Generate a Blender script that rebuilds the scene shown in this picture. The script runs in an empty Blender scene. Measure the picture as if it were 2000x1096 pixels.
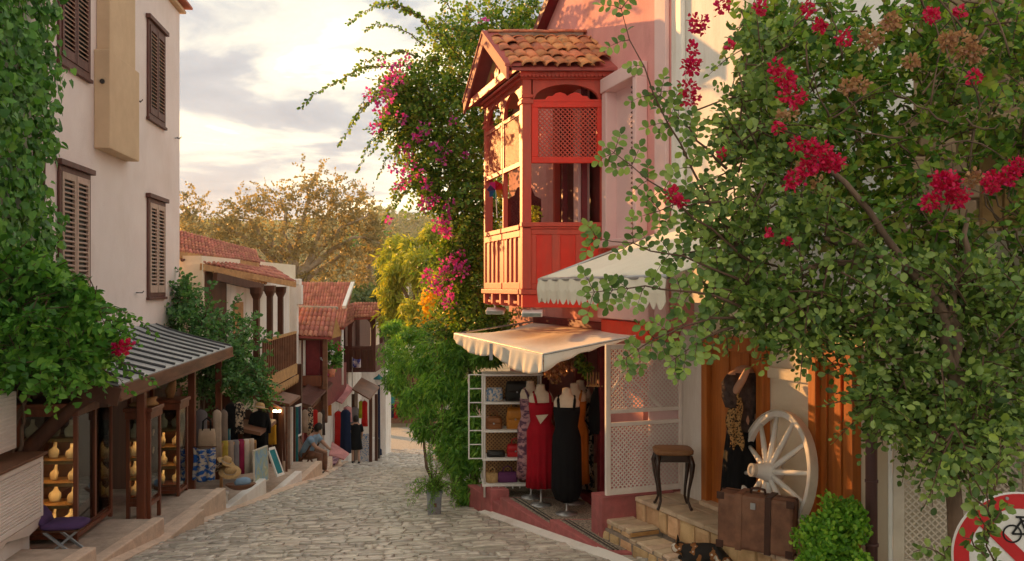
import bpy, math, random
import numpy as np
from mathutils import Vector, Matrix

# ------------------------------------------------------------------ camera, sky, sun, exposure
SC = bpy.context.scene
COL = SC.collection
F, CX, HY = 1700.0, 1000.0, 560.0          # focal length in photo pixels, vertical-lines centre, eye level
cam_d = bpy.data.cameras.new('camera')
cam_d.sensor_width = 36.0
cam_d.lens = 36.0 * F / 2000.0
cam_d.shift_y = 0.006
cam_d.clip_start = 0.05
cam_d.clip_end = 6000
cam = bpy.data.objects.new('camera', cam_d)
COL.objects.link(cam)
cam.location = (0, 0, 0)
cam.rotation_euler = (math.radians(90), 0, 0)
SC.camera = cam

SUN_EL = math.radians(10.5)
SUN_DIR = Vector((-0.655, 0.755, 0)).normalized()          # horizontal direction towards the sun
world = bpy.data.worlds.new('World')
SC.world = world
world.use_nodes = True
wn = world.node_tree
wn.nodes.clear()
def wnode(t, **k):
    n = wn.nodes.new(t)
    for a, b in k.items():
        setattr(n, a, b)
    return n
w_out = wnode('ShaderNodeOutputWorld')
w_bg = wnode('ShaderNodeBackground')
w_sky = wnode('ShaderNodeTexSky', sky_type='NISHITA', sun_disc=False)
w_sky.sun_elevation = SUN_EL
w_sky.sun_rotation = math.atan2(SUN_DIR.x, SUN_DIR.y)
w_sky.air_density = 1.0
w_sky.dust_density = 2.0
w_scl = wnode('ShaderNodeVectorMath', operation='SCALE')
w_scl.inputs['Scale'].default_value = 0.07
wn.links.new(w_sky.outputs[0], w_scl.inputs[0])
w_tc = wnode('ShaderNodeTexCoord')
w_sep = wnode('ShaderNodeSeparateXYZ')
wn.links.new(w_tc.outputs['Generated'], w_sep.inputs[0])
w_zz = wnode('ShaderNodeMath', operation='MAXIMUM'); w_zz.inputs[1].default_value = 0.0
wn.links.new(w_sep.outputs['Z'], w_zz.inputs[0])
w_za = wnode('ShaderNodeMath', operation='ADD'); w_za.inputs[1].default_value = 0.10
wn.links.new(w_zz.outputs[0], w_za.inputs[0])
w_dx = wnode('ShaderNodeMath', operation='DIVIDE'); w_dy = wnode('ShaderNodeMath', operation='DIVIDE')
wn.links.new(w_sep.outputs['X'], w_dx.inputs[0]); wn.links.new(w_za.outputs[0], w_dx.inputs[1])
wn.links.new(w_sep.outputs['Y'], w_dy.inputs[0]); wn.links.new(w_za.outputs[0], w_dy.inputs[1])
w_cmb = wnode('ShaderNodeCombineXYZ')
wn.links.new(w_dx.outputs[0], w_cmb.inputs[0]); wn.links.new(w_dy.outputs[0], w_cmb.inputs[1])
w_n1 = wnode('ShaderNodeTexNoise'); w_n1.inputs['Scale'].default_value = 1.05
w_n1.inputs['Detail'].default_value = 7.0; w_n1.inputs['Roughness'].default_value = 0.55
w_n1.inputs['Distortion'].default_value = 0.5
w_off = wnode('ShaderNodeVectorMath', operation='ADD'); w_off.inputs[1].default_value = (11.3, 5.0, 3.0)   # which part of the cloud field is overhead
wn.links.new(w_cmb.outputs[0], w_off.inputs[0]); wn.links.new(w_off.outputs[0], w_n1.inputs['Vector'])
w_r1 = wnode('ShaderNodeValToRGB')            # how much cloud
w_r1.color_ramp.elements[0].position = 0.30; w_r1.color_ramp.elements[0].color = (0, 0, 0, 1)
w_r1.color_ramp.elements[1].position = 0.42; w_r1.color_ramp.elements[1].color = (1, 1, 1, 1)
wn.links.new(w_n1.outputs['Fac'], w_r1.inputs[0])
w_r2 = wnode('ShaderNodeValToRGB')            # thin cloud glows cream, thick cloud is grey
e = w_r2.color_ramp.elements
e[0].position = 0.34; e[0].color = (0.44, 0.365, 0.235, 1)
e[1].position = 0.64; e[1].color = (0.14, 0.15, 0.165, 1)
m = e.new(0.44); m.color = (0.43, 0.375, 0.265, 1)
m = e.new(0.485); m.color = (0.30, 0.29, 0.25, 1)
m = e.new(0.54); m.color = (0.18, 0.187, 0.195, 1)
wn.links.new(w_n1.outputs['Fac'], w_r2.inputs[0])
w_mix = wnode('ShaderNodeMix', data_type='RGBA')
wn.links.new(w_r1.outputs[0], w_mix.inputs['Factor'])
w_clr = wnode('ShaderNodeMix', data_type='RGBA', blend_type='ADD')   # hazy veil over the clear sky
w_clr.inputs['Factor'].default_value = 1.0
wn.links.new(w_scl.outputs[0], w_clr.inputs['A']); w_clr.inputs['B'].default_value = (0.24, 0.20, 0.15, 1)
wn.links.new(w_clr.outputs['Result'], w_mix.inputs['A'])
wn.links.new(w_r2.outputs[0], w_mix.inputs['B'])
wn.links.new(w_mix.outputs['Result'], w_bg.inputs['Color'])
w_bg.inputs['Strength'].default_value = 1.0
wn.links.new(w_bg.outputs[0], w_out.inputs[0])

sun_d = bpy.data.lights.new('sun', 'SUN')
sun_d.energy = 2.3
sun_d.angle = math.radians(0.6)
sun_d.color = (1.0, 0.48, 0.15)
sun = bpy.data.objects.new('sun', sun_d)
COL.objects.link(sun)
sd = Vector((SUN_DIR.x * math.cos(SUN_EL), SUN_DIR.y * math.cos(SUN_EL), math.sin(SUN_EL)))
sun.rotation_euler = sd.to_track_quat('Z', 'Y').to_euler()
sun.location = (-20, 25, 12)

vs = SC.view_settings
vs.view_transform = 'Standard'
vs.look = 'None'
vs.exposure = 1.85
vs.gamma = 1.0
vs.use_curve_mapping = False
SC.cycles.max_bounces = 9
SC.cycles.diffuse_bounces = 5
SC.cycles.glossy_bounces = 2
SC.cycles.transmission_bounces = 3
SC.cycles.transparent_max_bounces = 6
SC.cycles.caustics_reflective = False
SC.cycles.caustics_refractive = False

R = random.Random(7)
NR = np.random.default_rng(11)

# ------------------------------------------------------------------ helpers
def W(px, py, Y):
    """point at depth Y metres seen at photo pixel (px, py)"""
    return Vector(((px - CX) * Y / F, Y, (HY - py) * Y / F))

ORG = {}
def tag(o, label=None, cat=None, group=None, kind=None):
    if label: o['label'] = label
    if cat: o['category'] = cat
    if group: o['group'] = group
    if kind: o['kind'] = kind
    return o

def thing(name, label, cat, loc=(0, 0, 0), group=None, kind=None):
    o = bpy.data.objects.new(name, None)
    COL.objects.link(o)
    o.location = loc
    o.empty_display_size = 0.1
    ORG[o.name] = Vector(loc)
    return tag(o, label, cat, group, kind)

def link(name, me, parent=None, M=None):
    o = bpy.data.objects.new(name, me)
    COL.objects.link(o)
    if parent is not None:
        o.parent = parent
        org = ORG[parent.name]
    else:
        org = Vector((0, 0, 0))
    if M is not None:
        o.matrix_local = Matrix.Translation(-org) @ M
    ORG[o.name] = org
    return o

def wall_frame(o, u):
    """local x along u, local y = outward normal (z cross u), local z up"""
    u = Vector((u[0], u[1], 0)).normalized()
    n = Vector((-u.y, u.x, 0))
    M = Matrix(((u.x, n.x, 0, o[0]), (u.y, n.y, 0, o[1]), (0, 0, 1, o[2] if len(o) > 2 else 0), (0, 0, 0, 1)))
    return M

def rotz(loc, a=0.0):
    return Matrix.Translation(Vector(loc)) @ Matrix.Rotation(a, 4, 'Z')

class MB:
    def __init__(s, M=None):
        s.v = []; s.f = []; s.M = M if M is not None else Matrix.Identity(4)
    def add(s, vs, fs):
        b = len(s.v)
        M = s.M
        s.v += [M @ Vector(p) for p in vs]
        s.f += [tuple(b + i for i in fc) for fc in fs]
        return s
    def box(s, x0, x1, y0, y1, z0, z1, R_=None):
        vs = [(x0, y0, z0), (x1, y0, z0), (x1, y1, z0), (x0, y1, z0), (x0, y0, z1), (x1, y0, z1), (x1, y1, z1), (x0, y1, z1)]
        if R_ is not None:
            c = Vector(((x0 + x1) / 2, (y0 + y1) / 2, (z0 + z1) / 2))
            vs = [c + R_ @ (Vector(p) - c) for p in vs]
        return s.add(vs, [(0, 3, 2, 1), (4, 5, 6, 7), (0, 1, 5, 4), (1, 2, 6, 5), (2, 3, 7, 6), (3, 0, 4, 7)])
    def hexa(s, p):
        """8 corners: bottom 4 then top 4"""
        return s.add(p, [(0, 3, 2, 1), (4, 5, 6, 7), (0, 1, 5, 4), (1, 2, 6, 5), (2, 3, 7, 6), (3, 0, 4, 7)])
    def beam(s, a, b, w, h, up=(0, 0, 1)):
        a = Vector(a); b = Vector(b); d = (b - a).normalized()
        sd_ = d.cross(Vector(up))
        if sd_.length < 1e-4: sd_ = d.cross(Vector((1, 0, 0)))
        sd_.normalize(); u = sd_.cross(d)
        p = []
        for q in (a, b):
            for i, j in ((-1, -1), (1, -1), (1, 1), (-1, 1)):
                p.append(q + sd_ * (w / 2 * i) + u * (h / 2 * j))
        return s.add(p, [(0, 1, 2, 3), (7, 6, 5, 4), (0, 4, 5, 1), (1, 5, 6, 2), (2, 6, 7, 3), (3, 7, 4, 0)])
    def prism(s, poly, y0, y1, axis='y'):
        """polygon in the local x-z plane pushed along y (or x-y along z, or y-z along x)"""
        n = len(poly)
        if axis == 'y':
            a = [(p[0], y0, p[1]) for p in poly]; b = [(p[0], y1, p[1]) for p in poly]
        elif axis == 'z':
            a = [(p[0], p[1], y0) for p in poly]; b = [(p[0], p[1], y1) for p in poly]
        else:
            a = [(y0, p[0], p[1]) for p in poly]; b = [(y1, p[0], p[1]) for p in poly]
        fs = [tuple(range(n)), tuple(range(2 * n - 1, n - 1, -1))]
        for i in range(n):
            j = (i + 1) % n
            fs.append((i, i + n, j + n, j))
        return s.add(a + b, fs)
    def strip(s, lo, hi, y0, y1):
        """solid between two polylines (x,z) of equal length, thickness y0..y1 (arched boards)"""
        n = len(lo)
        vs = [(p[0], y0, p[1]) for p in lo] + [(p[0], y0, p[1]) for p in hi] + [(p[0], y1, p[1]) for p in lo] + [(p[0], y1, p[1]) for p in hi]
        fs = []
        for i in range(n - 1):
            a, b, c, d = i, i + 1, n + i + 1, n + i
            fs += [(a, b, c, d), (2 * n + d, 2 * n + c, 2 * n + b, 2 * n + a), (a, 2 * n + a, 2 * n + b, b), (d, c, 2 * n + c, 2 * n + d)]
        fs += [(0, n, 3 * n, 2 * n), (n - 1, 3 * n - 1, 4 * n - 1, 2 * n - 1)]
        return s.add(vs, fs)
    def tube(s, pts, r, n=8):
        pts = [Vector(p) for p in pts]
        m = len(pts)
        rs = r if isinstance(r, (list, tuple)) else [r] * m
        vs = []; ref = None
        for i, p in enumerate(pts):
            d = (pts[min(i + 1, m - 1)] - pts[max(i - 1, 0)])
            d = d.normalized() if d.length > 1e-9 else Vector((0, 0, 1))
            if ref is None:
                ref = Vector((1, 0, 0)) if abs(d.x) < 0.8 else Vector((0, 1, 0))
            x = (ref - d * ref.dot(d)).normalized(); y = d.cross(x); ref = x
            for k in range(n):
                a = 2 * math.pi * k / n
                vs.append(p + (x * math.cos(a) + y * math.sin(a)) * rs[i])
        fs = [tuple(range(n - 1, -1, -1)), tuple(range((m - 1) * n, m * n))]
        for i in range(m - 1):
            for k in range(n):
                k2 = (k + 1) % n
                fs.append((i * n + k, i * n + k2, (i + 1) * n + k2, (i + 1) * n + k))
        return s.add(vs, fs)
    def loft(s, rings, n=14, caps=True, p=2.0, wob=None):
        """rings of (cx, cy, z, rx, ry)"""
        vs = []; m = len(rings)
        for i, (cx, cy, z, rx, ry) in enumerate(rings):
            for k in range(n):
                a = 2 * math.pi * k / n
                c, q = math.cos(a), math.sin(a)
                e_ = 2.0 / p
                x = math.copysign(abs(c) ** e_, c); y = math.copysign(abs(q) ** e_, q)
                w_ = 1.0 if wob is None else wob(i / (m - 1), a)
                vs.append((cx + rx * x * w_, cy + ry * y * w_, z))
        fs = []
        if caps: fs += [tuple(range(n - 1, -1, -1)), tuple(range((m - 1) * n, m * n))]
        for i in range(m - 1):
            for k in range(n):
                k2 = (k + 1) % n
                fs.append((i * n + k, i * n + k2, (i + 1) * n + k2, (i + 1) * n + k))
        return s.add(vs, fs)
    def grid(s, nx, ny, fn):
        vs = [fn(i / nx, j / ny) for j in range(ny + 1) for i in range(nx + 1)]
        fs = [(j * (nx + 1) + i, j * (nx + 1) + i + 1, (j + 1) * (nx + 1) + i + 1, (j + 1) * (nx + 1) + i) for j in range(ny) for i in range(nx)]
        return s.add(vs, fs)
    def build(s, name, mt, parent=None, smooth=False, bev=0.0, solid=0.0, kind=None, label=None):
        org = ORG[parent.name] if parent is not None else Vector((0, 0, 0))
        me = bpy.data.meshes.new(name)
        me.from_pydata([tuple(p - org) for p in s.v], [], s.f)
        me.validate()
        me.materials.append(MAT[mt] if isinstance(mt, str) else mt)
        if smooth:
            me.polygons.foreach_set('use_smooth', [True] * len(me.polygons))
        o = bpy.data.objects.new(name, me)
        COL.objects.link(o)
        if parent is not None: o.parent = parent
        ORG[o.name] = org
        if solid:
            md = o.modifiers.new('solid', 'SOLIDIFY'); md.thickness = solid; md.offset = 0
        if bev:
            md = o.modifiers.new('bevel', 'BEVEL'); md.width = bev; md.segments = 2; md.limit_method = 'ANGLE'
        if kind: o['kind'] = kind
        if label: o['label'] = label
        return o

def dupe(o, d, name=None, parent=None):
    """a copy that shares the mesh, moved by d"""
    c = o.copy()
    if name: c.name = name
    COL.objects.link(c)
    if parent is not None:
        c.parent = parent
        c.location = o.location + ORG[o.name] - ORG[parent.name] + Vector(d)
        ORG[c.name] = ORG[parent.name]
    else:
        c.location = o.location + Vector(d)
        ORG[c.name] = ORG[o.name]
    return c

def tri_mesh(name, V, T, mt, parent=None, kind=None, smooth=False):
    """fast mesh from numpy triangles (world coordinates)"""
    org = ORG[parent.name] if parent is not None else Vector((0, 0, 0))
    V = np.asarray(V, dtype=np.float32) - np.array(org, dtype=np.float32)
    T = np.asarray(T, dtype=np.int32)
    me = bpy.data.meshes.new(name)
    me.vertices.add(len(V)); me.vertices.foreach_set('co', V.ravel())
    me.loops.add(T.size); me.loops.foreach_set('vertex_index', T.ravel())
    me.polygons.add(len(T))
    me.polygons.foreach_set('loop_start', np.arange(0, T.size, 3, dtype=np.int32))
    if smooth: me.polygons.foreach_set('use_smooth', np.ones(len(T), dtype=bool))
    me.update(calc_edges=True)
    me.materials.append(MAT[mt] if isinstance(mt, str) else mt)
    o = bpy.data.objects.new(name, me)
    COL.objects.link(o)
    if parent is not None: o.parent = parent
    ORG[o.name] = org
    if kind: o['kind'] = kind
    return o

# ------------------------------------------------------------------ materials
MAT = {}
def mat(name, c1, c2=None, rough=0.7, scale=6.0, detail=5.0, bump=0.15, bscale=None, spec=0.3, per=None, vary=0.0,
        stretch=None, metal=0.0, ramp=(0.35, 0.65), dirt=None, bdist=0.01):
    """principled surface: noise between two colours, fine bump, optional variation per object ('obj') or per loose piece ('isl')"""
    m = bpy.data.materials.new(name); m.use_nodes = True
    nt = m.node_tree; L = nt.links.new
    b = nt.nodes['Principled BSDF']
    b.inputs['Roughness'].default_value = rough
    b.inputs['Specular IOR Level'].default_value = spec
    b.inputs['Metallic'].default_value = metal
    tc = nt.nodes.new('ShaderNodeTexCoord')
    src = tc.outputs['Object']
    if stretch:
        mp = nt.nodes.new('ShaderNodeMapping'); mp.inputs['Scale'].default_value = stretch
        L(src, mp.inputs[0]); src = mp.outputs[0]
    if per == 'obj':                      # shift the pattern for every copy
        oi = nt.nodes.new('ShaderNodeObjectInfo')
        va = nt.nodes.new('ShaderNodeVectorMath'); va.operation = 'MULTIPLY_ADD'
        cm = nt.nodes.new('ShaderNodeCombineXYZ')
        for i in range(3): L(oi.outputs['Random'], cm.inputs[i])
        va.inputs[1].default_value = (37.0, 53.0, 71.0)
        L(cm.outputs[0], va.inputs[0]); L(src, va.inputs[2]); src = va.outputs[0]
        rnd = oi.outputs['Random']
    elif per == 'isl':
        g = nt.nodes.new('ShaderNodeNewGeometry'); rnd = g.outputs['Random Per Island']
    else:
        rnd = None
    no = nt.nodes.new('ShaderNodeTexNoise'); no.inputs['Scale'].default_value = scale
    no.inputs['Detail'].default_value = detail; no.inputs['Roughness'].default_value = 0.6
    L(src, no.inputs['Vector'])
    cr = nt.nodes.new('ShaderNodeValToRGB')
    c2 = c2 or tuple(x * 0.75 for x in c1)
    cr.color_ramp.elements[0].position = ramp[0]; cr.color_ramp.elements[0].color = (*c2, 1)
    cr.color_ramp.elements[1].position = ramp[1]; cr.color_ramp.elements[1].color = (*c1, 1)
    L(no.outputs['Fac'], cr.inputs[0])
    col = cr.outputs[0]
    if dirt:                              # large soft stains of their own shape
        dn = nt.nodes.new('ShaderNodeTexNoise'); dn.inputs['Scale'].default_value = dirt[1]; dn.inputs['Detail'].default_value = 8
        dn.inputs['Roughness'].default_value = 0.65
        mp2 = nt.nodes.new('ShaderNodeMapping'); mp2.inputs['Scale'].default_value = dirt[2] if len(dirt) > 2 else (1, 1, 0.35)
        L(tc.outputs['Object'], mp2.inputs[0]); L(mp2.outputs[0], dn.inputs['Vector'])
        dr = nt.nodes.new('ShaderNodeValToRGB'); dr.color_ramp.elements[0].position = 0.48; dr.color_ramp.elements[1].position = 0.72
        dr.color_ramp.elements[1].color = (0.8, 0.8, 0.8, 1)
        L(dn.outputs['Fac'], dr.inputs[0])
        mx = nt.nodes.new('ShaderNodeMix'); mx.data_type = 'RGBA'
        L(dr.outputs[0], mx.inputs['Factor']); L(col, mx.inputs['A']); mx.inputs['B'].default_value = (*dirt[0], 1)
        col = mx.outputs['Result']
    if rnd is not None and vary:
        hv = nt.nodes.new('ShaderNodeHueSaturation')
        mr = nt.nodes.new('ShaderNodeMapRange'); mr.inputs['To Min'].default_value = 1 - vary; mr.inputs['To Max'].default_value = 1 + vary
        L(rnd, mr.inputs[0]); L(mr.outputs[0], hv.inputs['Value'])
        m2 = nt.nodes.new('ShaderNodeMath'); m2.operation = 'MULTIPLY'; m2.inputs[1].default_value = 7.31
        fr = nt.nodes.new('ShaderNodeMath'); fr.operation = 'FRACT'
        mh = nt.nodes.new('ShaderNodeMapRange'); mh.inputs['To Min'].default_value = 0.5 - vary * 0.05; mh.inputs['To Max'].default_value = 0.5 + vary * 0.05
        L(rnd, m2.inputs[0]); L(m2.outputs[0], fr.inputs[0]); L(fr.outputs[0], mh.inputs[0]); L(mh.outputs[0], hv.inputs['Hue'])
        L(col, hv.inputs['Color']); col = hv.outputs[0]
    L(col, b.inputs['Base Color'])
    if bump:
        bn = nt.nodes.new('ShaderNodeTexNoise'); bn.inputs['Scale'].default_value = bscale or scale * 4
        bn.inputs['Detail'].default_value = 4
        L(src, bn.inputs['Vector'])
        bp = nt.nodes.new('ShaderNodeBump'); bp.inputs['Strength'].default_value = bump; bp.inputs['Distance'].default_value = bdist
        L(bn.outputs['Fac'], bp.inputs['Height']); L(bp.outputs[0], b.inputs['Normal'])
    MAT[name] = m
    return m

def leaf_mat(name, cols, trans=0.35, rough=0.45, spec=0.35, tcol=None):
    """leaf colour picked per leaf from a ramp, part of the light passes through"""
    m = bpy.data.materials.new(name); m.use_nodes = True
    nt = m.node_tree; L = nt.links.new
    b = nt.nodes['Principled BSDF']; out = nt.nodes['Material Output']
    b.inputs['Roughness'].default_value = rough; b.inputs['Specular IOR Level'].default_value = spec
    g = nt.nodes.new('ShaderNodeNewGeometry')
    cr = nt.nodes.new('ShaderNodeValToRGB'); el = cr.color_ramp.elements
    n = len(cols)
    el[0].position = 0.0; el[0].color = (*cols[0], 1); el[1].position = 1.0; el[1].color = (*cols[-1], 1)
    for i in range(1, n - 1):
        q = el.new(i / (n - 1)); q.color = (*cols[i], 1)
    L(g.outputs['Random Per Island'], cr.inputs[0])
    L(cr.outputs[0], b.inputs['Base Color'])
    tr = nt.nodes.new('ShaderNodeBsdfTranslucent')
    mx = nt.nodes.new('ShaderNodeMix'); mx.data_type = 'RGBA'; mx.blend_type = 'MULTIPLY'; mx.inputs['Factor'].default_value = 1
    L(cr.outputs[0], mx.inputs['A']); mx.inputs['B'].default_value = (*(tcol or (1.5, 1.45, 0.7)), 1)
    L(mx.outputs['Result'], tr.inputs['Color'])
    ms = nt.nodes.new('ShaderNodeMixShader'); ms.inputs[0].default_value = trans
    L(b.outputs[0], ms.inputs[1]); L(tr.outputs[0], ms.inputs[2]); L(ms.outputs[0], out.inputs['Surface'])
    MAT[name] = m
    return m

def glass_mat(name, tint=(0.92, 0.96, 0.94), refl=0.06):
    m = bpy.data.materials.new(name); m.use_nodes = True
    nt = m.node_tree; nt.nodes.clear(); L = nt.links.new
    out = nt.nodes.new('ShaderNodeOutputMaterial')
    t = nt.nodes.new('ShaderNodeBsdfTransparent'); t.inputs[0].default_value = (*tint, 1)
    g = nt.nodes.new('ShaderNodeBsdfGlossy'); g.inputs['Roughness'].default_value = 0.03
    fr = nt.nodes.new('ShaderNodeFresnel'); fr.inputs[0].default_value = 1.5
    ad = nt.nodes.new('ShaderNodeMath'); ad.operation = 'ADD'; ad.inputs[1].default_value = refl
    L(fr.outputs[0], ad.inputs[0])
    mx = nt.nodes.new('ShaderNodeMixShader'); L(ad.outputs[0], mx.inputs[0]); L(t.outputs[0], mx.inputs[1]); L(g.outputs[0], mx.inputs[2])
    L(mx.outputs[0], out.inputs[0])
    MAT[name] = m

def glow_mat(name, c, strength):
    m = bpy.data.materials.new(name); m.use_nodes = True
    b = m.node_tree.nodes['Principled BSDF']
    b.inputs['Base Color'].default_value = (*c, 1)
    b.inputs['Emission Color'].default_value = (*c, 1); b.inputs['Emission Strength'].default_value = strength
    MAT[name] = m

mat('cream_render', (0.84, 0.75, 0.73), (0.79, 0.69, 0.67), rough=0.9, scale=1.3, bump=0.25, bscale=60, dirt=((0.70, 0.60, 0.56), 0.7, (1.0, 1.0, 0.8)))
mat('tan_render', (0.68, 0.50, 0.33), (0.60, 0.43, 0.28), rough=0.9, scale=2, bump=0.2, bscale=60)
mat('shutter_brown', (0.15, 0.062, 0.05), (0.10, 0.04, 0.032), rough=0.6, scale=12, stretch=(1, 1, 0.15))
mat('slat_tan', (0.52, 0.38, 0.31), (0.42, 0.29, 0.235), rough=0.65, scale=9, per='obj', vary=0.12)
mat('iron', (0.04, 0.035, 0.035), rough=0.55, scale=30)
mat('dark_wood', (0.12, 0.05, 0.03), (0.07, 0.028, 0.018), rough=0.5, scale=7, stretch=(1, 1, 0.12), bump=0.2)
mat('cabinet_wood', (0.23, 0.07, 0.032), (0.13, 0.036, 0.018), rough=0.35, scale=8, stretch=(1, 1, 0.12), spec=0.45)
mat('brown_wood', (0.22, 0.10, 0.055), (0.13, 0.055, 0.03), rough=0.55, scale=7, stretch=(0.2, 0.2, 1))
mat('honey_wood', (0.52, 0.30, 0.12), (0.36, 0.19, 0.075), rough=0.55, scale=7)
mat('door_wood', (0.56, 0.185, 0.036), (0.36, 0.105, 0.02), rough=0.42, scale=5, stretch=(2.5, 2.5, 0.18), bump=0.2, spec=0.4)
mat('zinc', (0.38, 0.39, 0.41), (0.25, 0.26, 0.28), rough=0.42, scale=5, metal=0.25, spec=0.5)
mat('zinc_dark', (0.085, 0.087, 0.095), (0.055, 0.056, 0.06), rough=0.5, scale=8)
mat('concrete', (0.60, 0.47, 0.37), (0.43, 0.33, 0.26), rough=0.9, scale=5, bump=0.4, bscale=40, dirt=((0.25, 0.2, 0.16), 1.5, (1, 1, 1)))
mat('concrete_edge', (0.74, 0.56, 0.43), (0.58, 0.43, 0.33), rough=0.9, scale=7, bump=0.4, bscale=40)
mat('whitewash', (0.85, 0.82, 0.78), (0.79, 0.75, 0.71), rough=0.85, scale=2, bump=0.3, bscale=30, dirt=((0.55, 0.47, 0.40), 1.2, (1.5, 1.5, 0.3)))
mat('cream_wall', (0.85, 0.77, 0.62), (0.79, 0.70, 0.55), rough=0.9, scale=2, bump=0.2, bscale=40)
mat('white_paint', (0.85, 0.83, 0.80), (0.77, 0.74, 0.71), rough=0.55, scale=6, bump=0.1)
mat('white_louvre', (0.84, 0.76, 0.71), (0.77, 0.69, 0.64), rough=0.6, scale=8, per='obj', vary=0.06)
mat('pink_wall', (0.78, 0.37, 0.35), (0.70, 0.31, 0.30), rough=0.9, scale=1.6, bump=0.3, bscale=45, dirt=((0.50, 0.22, 0.20), 1.1, (1.5, 1.5, 0.5)))
mat('pink_trim', (0.82, 0.58, 0.58), (0.75, 0.52, 0.52), rough=0.85, scale=2, bump=0.2)
mat('pink_kerb', (0.50, 0.15, 0.15), (0.36, 0.11, 0.11), rough=0.85, scale=7, bump=0.5, bscale=50, dirt=((0.28, 0.13, 0.12), 2.0, (1, 1, 1)))
mat('red_paint', (0.62, 0.085, 0.055), (0.50, 0.065, 0.042), rough=0.5, scale=5, stretch=(1, 1, 0.25), spec=0.35, bump=0.25, dirt=((0.40, 0.10, 0.075), 4.0, (1.5, 1.5, 0.4)))
mat('red_panel', (0.78, 0.035, 0.014), (0.66, 0.028, 0.012), rough=0.45, scale=4, spec=0.4, bump=0.2, dirt=((0.55, 0.06, 0.035), 3.0, (1.5, 1.5, 0.35)))
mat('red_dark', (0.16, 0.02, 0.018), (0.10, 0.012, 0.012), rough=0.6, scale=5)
mat('maroon', (0.20, 0.02, 0.028), (0.13, 0.012, 0.018), rough=0.55, scale=6)
mat('roof_board', (0.42, 0.10, 0.09), (0.32, 0.075, 0.07), rough=0.7, scale=6)
mat('clay_tile', (0.62, 0.25, 0.12), (0.30, 0.14, 0.085), rough=0.85, scale=9, bump=0.4, bscale=45, per='obj', vary=0.3, ramp=(0.3, 0.55))
mat('clay_roof', (0.52, 0.215, 0.15), (0.38, 0.15, 0.105), rough=0.85, scale=3, bump=0.3, per='isl', vary=0.22)
mat('ridge_mortar', (0.42, 0.36, 0.30), (0.30, 0.25, 0.21), rough=0.95, scale=9, bump=0.5)
mat('canvas', (0.87, 0.84, 0.77), (0.81, 0.77, 0.70), rough=0.85, scale=2.5, bump=0.15, bscale=120, dirt=((0.66, 0.60, 0.50), 2.5, (1, 1, 1)))
mat('canvas_cream', (0.85, 0.80, 0.68), (0.79, 0.73, 0.61), rough=0.85, scale=2.5, bump=0.1, bscale=120)
mat('plastic_white', (0.8, 0.78, 0.78), rough=0.4, scale=4, bump=0.0, spec=0.5)
mat('road_joint', (0.46, 0.42, 0.365), (0.33, 0.295, 0.255), rough=0.95, scale=14, bump=0.5)
mat('cobble', (0.62, 0.565, 0.49), (0.44, 0.40, 0.35), rough=0.27, scale=7, bump=0.35, bscale=30, spec=0.6, per='isl', vary=0.26, bdist=0.012)
mat('cobble_single', (0.62, 0.565, 0.49), (0.44, 0.40, 0.35), rough=0.27, scale=7, bump=0.35, bscale=30, spec=0.6, per='obj', vary=0.26, bdist=0.012)
mat('ground_earth', (0.30, 0.23, 0.15), (0.20, 0.16, 0.10), rough=0.95, scale=0.4, bump=0.4)
mat('step_stone', (0.78, 0.54, 0.31), (0.58, 0.37, 0.20), rough=0.8, scale=6, bump=0.5, bscale=26, per='obj', vary=0.22, bdist=0.015)
mat('step_top', (0.72, 0.56, 0.41), (0.53, 0.40, 0.28), rough=0.7, scale=6, bump=0.4, bscale=26, per='obj', vary=0.2)
mat('shaded_stone', (0.36, 0.26, 0.16), (0.22, 0.15, 0.09), rough=0.9, scale=3, bump=0.5, per='obj', vary=0.2)  # tan stone with the shade behind the foliage put into its colour
mat('mortar', (0.36, 0.30, 0.25), (0.26, 0.21, 0.18), rough=0.95, scale=18, bump=0.5)
mat('mosaic', (0.42, 0.35, 0.28), (0.16, 0.13, 0.11), rough=0.8, scale=45, bump=0.6, bscale=60, ramp=(0.42, 0.58))
mat('mosaic_dark', (0.06, 0.055, 0.05), (0.03, 0.03, 0.03), rough=0.7, scale=60, bump=0.5)
mat('bark', (0.20, 0.13, 0.09), (0.10, 0.065, 0.045), rough=0.9, scale=10, stretch=(1, 1, 0.3), bump=0.6)
mat('twig', (0.13, 0.075, 0.05), rough=0.85, scale=20)
mat('plane_bark', (0.50, 0.42, 0.33), (0.30, 0.24, 0.18), rough=0.9, scale=3, bump=0.3)
mat('lattice_cream', (0.70, 0.62, 0.52), (0.60, 0.52, 0.43), rough=0.7, scale=6)
mat('lattice_pink', (0.86, 0.78, 0.73), (0.78, 0.69, 0.64), rough=0.65, scale=6)
mat('pole_plum', (0.16, 0.085, 0.08), (0.11, 0.055, 0.055), rough=0.5, scale=8, stretch=(1, 1, 0.2))
mat('linen', (0.70, 0.60, 0.48), (0.62, 0.52, 0.41), rough=0.9, scale=12, bump=0.15)
mat('ivory_velvet', (0.74, 0.62, 0.42), (0.66, 0.54, 0.36), rough=0.8, scale=10, bump=0.05)
mat('leather', (0.27, 0.125, 0.075), (0.15, 0.068, 0.043), rough=0.55, scale=9, bump=0.4, bscale=35, dirt=((0.26, 0.14, 0.09), 5.0, (1, 1, 1)))
mat('leather_dark', (0.075, 0.032, 0.022), rough=0.5, scale=12, bump=0.3)
mat('stool_wood', (0.045, 0.02, 0.013), (0.025, 0.012, 0.008), rough=0.3, scale=9, spec=0.5)
mat('stool_seat', (0.34, 0.17, 0.075), (0.22, 0.10, 0.045), rough=0.5, scale=9, stretch=(1, 4, 1))
mat('sign_red', (0.55, 0.018, 0.022), (0.46, 0.014, 0.018), rough=0.4, scale=9, bump=0.03, spec=0.45)
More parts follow.
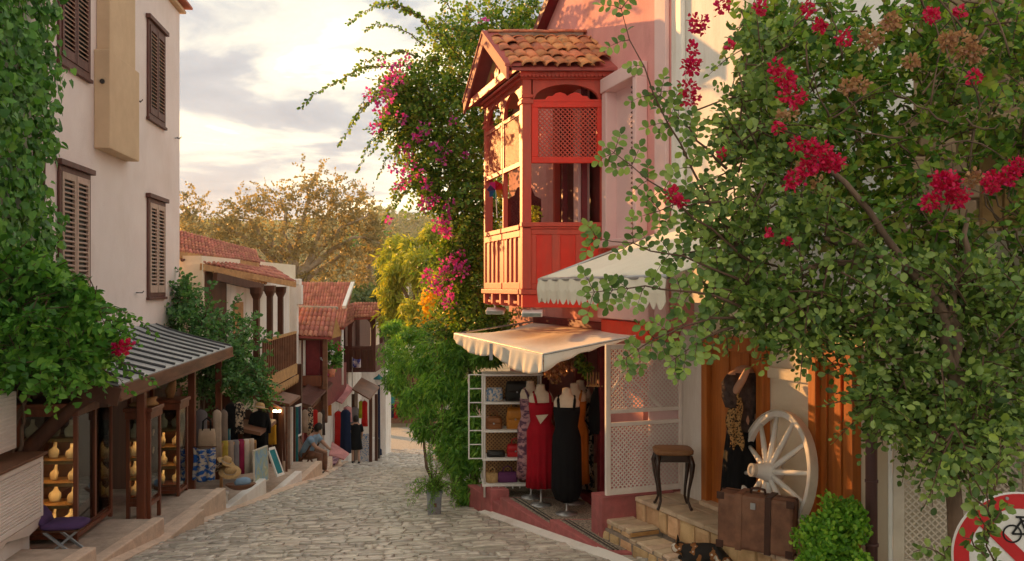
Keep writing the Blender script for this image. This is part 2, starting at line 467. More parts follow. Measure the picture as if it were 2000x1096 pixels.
mat('sign_white', (0.78, 0.76, 0.74), (0.70, 0.68, 0.66), rough=0.4, scale=9, bump=0.03, spec=0.45, dirt=((0.5, 0.46, 0.42), 5.0, (1, 1, 1)))
mat('black_paint', (0.012, 0.012, 0.014), rough=0.45, scale=9, bump=0.02)
mat('steel', (0.45, 0.45, 0.46), rough=0.35, scale=9, metal=0.7, bump=0.02)
mat('galvanised', (0.36, 0.38, 0.42), (0.27, 0.29, 0.33), rough=0.5, scale=9, metal=0.2, dirt=((0.16, 0.08, 0.05), 6.0, (1, 1, 1)))
mat('skin', (0.50, 0.29, 0.20), (0.46, 0.26, 0.18), rough=0.55, scale=20, bump=0.03)
mat('hair_dark', (0.018, 0.012, 0.01), rough=0.5, scale=40, bump=0.3)
glass_mat('glass')
glow_mat('lamp_warm', (1.0, 0.62, 0.26), 6.0)
def cloth(name, c, c2=None, **k):
    k.setdefault('scale', 5); k.setdefault('rough', 0.85); k.setdefault('bump', 0.2); k.setdefault('bscale', 50); k.setdefault('spec', 0.15)
    return mat('cloth_' + name, c, c2, **k)
cloth('red', (0.36, 0.008, 0.02)); cloth('black', (0.010, 0.010, 0.012)); cloth('orange', (0.60, 0.20, 0.03)); cloth('navy', (0.012, 0.022, 0.06))
cloth('scarlet', (0.55, 0.02, 0.018)); cloth('yellow', (0.62, 0.34, 0.03)); cloth('mustard', (0.42, 0.30, 0.05)); cloth('grey', (0.22, 0.20, 0.21))
cloth('taupe', (0.33, 0.25, 0.20)); cloth('cream', (0.62, 0.52, 0.42)); cloth('crimson', (0.30, 0.02, 0.07)); cloth('purple', (0.10, 0.055, 0.15))
cloth('blue', (0.05, 0.15, 0.38)); cloth('sky', (0.30, 0.45, 0.62)); cloth('rose', (0.62, 0.27, 0.26)); cloth('lime', (0.40, 0.45, 0.03))
cloth('pinkbright', (0.60, 0.03, 0.20)); cloth('green', (0.05, 0.32, 0.20)); cloth('teal', (0.03, 0.22, 0.26)); cloth('beige', (0.55, 0.43, 0.33))
cloth('sheer', (0.10, 0.07, 0.065), (0.05, 0.035, 0.032), scale=18)
cloth('plaid', (0.45, 0.25, 0.27), (0.11, 0.05, 0.09), scale=9, stretch=(1, 1, 2.2), ramp=(0.45, 0.55))
cloth('print', (0.55, 0.42, 0.30), (0.02, 0.02, 0.025), scale=22, ramp=(0.48, 0.52))
cloth('ikat', (0.52, 0.46, 0.38), (0.02, 0.10, 0.36), scale=9, ramp=(0.47, 0.53), stretch=(1, 1, 1.8))
cloth('denim', (0.22, 0.32, 0.42))
cloth('tan_bag', (0.50, 0.36, 0.25)); cloth('orange_bag', (0.62, 0.24, 0.03), rough=0.5, spec=0.4); cloth('brown_bag', (0.30, 0.11, 0.035), rough=0.5, spec=0.4)
cloth('red_bag', (0.58, 0.012, 0.02), rough=0.4, spec=0.5); cloth('black_bag', (0.02, 0.017, 0.016), rough=0.5, spec=0.4); cloth('violet_bag', (0.15, 0.045, 0.14))
cloth('floral_bag', (0.62, 0.55, 0.48), (0.10, 0.22, 0.42), scale=30, ramp=(0.42, 0.52))
cloth('straw', (0.55, 0.36, 0.17), (0.40, 0.25, 0.11), scale=40)
cloth('leopard', (0.42, 0.25, 0.10), (0.03, 0.02, 0.015), scale=55, ramp=(0.44, 0.5))
# ------------------------------------------------------------------ ground, road, terraces
YK = [-8, 0, 8.3, 11.3, 16, 20, 31, 36, 46, 60, 120, 700]; ZK = [-1.0, -1.5, -2.54, -2.92, -3.6, -4.25, -6.2, -6.85, -7.55, -7.75, -8.2, -9]
XRY = [-8, 0, 8.3, 11.3, 16, 20, 31, 46, 60]; XRX = [3.2, 2.4, .83, -.37, -1.3, -2.0, -3.3, -4.6, -5.0]
XLY = [-8, 8, 12.8, 19.2, 23, 31, 36, 46, 60]; XLX = [-4.0, -4.15, -4.22, -4.2, -4.75, -5.85, -6.3, -8.5, -10]
def zr(x, y):
    return float(np.interp(y, YK, ZK) + np.interp(y, [14, 30], [.05, 0.0]) * min(0.0, x - float(np.interp(y, XRY, XRX))))
def xl(y): return float(np.interp(y, XLY, XLX))
def xr(y): return float(np.interp(y, XRY, XRX))

g = MB()
ys = [-8, -4, 0, 4, 8, 11, 14, 17, 20, 24, 28, 32, 36, 41, 46, 60, 90, 150, 300, 700]
xs = [-700, -200, -60, -25, -14, -9, -6, -4, -2, 0, 2, 4, 8, 20, 60, 200, 700]
vs_ = [(x, y, zr(max(x, -7), y) - 0.10) for y in ys for x in xs]
g.add(vs_, [(j * len(xs) + i, j * len(xs) + i + 1, (j + 1) * len(xs) + i + 1, (j + 1) * len(xs) + i) for j in range(len(ys) - 1) for i in range(len(xs) - 1)])
tag(g.build('ground', 'ground_earth'), 'bare earth ground under the sloping street', 'ground', kind='structure')

road = thing('road', 'worn stone paved street sloping down between the shops', 'road', (0, 10, zr(0, 10)), kind='structure')
rb = MB()
ry = list(np.arange(-6, 47, 0.8))
vs_ = []
for y in ry:
    a, b = xl(y) - 0.06, xr(y) + 0.25
    if y < 8.3: b += 1.2
    vs_ += [(a + (b - a) * k / 6, y, zr(a + (b - a) * k / 6, y) - 0.012) for k in range(7)]
rb.add(vs_, [(j * 7 + k, j * 7 + k + 1, (j + 1) * 7 + k + 1, (j + 1) * 7 + k) for j in range(len(ry) - 1) for k in range(6)])
rb.build('road_bed', 'road_joint', road)

stones = []
y = 5.0
while y < 37:
    dep = R.uniform(0.075, 0.17) * (1.0 if y < 18 else 1.5)
    x = xl(y) + R.uniform(0.0, 0.1); xe = xr(y) + (0.12 if y > 8.4 else 1.0)
    ph = R.uniform(0, 6.3); am = R.uniform(0.02, 0.07)
    while x < xe:
        w_ = R.choice([0.07, 0.10, 0.13, 0.17, 0.22, 0.32]) * R.uniform(0.8, 1.25) * (1.0 if y < 18 else 1.5)
        j = lambda s=0.024: R.uniform(-s, s)
        wv = lambda q: am * math.sin(q * 2.1 + ph)
        c = [(x + j(), y + wv(x) + j()), (x + w_ + j(), y + wv(x + w_) + j()), (x + w_ + j(), y + dep + wv(x + w_) + j()), (x + j(), y + dep + wv(x) + j())]
        hz = R.uniform(-0.006, 0.012) + (R.uniform(0.0, 0.02) if R.random() < 0.08 else 0)
        tl = (R.uniform(-0.05, 0.05), R.uniform(-0.10, 0.07))
        stones.append((c, hz, tl))
        x += w_ + 0.004
    y += dep + 0.003
def stone_geo(st):
    c, hz, tl = st
    cx = sum(p[0] for p in c) / 4; cy = sum(p[1] for p in c) / 4
    lo, hi = [], []
    for px, py in c:
        lo.append((px, py, zr(px, py) - 0.03))
        qx, qy = cx + (px - cx) * 0.95, cy + (py - cy) * 0.93
        hi.append((qx, qy, zr(qx, qy) + hz * 0.55 + tl[0] * (qx - cx) + tl[1] * (qy - cy)))
    ins = [(cx + (p[0] - cx) * 0.62, cy + (p[1] - cy) * 0.62, zr(cx + (p[0] - cx) * 0.62, cy + (p[1] - cy) * 0.62) + hz + 0.004 + tl[0] * (p[0] - cx) * 0.62 + tl[1] * (p[1] - cy) * 0.62) for p in c]
    return lo + hi + ins
SF = [(0, 1, 5), (0, 5, 4), (1, 2, 6), (1, 6, 5), (2, 3, 7), (2, 7, 6), (3, 0, 4), (3, 4, 7),
      (4, 5, 9), (4, 9, 8), (5, 6, 10), (5, 10, 9), (6, 7, 11), (6, 11, 10), (7, 4, 8), (7, 8, 11), (8, 9, 10), (8, 10, 11)]
def in_view(st):
    cx = sum(p[0] for p in st[0]) / 4; cy = sum(p[1] for p in st[0]) / 4
    px = CX + F * cx / cy; py = HY - F * zr(cx, cy) / cy
    return 0 < px < 2000 and py < 1092 and cx < xr(cy) + 0.05
vis = sorted([s for s in stones if in_view(s)], key=lambda s: -(s[0][1][0] - s[0][0][0]) * (s[0][2][1] - s[0][1][1]) / (s[0][0][1] ** 3))
near = set(id(s) for s in vis[:300])
V, T = [], []
for st in stones:
    gv = stone_geo(st)
    if id(st) in near:
        b = MB(); b.add(gv, SF)
        b.build('cobble', 'cobble_single', road, smooth=False)
    else:
        k = len(V); V += gv; T += [(a + k, b_ + k, c_ + k) for a, b_, c_ in SF]
tri_mesh('cobbles', V, T, 'cobble', road, kind='stuff')

# left side: level ledges in front of the shops, each one lower than the last
def wallx(y): return -4.475 - 0.12 * y
LEDGES = [(5.0, 8.7, -2.62), (8.7, 10.46, -2.79), (10.46, 12.82, -2.98), (12.82, 14.9, -3.30), (14.9, 17.4, -3.70), (17.4, 19.3, -3.88),
          (19.3, 23.0, -4.50), (23.0, 27.0, -5.20), (27.0, 31.0, -5.98), (31.0, 36.0, -6.75)]
def ledge_z(y):
    for a, b, z in LEDGES:
        if a <= y < b: return z
    return zr(xl(y), y)
for i, (a, b, z) in enumerate(LEDGES):
    lab = ['rough grey ledge at the lower left corner below the white plinth', 'concrete ledge carrying the tall corner display cabinet', 'concrete ledge carrying the two slim display cabinets',
           'whitewashed ledge below the rack of scarves', 'ledge below the leaning framed pictures', 'ledge in front of the striped curtain shop', 'ledge beside the seated person', 'ledge with the cushions and rugs',
           'ledge under the hanging dresses', 'farthest ledge by the street lamp'][i]
    t = thing('terrace_ledge', lab, 'ledge', (xl((a + b) / 2), (a + b) / 2, z), kind='structure')
    n = 6; lo = []; 
    m = MB()
    pts = [(xl(a + (b - a) * k / n) - 0.12, a + (b - a) * k / n) for k in range(n + 1)]
    m.hexa([(pts[0][0], a, z - 0.9), (pts[-1][0], b, z - 0.9), (wallx(b) - 2.5, b, z - 0.9), (wallx(a) - 2.5, a, z - 0.9),
            (pts[0][0], a, z), (pts[-1][0], b, z), (wallx(b) - 2.5, b, z), (wallx(a) - 2.5, a, z)])
    m.build('slab', 'concrete', t, bev=0.012)
    e_ = MB()   # rendered edge kerb along the street
    e_.hexa([(xl(a) + 0.02, a + 0.004, z - 0.95), (xl(b) + 0.02, b + 0.02, z - 0.95), (xl(b) - 0.14, b + 0.02, z - 0.95), (xl(a) - 0.14, a + 0.004, z - 0.95),
            (xl(a), a + 0.004, z + 0.015), (xl(b), b + 0.02, z + 0.015), (xl(b) - 0.14, b + 0.02, z + 0.018), (xl(a) - 0.14, a + 0.004, z + 0.018)])
    e_.build('kerb', 'whitewash' if i in (3, 4) else 'concrete_edge', t, bev=0.015)
# low mortar fillet where the ledges meet the street
m = MB(); vs_ = []; fy = list(np.arange(8.0, 31.0, 0.5))
for y in fy:
    x = xl(y) + R.uniform(-0.01, 0.02)
    vs_ += [(x - 0.02, y, zr(x, y) + 0.045), (x + 0.10 + R.uniform(-0.02, 0.03), y, zr(x + .1, y) + 0.012), (x + 0.10, y, zr(x + .1, y) - 0.05), (x - 0.02, y, zr(x, y) - 0.05)]
m.add(vs_, [(4 * j + k, 4 * j + (k + 1) % 4, 4 * (j + 1) + (k + 1) % 4, 4 * (j + 1) + k) for j in range(len(fy) - 1) for k in range(4)])
tag(m.build('kerb_fillet', 'concrete_edge'), 'pale cement strip where the ledges meet the paving', 'kerb', kind='structure')
# sloping wedge kerb at the foot of the second cabinet
m = MB()
m.prism([(9.7, -3.2), (11.5, -3.2), (11.5, -2.93), (11.35, -2.93), (9.75, -2.99)], -4.24, -4.06, axis='x')
tag(m.build('kerb_wedge', 'concrete_edge', bev=0.015), 'small wedge shaped kerb at the foot of the slim cabinets', 'kerb', kind='structure')

# ------------------------------------------------------------------ leaves
T_SMALL = (np.array([(0, 0, 0), (0.5, 0.45, 0.12), (0, 1, 0), (-0.5, 0.45, 0.12)], float), np.array([(0, 1, 2), (0, 2, 3)]))
T_OVAL = (np.array([(0, 0, 0), (0.22, 0.16, 0.05), (0.37, 0.52, 0.10), (0.26, 0.84, 0.03), (0, 1, -0.08), (-0.26, 0.84, 0.03), (-0.37, 0.52, 0.10), (-0.22, 0.16, 0.05), (0, 0.5, -0.03)], float),
          np.array([(8, 0, 1), (8, 1, 2), (8, 2, 3), (8, 3, 4), (8, 4, 5), (8, 5, 6), (8, 6, 7), (8, 7, 0)]))
T_HEART = (np.array([(0, 0.06, 0), (0.34, -0.06, 0.06), (0.50, 0.30, 0.10), (0.30, 0.72, 0.02), (0, 1.1, -0.12), (-0.30, 0.72, 0.02), (-0.50, 0.30, 0.10), (-0.34, -0.06, 0.06), (0, 0.4, -0.03)], float),
           np.array([(8, 0, 1), (8, 1, 2), (8, 2, 3), (8, 3, 4), (8, 4, 5), (8, 5, 6), (8, 6, 7), (8, 7, 0)]))
T_LONG = (np.array([(0, 0, 0), (0.13, 0.4, 0.03), (0, 1, -0.12), (-0.13, 0.4, 0.03)], float), np.array([(0, 1, 2), (0, 2, 3)]))
T_BRACT = (np.array([(0, 0, 0), (0.42, 0.5, 0.2), (0, 1, 0.35), (-0.42, 0.5, 0.2)], float), np.array([(0, 1, 2), (0, 2, 3)]))

def unit(a):
    return a / np.maximum(np.linalg.norm(a, axis=1, keepdims=True), 1e-9)
def leaves(P, D, N, S, tmpl, name, mt, parent, kind=None):
    P = np.asarray(P, float); D = unit(np.asarray(D, float)); N = np.asarray(N, float)
    X = unit(np.cross(D, N) + 1e-6); Z = np.cross(X, D)
    S = np.broadcast_to(np.asarray(S, float), (len(P),))
    tv, tf = tmpl
    V = P[:, None, :] + S[:, None, None] * (tv[None, :, 0:1] * X[:, None, :] + tv[None, :, 1:2] * D[:, None, :] + tv[None, :, 2:3] * Z[:, None, :])
    n, k = len(P), len(tv)
    T = (tf[None] + (np.arange(n) * k)[:, None, None]).reshape(-1, 3)
    return tri_mesh(name, V.reshape(-1, 3), T, mt, parent, kind)
def clump_pts(cen, rad, n, shell=0.55, droop=0.35, jit=0.8, up=0.25):
    """n leaf positions near the skin of an ellipsoid"""
    d = unit(NR.normal(size=(n, 3)))
    r = shell + (1 - shell) * NR.random((n, 1)) ** 0.6
    r *= 1 + 0.16 * NR.normal(size=(n, 1))
    P = np.array(cen) + d * r * np.array(rad)
    Nn = unit(d / np.array(rad) * min(rad) + jit * 0.6 * NR.normal(size=(n, 3)) + np.array([0, 0, up]))
    D = NR.normal(size=(n, 3)) * 0.7 + d * 0.5 + np.array([0, 0, -droop])
    return P, D, Nn
def cat3(L_):
    return tuple(np.concatenate([q[i] for q in L_]) for i in range(3))
def lumpy(cen, rad, nsub, per, sub=0.42, **k):
    """an uneven crown: many sub-clumps spread through an ellipsoid"""
    L_ = []
    d = unit(NR.normal(size=(nsub, 3))); rr = NR.random((nsub, 1)) ** 0.45
    C = np.array(cen) + d * rr * np.array(rad) * (1 - sub * 0.45)
    for c in C:
        s = sub * NR.uniform(0.55, 1.15)
        L_.append(clump_pts(c, np.array(rad) * s * NR.uniform(0.8, 1.2, 3), per, **k))
    return cat3(L_)
def sprays(paths, step, size, side=0.9, droop=0.2):
    """leaves set alternately along twigs; paths are lists of points"""
    P, D, N = [], [], []
    for pts in paths:
        pts = [Vector(p) for p in pts]
        ln = sum((pts[i + 1] - pts[i]).length for i in range(len(pts) - 1)); n = max(2, int(ln / step))
        acc = [0]
        for i in range(len(pts) - 1): acc.append(acc[-1] + (pts[i + 1] - pts[i]).length)
        for k in range(n):
            t = (k + R.random() * 0.6) / n * ln
            i = max(j for j in range(len(acc) - 1) if acc[j] <= t + 1e-9)
            q = (t - acc[i]) / max(acc[i + 1] - acc[i], 1e-6)
            p = pts[i].lerp(pts[i + 1], min(q, 1)); d = (pts[i + 1] - pts[i]).normalized()
            ax = d.cross(Vector((R.gauss(0, 1), R.gauss(0, 1), R.gauss(0, 1)))).normalized()
            P.append(p + ax * size * 0.1); D.append(d * 0.5 + ax * side + Vector((0, 0, -droop))); N.append(d.cross(ax) + Vector((R.gauss(0, .4), R.gauss(0, .4), 0.5 + R.gauss(0, .4))))
    return np.array(P), np.array(D), np.array(N)
def twig_crown(parent, lst, mt, tmpl, size, ntw=40, nleaf=13, ln=(.16, .32), out=.6, droop=.25, name='crown', kind=None, frac=1.0, stems=0, side=.95):
    """a crown made of small leafy twigs set through the given ellipsoids (px, py, rx, ry, depth[, depth radius])"""
    B, Dr = [], []
    for (px, py, rx, ry, Y, *q) in lst:
        k = Y / F; r = np.array([rx * k, q[0] if q else max(rx, ry) * k * .8, ry * k]); c = np.array(W(px, py, Y))
        d = unit(NR.normal(size=(ntw, 3))); rad = NR.random((ntw, 1)) ** .42
        B.append(c + d * rad * r * .92)
        Dr.append(unit(d * out + .75 * NR.normal(size=(ntw, 3)) + np.array([0, -.15, -droop])))
    B = np.concatenate(B); Dr = np.concatenate(Dr); n = len(B)
    Ln = NR.uniform(ln[0], ln[1], n)
    rnd = unit(NR.normal(size=(n, 3)) + np.array([0, -.4, 1.0])); Sx = unit(np.cross(Dr, rnd)); Up = np.cross(Sx, Dr)
    P, D, N, S = [], [], [], []
    for k in range(nleaf):
        t = (k + .6) / nleaf; sg = 1 if k % 2 else -1
        p = B + Dr * (Ln * t)[:, None] + np.array([0, 0, -1]) * (Ln * .22 * t * t)[:, None]
        keep = NR.random(n) < .86
        d = Dr * NR.uniform(.25, .7, (n, 1)) + Sx * sg * side + Up * NR.normal(size=(n, 1)) * .3
        if k == nleaf - 1: d = Dr
        P.append(p[keep]); D.append(d[keep]); N.append((Up + .45 * NR.normal(size=(n, 3)))[keep]); S.append((NR.uniform(size[0], size[1], n) * (1 - .35 * t))[keep])
    o = leaves(np.concatenate(P), np.concatenate(D), np.concatenate(N), np.concatenate(S), tmpl, name, mt, parent, kind)
    if stems:
        m = MB()
        for i in NR.choice(n, min(stems, n), replace=False):
            a = Vector(B[i]); d = Vector(Dr[i]) * Ln[i]
            m.tube([a - d * .6, a, a + d * .5 + Vector((0, 0, -Ln[i] * .055)), a + d + Vector((0, 0, -Ln[i] * .22))], [.006, .005, .004, .002], 4)
        m.build('twigs', 'twig', parent, kind='stuff')
    return o
def arc(a, b, sag=0.0, n=6, wig=0.0):
    a = Vector(a); b = Vector(b); out = []
    for i in range(n + 1):
        t = i / n
        p = a.lerp(b, t) + Vector((0, 0, sag * 4 * t * (1 - t)))
        if wig and 0 < i: p += Vector((R.uniform(-wig, wig), R.uniform(-wig, wig), R.uniform(-wig, wig)))
        out.append(p)
    return out
def twigs(name, paths, r, mt, parent, n=5):
    m = MB()
    for p in paths:
        k = len(p)
        m.tube(p, [r * (1 - 0.75 * i / (k - 1)) for i in range(k)], n)
    return m.build(name, mt, parent, smooth=True, kind='stuff' if len(paths) > 1 else None)

leaf_mat('leaf_ivy', [(0.042, 0.140, 0.025), (0.077, 0.224, 0.035), (0.119, 0.308, 0.049), (0.196, 0.420, 0.070)], trans=0.3)
leaf_mat('leaf_grape', [(0.04, 0.13, 0.02), (0.075, 0.23, 0.03), (0.13, 0.33, 0.045), (0.23, 0.44, 0.065)], trans=0.3)
leaf_mat('leaf_dark', [(0.042, 0.126, 0.042), (0.070, 0.196, 0.056), (0.112, 0.266, 0.077), (0.168, 0.350, 0.112)], trans=0.3)
leaf_mat('leaf_boug', [(0.045, 0.11, 0.02), (0.09, 0.20, 0.03), (0.17, 0.31, 0.045), (0.32, 0.43, 0.06), (0.20, 0.16, 0.05)], trans=0.38)
leaf_mat('leaf_fern', [(0.070, 0.196, 0.035), (0.126, 0.308, 0.049), (0.196, 0.406, 0.063), (0.308, 0.504, 0.084)], trans=0.45)
leaf_mat('leaf_yellow', [(0.20, 0.27, 0.035), (0.30, 0.37, 0.05), (0.42, 0.45, 0.06), (0.54, 0.49, 0.06)], trans=0.45)
leaf_mat('leaf_gold', [(0.72, 0.42, 0.02), (0.85, 0.55, 0.03), (0.62, 0.50, 0.05)], trans=0.4)
leaf_mat('leaf_plane', [(0.20, 0.175, 0.085), (0.27, 0.235, 0.115), (0.35, 0.30, 0.145), (0.42, 0.33, 0.14), (0.32, 0.30, 0.16)], trans=0.45, tcol=(1.2, 1.1, 0.8))
leaf_mat('leaf_carob', [(0.045, 0.095, 0.022), (0.10, 0.18, 0.04), (0.17, 0.27, 0.06), (0.27, 0.37, 0.11), (0.31, 0.42, 0.075)], trans=0.28, rough=0.38)
leaf_mat('leaf_box', [(0.084, 0.224, 0.028), (0.154, 0.364, 0.042), (0.266, 0.532, 0.056), (0.420, 0.620, 0.084)], trans=0.35)
leaf_mat('leaf_wood', [(0.070, 0.126, 0.049), (0.112, 0.168, 0.063), (0.168, 0.210, 0.070)], trans=0.3)
leaf_mat('bract_magenta', [(0.60, 0.04, 0.28), (0.74, 0.07, 0.36), (0.82, 0.14, 0.46), (0.52, 0.06, 0.48)], trans=0.4, tcol=(1.2, 0.9, 1.1))
leaf_mat('bract_red', [(0.42, 0.004, 0.04), (0.58, 0.008, 0.06), (0.70, 0.02, 0.10), (0.60, 0.01, 0.16)], trans=0.35, tcol=(1.2, 0.8, 0.9))
leaf_mat('bract_dry', [(0.42, 0.22, 0.10), (0.55, 0.32, 0.15), (0.36, 0.17, 0.12)], trans=0.3, tcol=(1.1, 1, .9))
def flower_cluster(name, mt, parent, c, r, n, size, tm=T_BRACT):
    P, D, N = clump_pts(c, (r[0], r[1], r[2]), n, shell=0.35, droop=-0.1, jit=1.2)
    D = unit(P - np.array(c)) + 0.7 * NR.normal(size=P.shape)
    return leaves(P, D, NR.normal(size=P.shape), NR.uniform(0.8, 1.2, n) * size, tm, name, mt, parent, 'stuff')
# ------------------------------------------------------------------ left: the tall cream house
WL = wall_frame((-4.475, 0, 0), (0.12, -1.0))      # local x runs towards the camera (negative = farther), y = out over the street
UL = Vector((0.12, -1.0, 0)).normalized()
NL = Vector((1.0, 0.12, 0)).normalized()
def wl(Y): return -Y / 0.99288                      # depth -> local x on the left wall plane
house = thing('house', 'tall cream rendered house with brown louvred shutters on the left', 'house', (wallx(14), 14, -3.3))
m = MB(WL)
x_far, x_near = wl(17.1), wl(2.0)
m.box(x_far, x_near, -6.0, 0.0, -4.6, 5.38)
m.build('wall', 'cream_render', house, bev=0.02)
m = MB(WL)
m.box(x_far - 0.10, x_near, -6.1, 0.10, 5.384, 5.44).box(x_far - 0.06, x_near, -6.05, 0.06, 5.444, 5.50)
m.build('cornice', 'tan_render', house, bev=0.01)
m = MB(WL)
m.box(x_far - 0.2, x_near, -6.2, 0.2, 5.504, 5.55)
m.build('roof_edge', 'clay_roof', house)
# windows measured on the photograph (depth range, sill, head)
def shutter_window(y0, y1, z0, z1, nm):
    """y0 far depth, y1 near depth"""
    a, b = wl(y0), wl(y1)
    w_ = b - a
    f_ = MB(WL)
    t = 0.075
    f_.box(a, b, 0.003, 0.035, z0, z0 + t).box(a, b, 0.003, 0.035, z1 - t, z1)
    f_.box(a, a + t, 0.003, 0.035, z0 + t, z1 - t).box(b - t, b, 0.003, 0.035, z0 + t, z1 - t)
    f_.box(a - 0.06, b + 0.06, 0.003, 0.085, z1 + 0.002, z1 + 0.075)
    f_.box(a - 0.03, b + 0.03, 0.003, 0.06, z0 - 0.05, z0 - 0.002)
    fr = f_.build('window', 'shutter_brown', house, bev=0.006)
    mid = (a + b) / 2
    back = MB(WL); back.box(a + t, b - t, 0.002, 0.008, z0 + t, z1 - t); back.build('shade_backing', 'black_paint', fr)  # flat black sheet stands in for the shade behind the slats
    first = None
    for (p, q) in ((a + t + 0.004, mid - 0.012), (mid + 0.012, b - t - 0.004)):
        s = MB(WL); st = 0.055
        s.box(p, p + st, 0.012, 0.05, z0 + t, z1 - t).box(q - st, q, 0.012, 0.05, z0 + t, z1 - t)
        s.box(p + st, q - st, 0.012, 0.048, z0 + t, z0 + t + 0.13).box(p + st, q - st, 0.012, 0.048, z1 - t - 0.09, z1 - t)
        s.build('shutter', 'slat_tan' if nm == 1 else 'shutter_brown', fr, bev=0.004)
        zb, zt = z0 + t + 0.145, z1 - t - 0.10
        n = int((zt - zb) / 0.062)
        for k in range(n):
            z = zb + (zt - zb) * (k + 0.5) / n
            sl = MB(WL)
            sl.box(p + st, q - st, 0.018, 0.052, z - 0.007, z + 0.007, Matrix.Rotation(math.radians(-35), 3, 'X'))
            if first is None or abs((q - p) - first[1]) > 1e-4:
                ob = sl.build('slat', 'slat_tan', fr); first = (ob, q - p, p, z)
            else:
                off = WL.to_3x3() @ Vector((p - first[2], 0, z - first[3]))
                dupe(first[0], off, parent=fr)
    # iron hold-back hooks either side
    return fr
shutter_window(12.20, 11.10, -0.16, 1.56, 1)
shutter_window(15.98, 14.92, -0.18, 1.53, 1)
shutter_window(12.20, 11.10, 2.90, 4.60, 0)
shutter_window(15.98, 14.92, 2.92, 4.60, 0)
for (Y, z) in ((16.75, 2.86), (14.3, 3.05), (14.35, -0.1), (16.4, -0.12), (10.9, 3.0)):
    h_ = MB(WL); x = wl(Y)
    h_.tube([(x, 0.0, z), (x, 0.10, z), (x, 0.12, z + 0.03)], 0.009, 6).tube([(x - 0.09, 0.06, z), (x + 0.09, 0.06, z)], 0.008, 6)
    h_.build('shutter_hook', 'iron', house)
# boxed flue: narrow shaft above, deeper box below
fl = thing('flue_box', 'tan plastered flue box projecting from the cream wall', 'flue', (wallx(13.4), 13.4, 1.9))
m = MB(WL)
a, b = wl(13.78), wl(12.41)
m.box(a, b, 0.002, 0.22, 1.98, 3.39)
m.build('lower_box', 'tan_render', fl, bev=0.012)
m = MB(WL); m.box(a + 0.10, b - 0.10, 0.002, 0.19, 3.392, 5.38); m.build('upper_shaft', 'tan_render', fl, bev=0.012)
m = MB(WL); m.box(a - 0.12, a - 0.002, 0.002, 0.08, 2.0, 3.1); m.build('side_step', 'tan_render', fl, bev=0.01)
m = MB(WL); m.tube([(b + 0.002, 0.12, 2.93), (b + 0.02, 0.12, 2.93)], 0.035, 10); m.build('vent', 'iron', fl)

# ------------------------------------------------------------------ shop canopy with seamed metal roof
cn = thing('shop_canopy', 'timber shop canopy with grey seamed metal roof over the cabinets', 'canopy', (-4.4, 12, -2.9))
def ex(Y, off): return Vector((wallx(Y), Y, 0)) + NL * off
Y0, Y1, OUT = 9.3, 15.4, 1.33
zw, ze = -0.66, -1.075
def cp(Y, t, dz=0.0):
    """point on the canopy roof: t=0 at the wall, 1 at the eave; slightly sagging"""
    p = ex(Y, OUT * t); p.z = zw + (ze - zw) * (t ** 0.8) + dz
    return p
m = MB()
nY, nT = 14, 6
m.grid(nY, nT, lambda u, v: cp(Y0 + (Y1 - Y0) * u, v))
m.build('roof_sheet', 'zinc', cn, solid=0.02)
nb = 13
for k in range(nb + 1):
    Y = Y0 + 0.03 + (Y1 - Y0 - 0.06) * k / nb
    m = MB(); m.tube([cp(Y, 0.02 + 0.965 * i / 6, 0.022) for i in range(7)], 0.020, 6); m.build('seam', 'zinc_dark', cn)
m = MB(); m.beam(cp(Y0, 1, -0.075), cp(Y1, 1, -0.075), 0.035, 0.15); m.build('fascia', 'brown_wood', cn, bev=0.006)
m = MB()
for t0, t1 in ((0, .35), (.35, .7), (.7, 1)):
    m.beam(cp(Y0 - 0.02, t0, -0.12), cp(Y0 - 0.02, t1 + 0.01, -0.12), 0.04, 0.20)
m.build('verge_board', 'dark_wood', cn)
m = MB(); m.beam(cp(Y0, 1, -0.155), cp(Y1, 1, -0.155), 0.06, 0.03); m.build('drip_edge', 'brown_wood', cn)
for k in range(9):
    Y = Y0 + 0.25 + (Y1 - Y0 - 0.5) * k / 8
    m = MB(); m.beam(cp(Y, 0.03, -0.10), cp(Y, 0.96, -0.10), 0.06, 0.09); m.build('rafter', 'dark_wood', cn)
# curved brace from the wall up to the eave and the corner post
m = MB()
pts = [ex(9.36, 0.06 + 1.1 * (t / 10) ** 0.8) + Vector((0, 0, -2.02 + 0.88 * math.sin(t / 10 * 1.45))) for t in range(11)]
m.tube(pts, [0.10 - 0.004 * i for i in range(11)], 8); m.build('curved_brace', 'dark_wood', cn, smooth=True)
for Y in (10.75, 13.3, 15.2):
    p = ex(Y, 1.14); zf = ledge_z(Y) + 0.002
    m = MB(rotz((p.x, p.y, 0), math.atan2(NL.y, NL.x)))
    m.box(-0.05, 0.05, -0.05, 0.05, zf, -1.23).box(-0.062, 0.062, -0.062, 0.062, zf, zf + 0.06)
    m.build('post', 'cabinet_wood', cn, bev=0.006)
m = MB(); m.beam(ex(Y0 + .1, 1.14) + Vector((0, 0, -1.27)), ex(Y1 - .1, 1.14) + Vector((0, 0, -1.27)), 0.09, 0.10); m.build('head_beam', 'dark_wood', cn)

# dark shop front behind the cabinets, under the canopy
sf = thing('jewellery_shop', 'dark timber jewellery shop front under the metal canopy', 'shop', (wallx(12), 12, -2.9))
m = MB(WL); m.box(wl(16.9), wl(9.35), 0.004, 0.05, -3.4, -0.75); m.build('panelling', 'dark_wood', sf)
for Y in (10.2, 11.4, 12.6, 13.8, 15.0, 16.2):
    m = MB(WL); m.box(wl(Y) - 0.05, wl(Y) + 0.05, 0.052, 0.10, -3.3, -0.8); m.build('stile', 'cabinet_wood', sf)

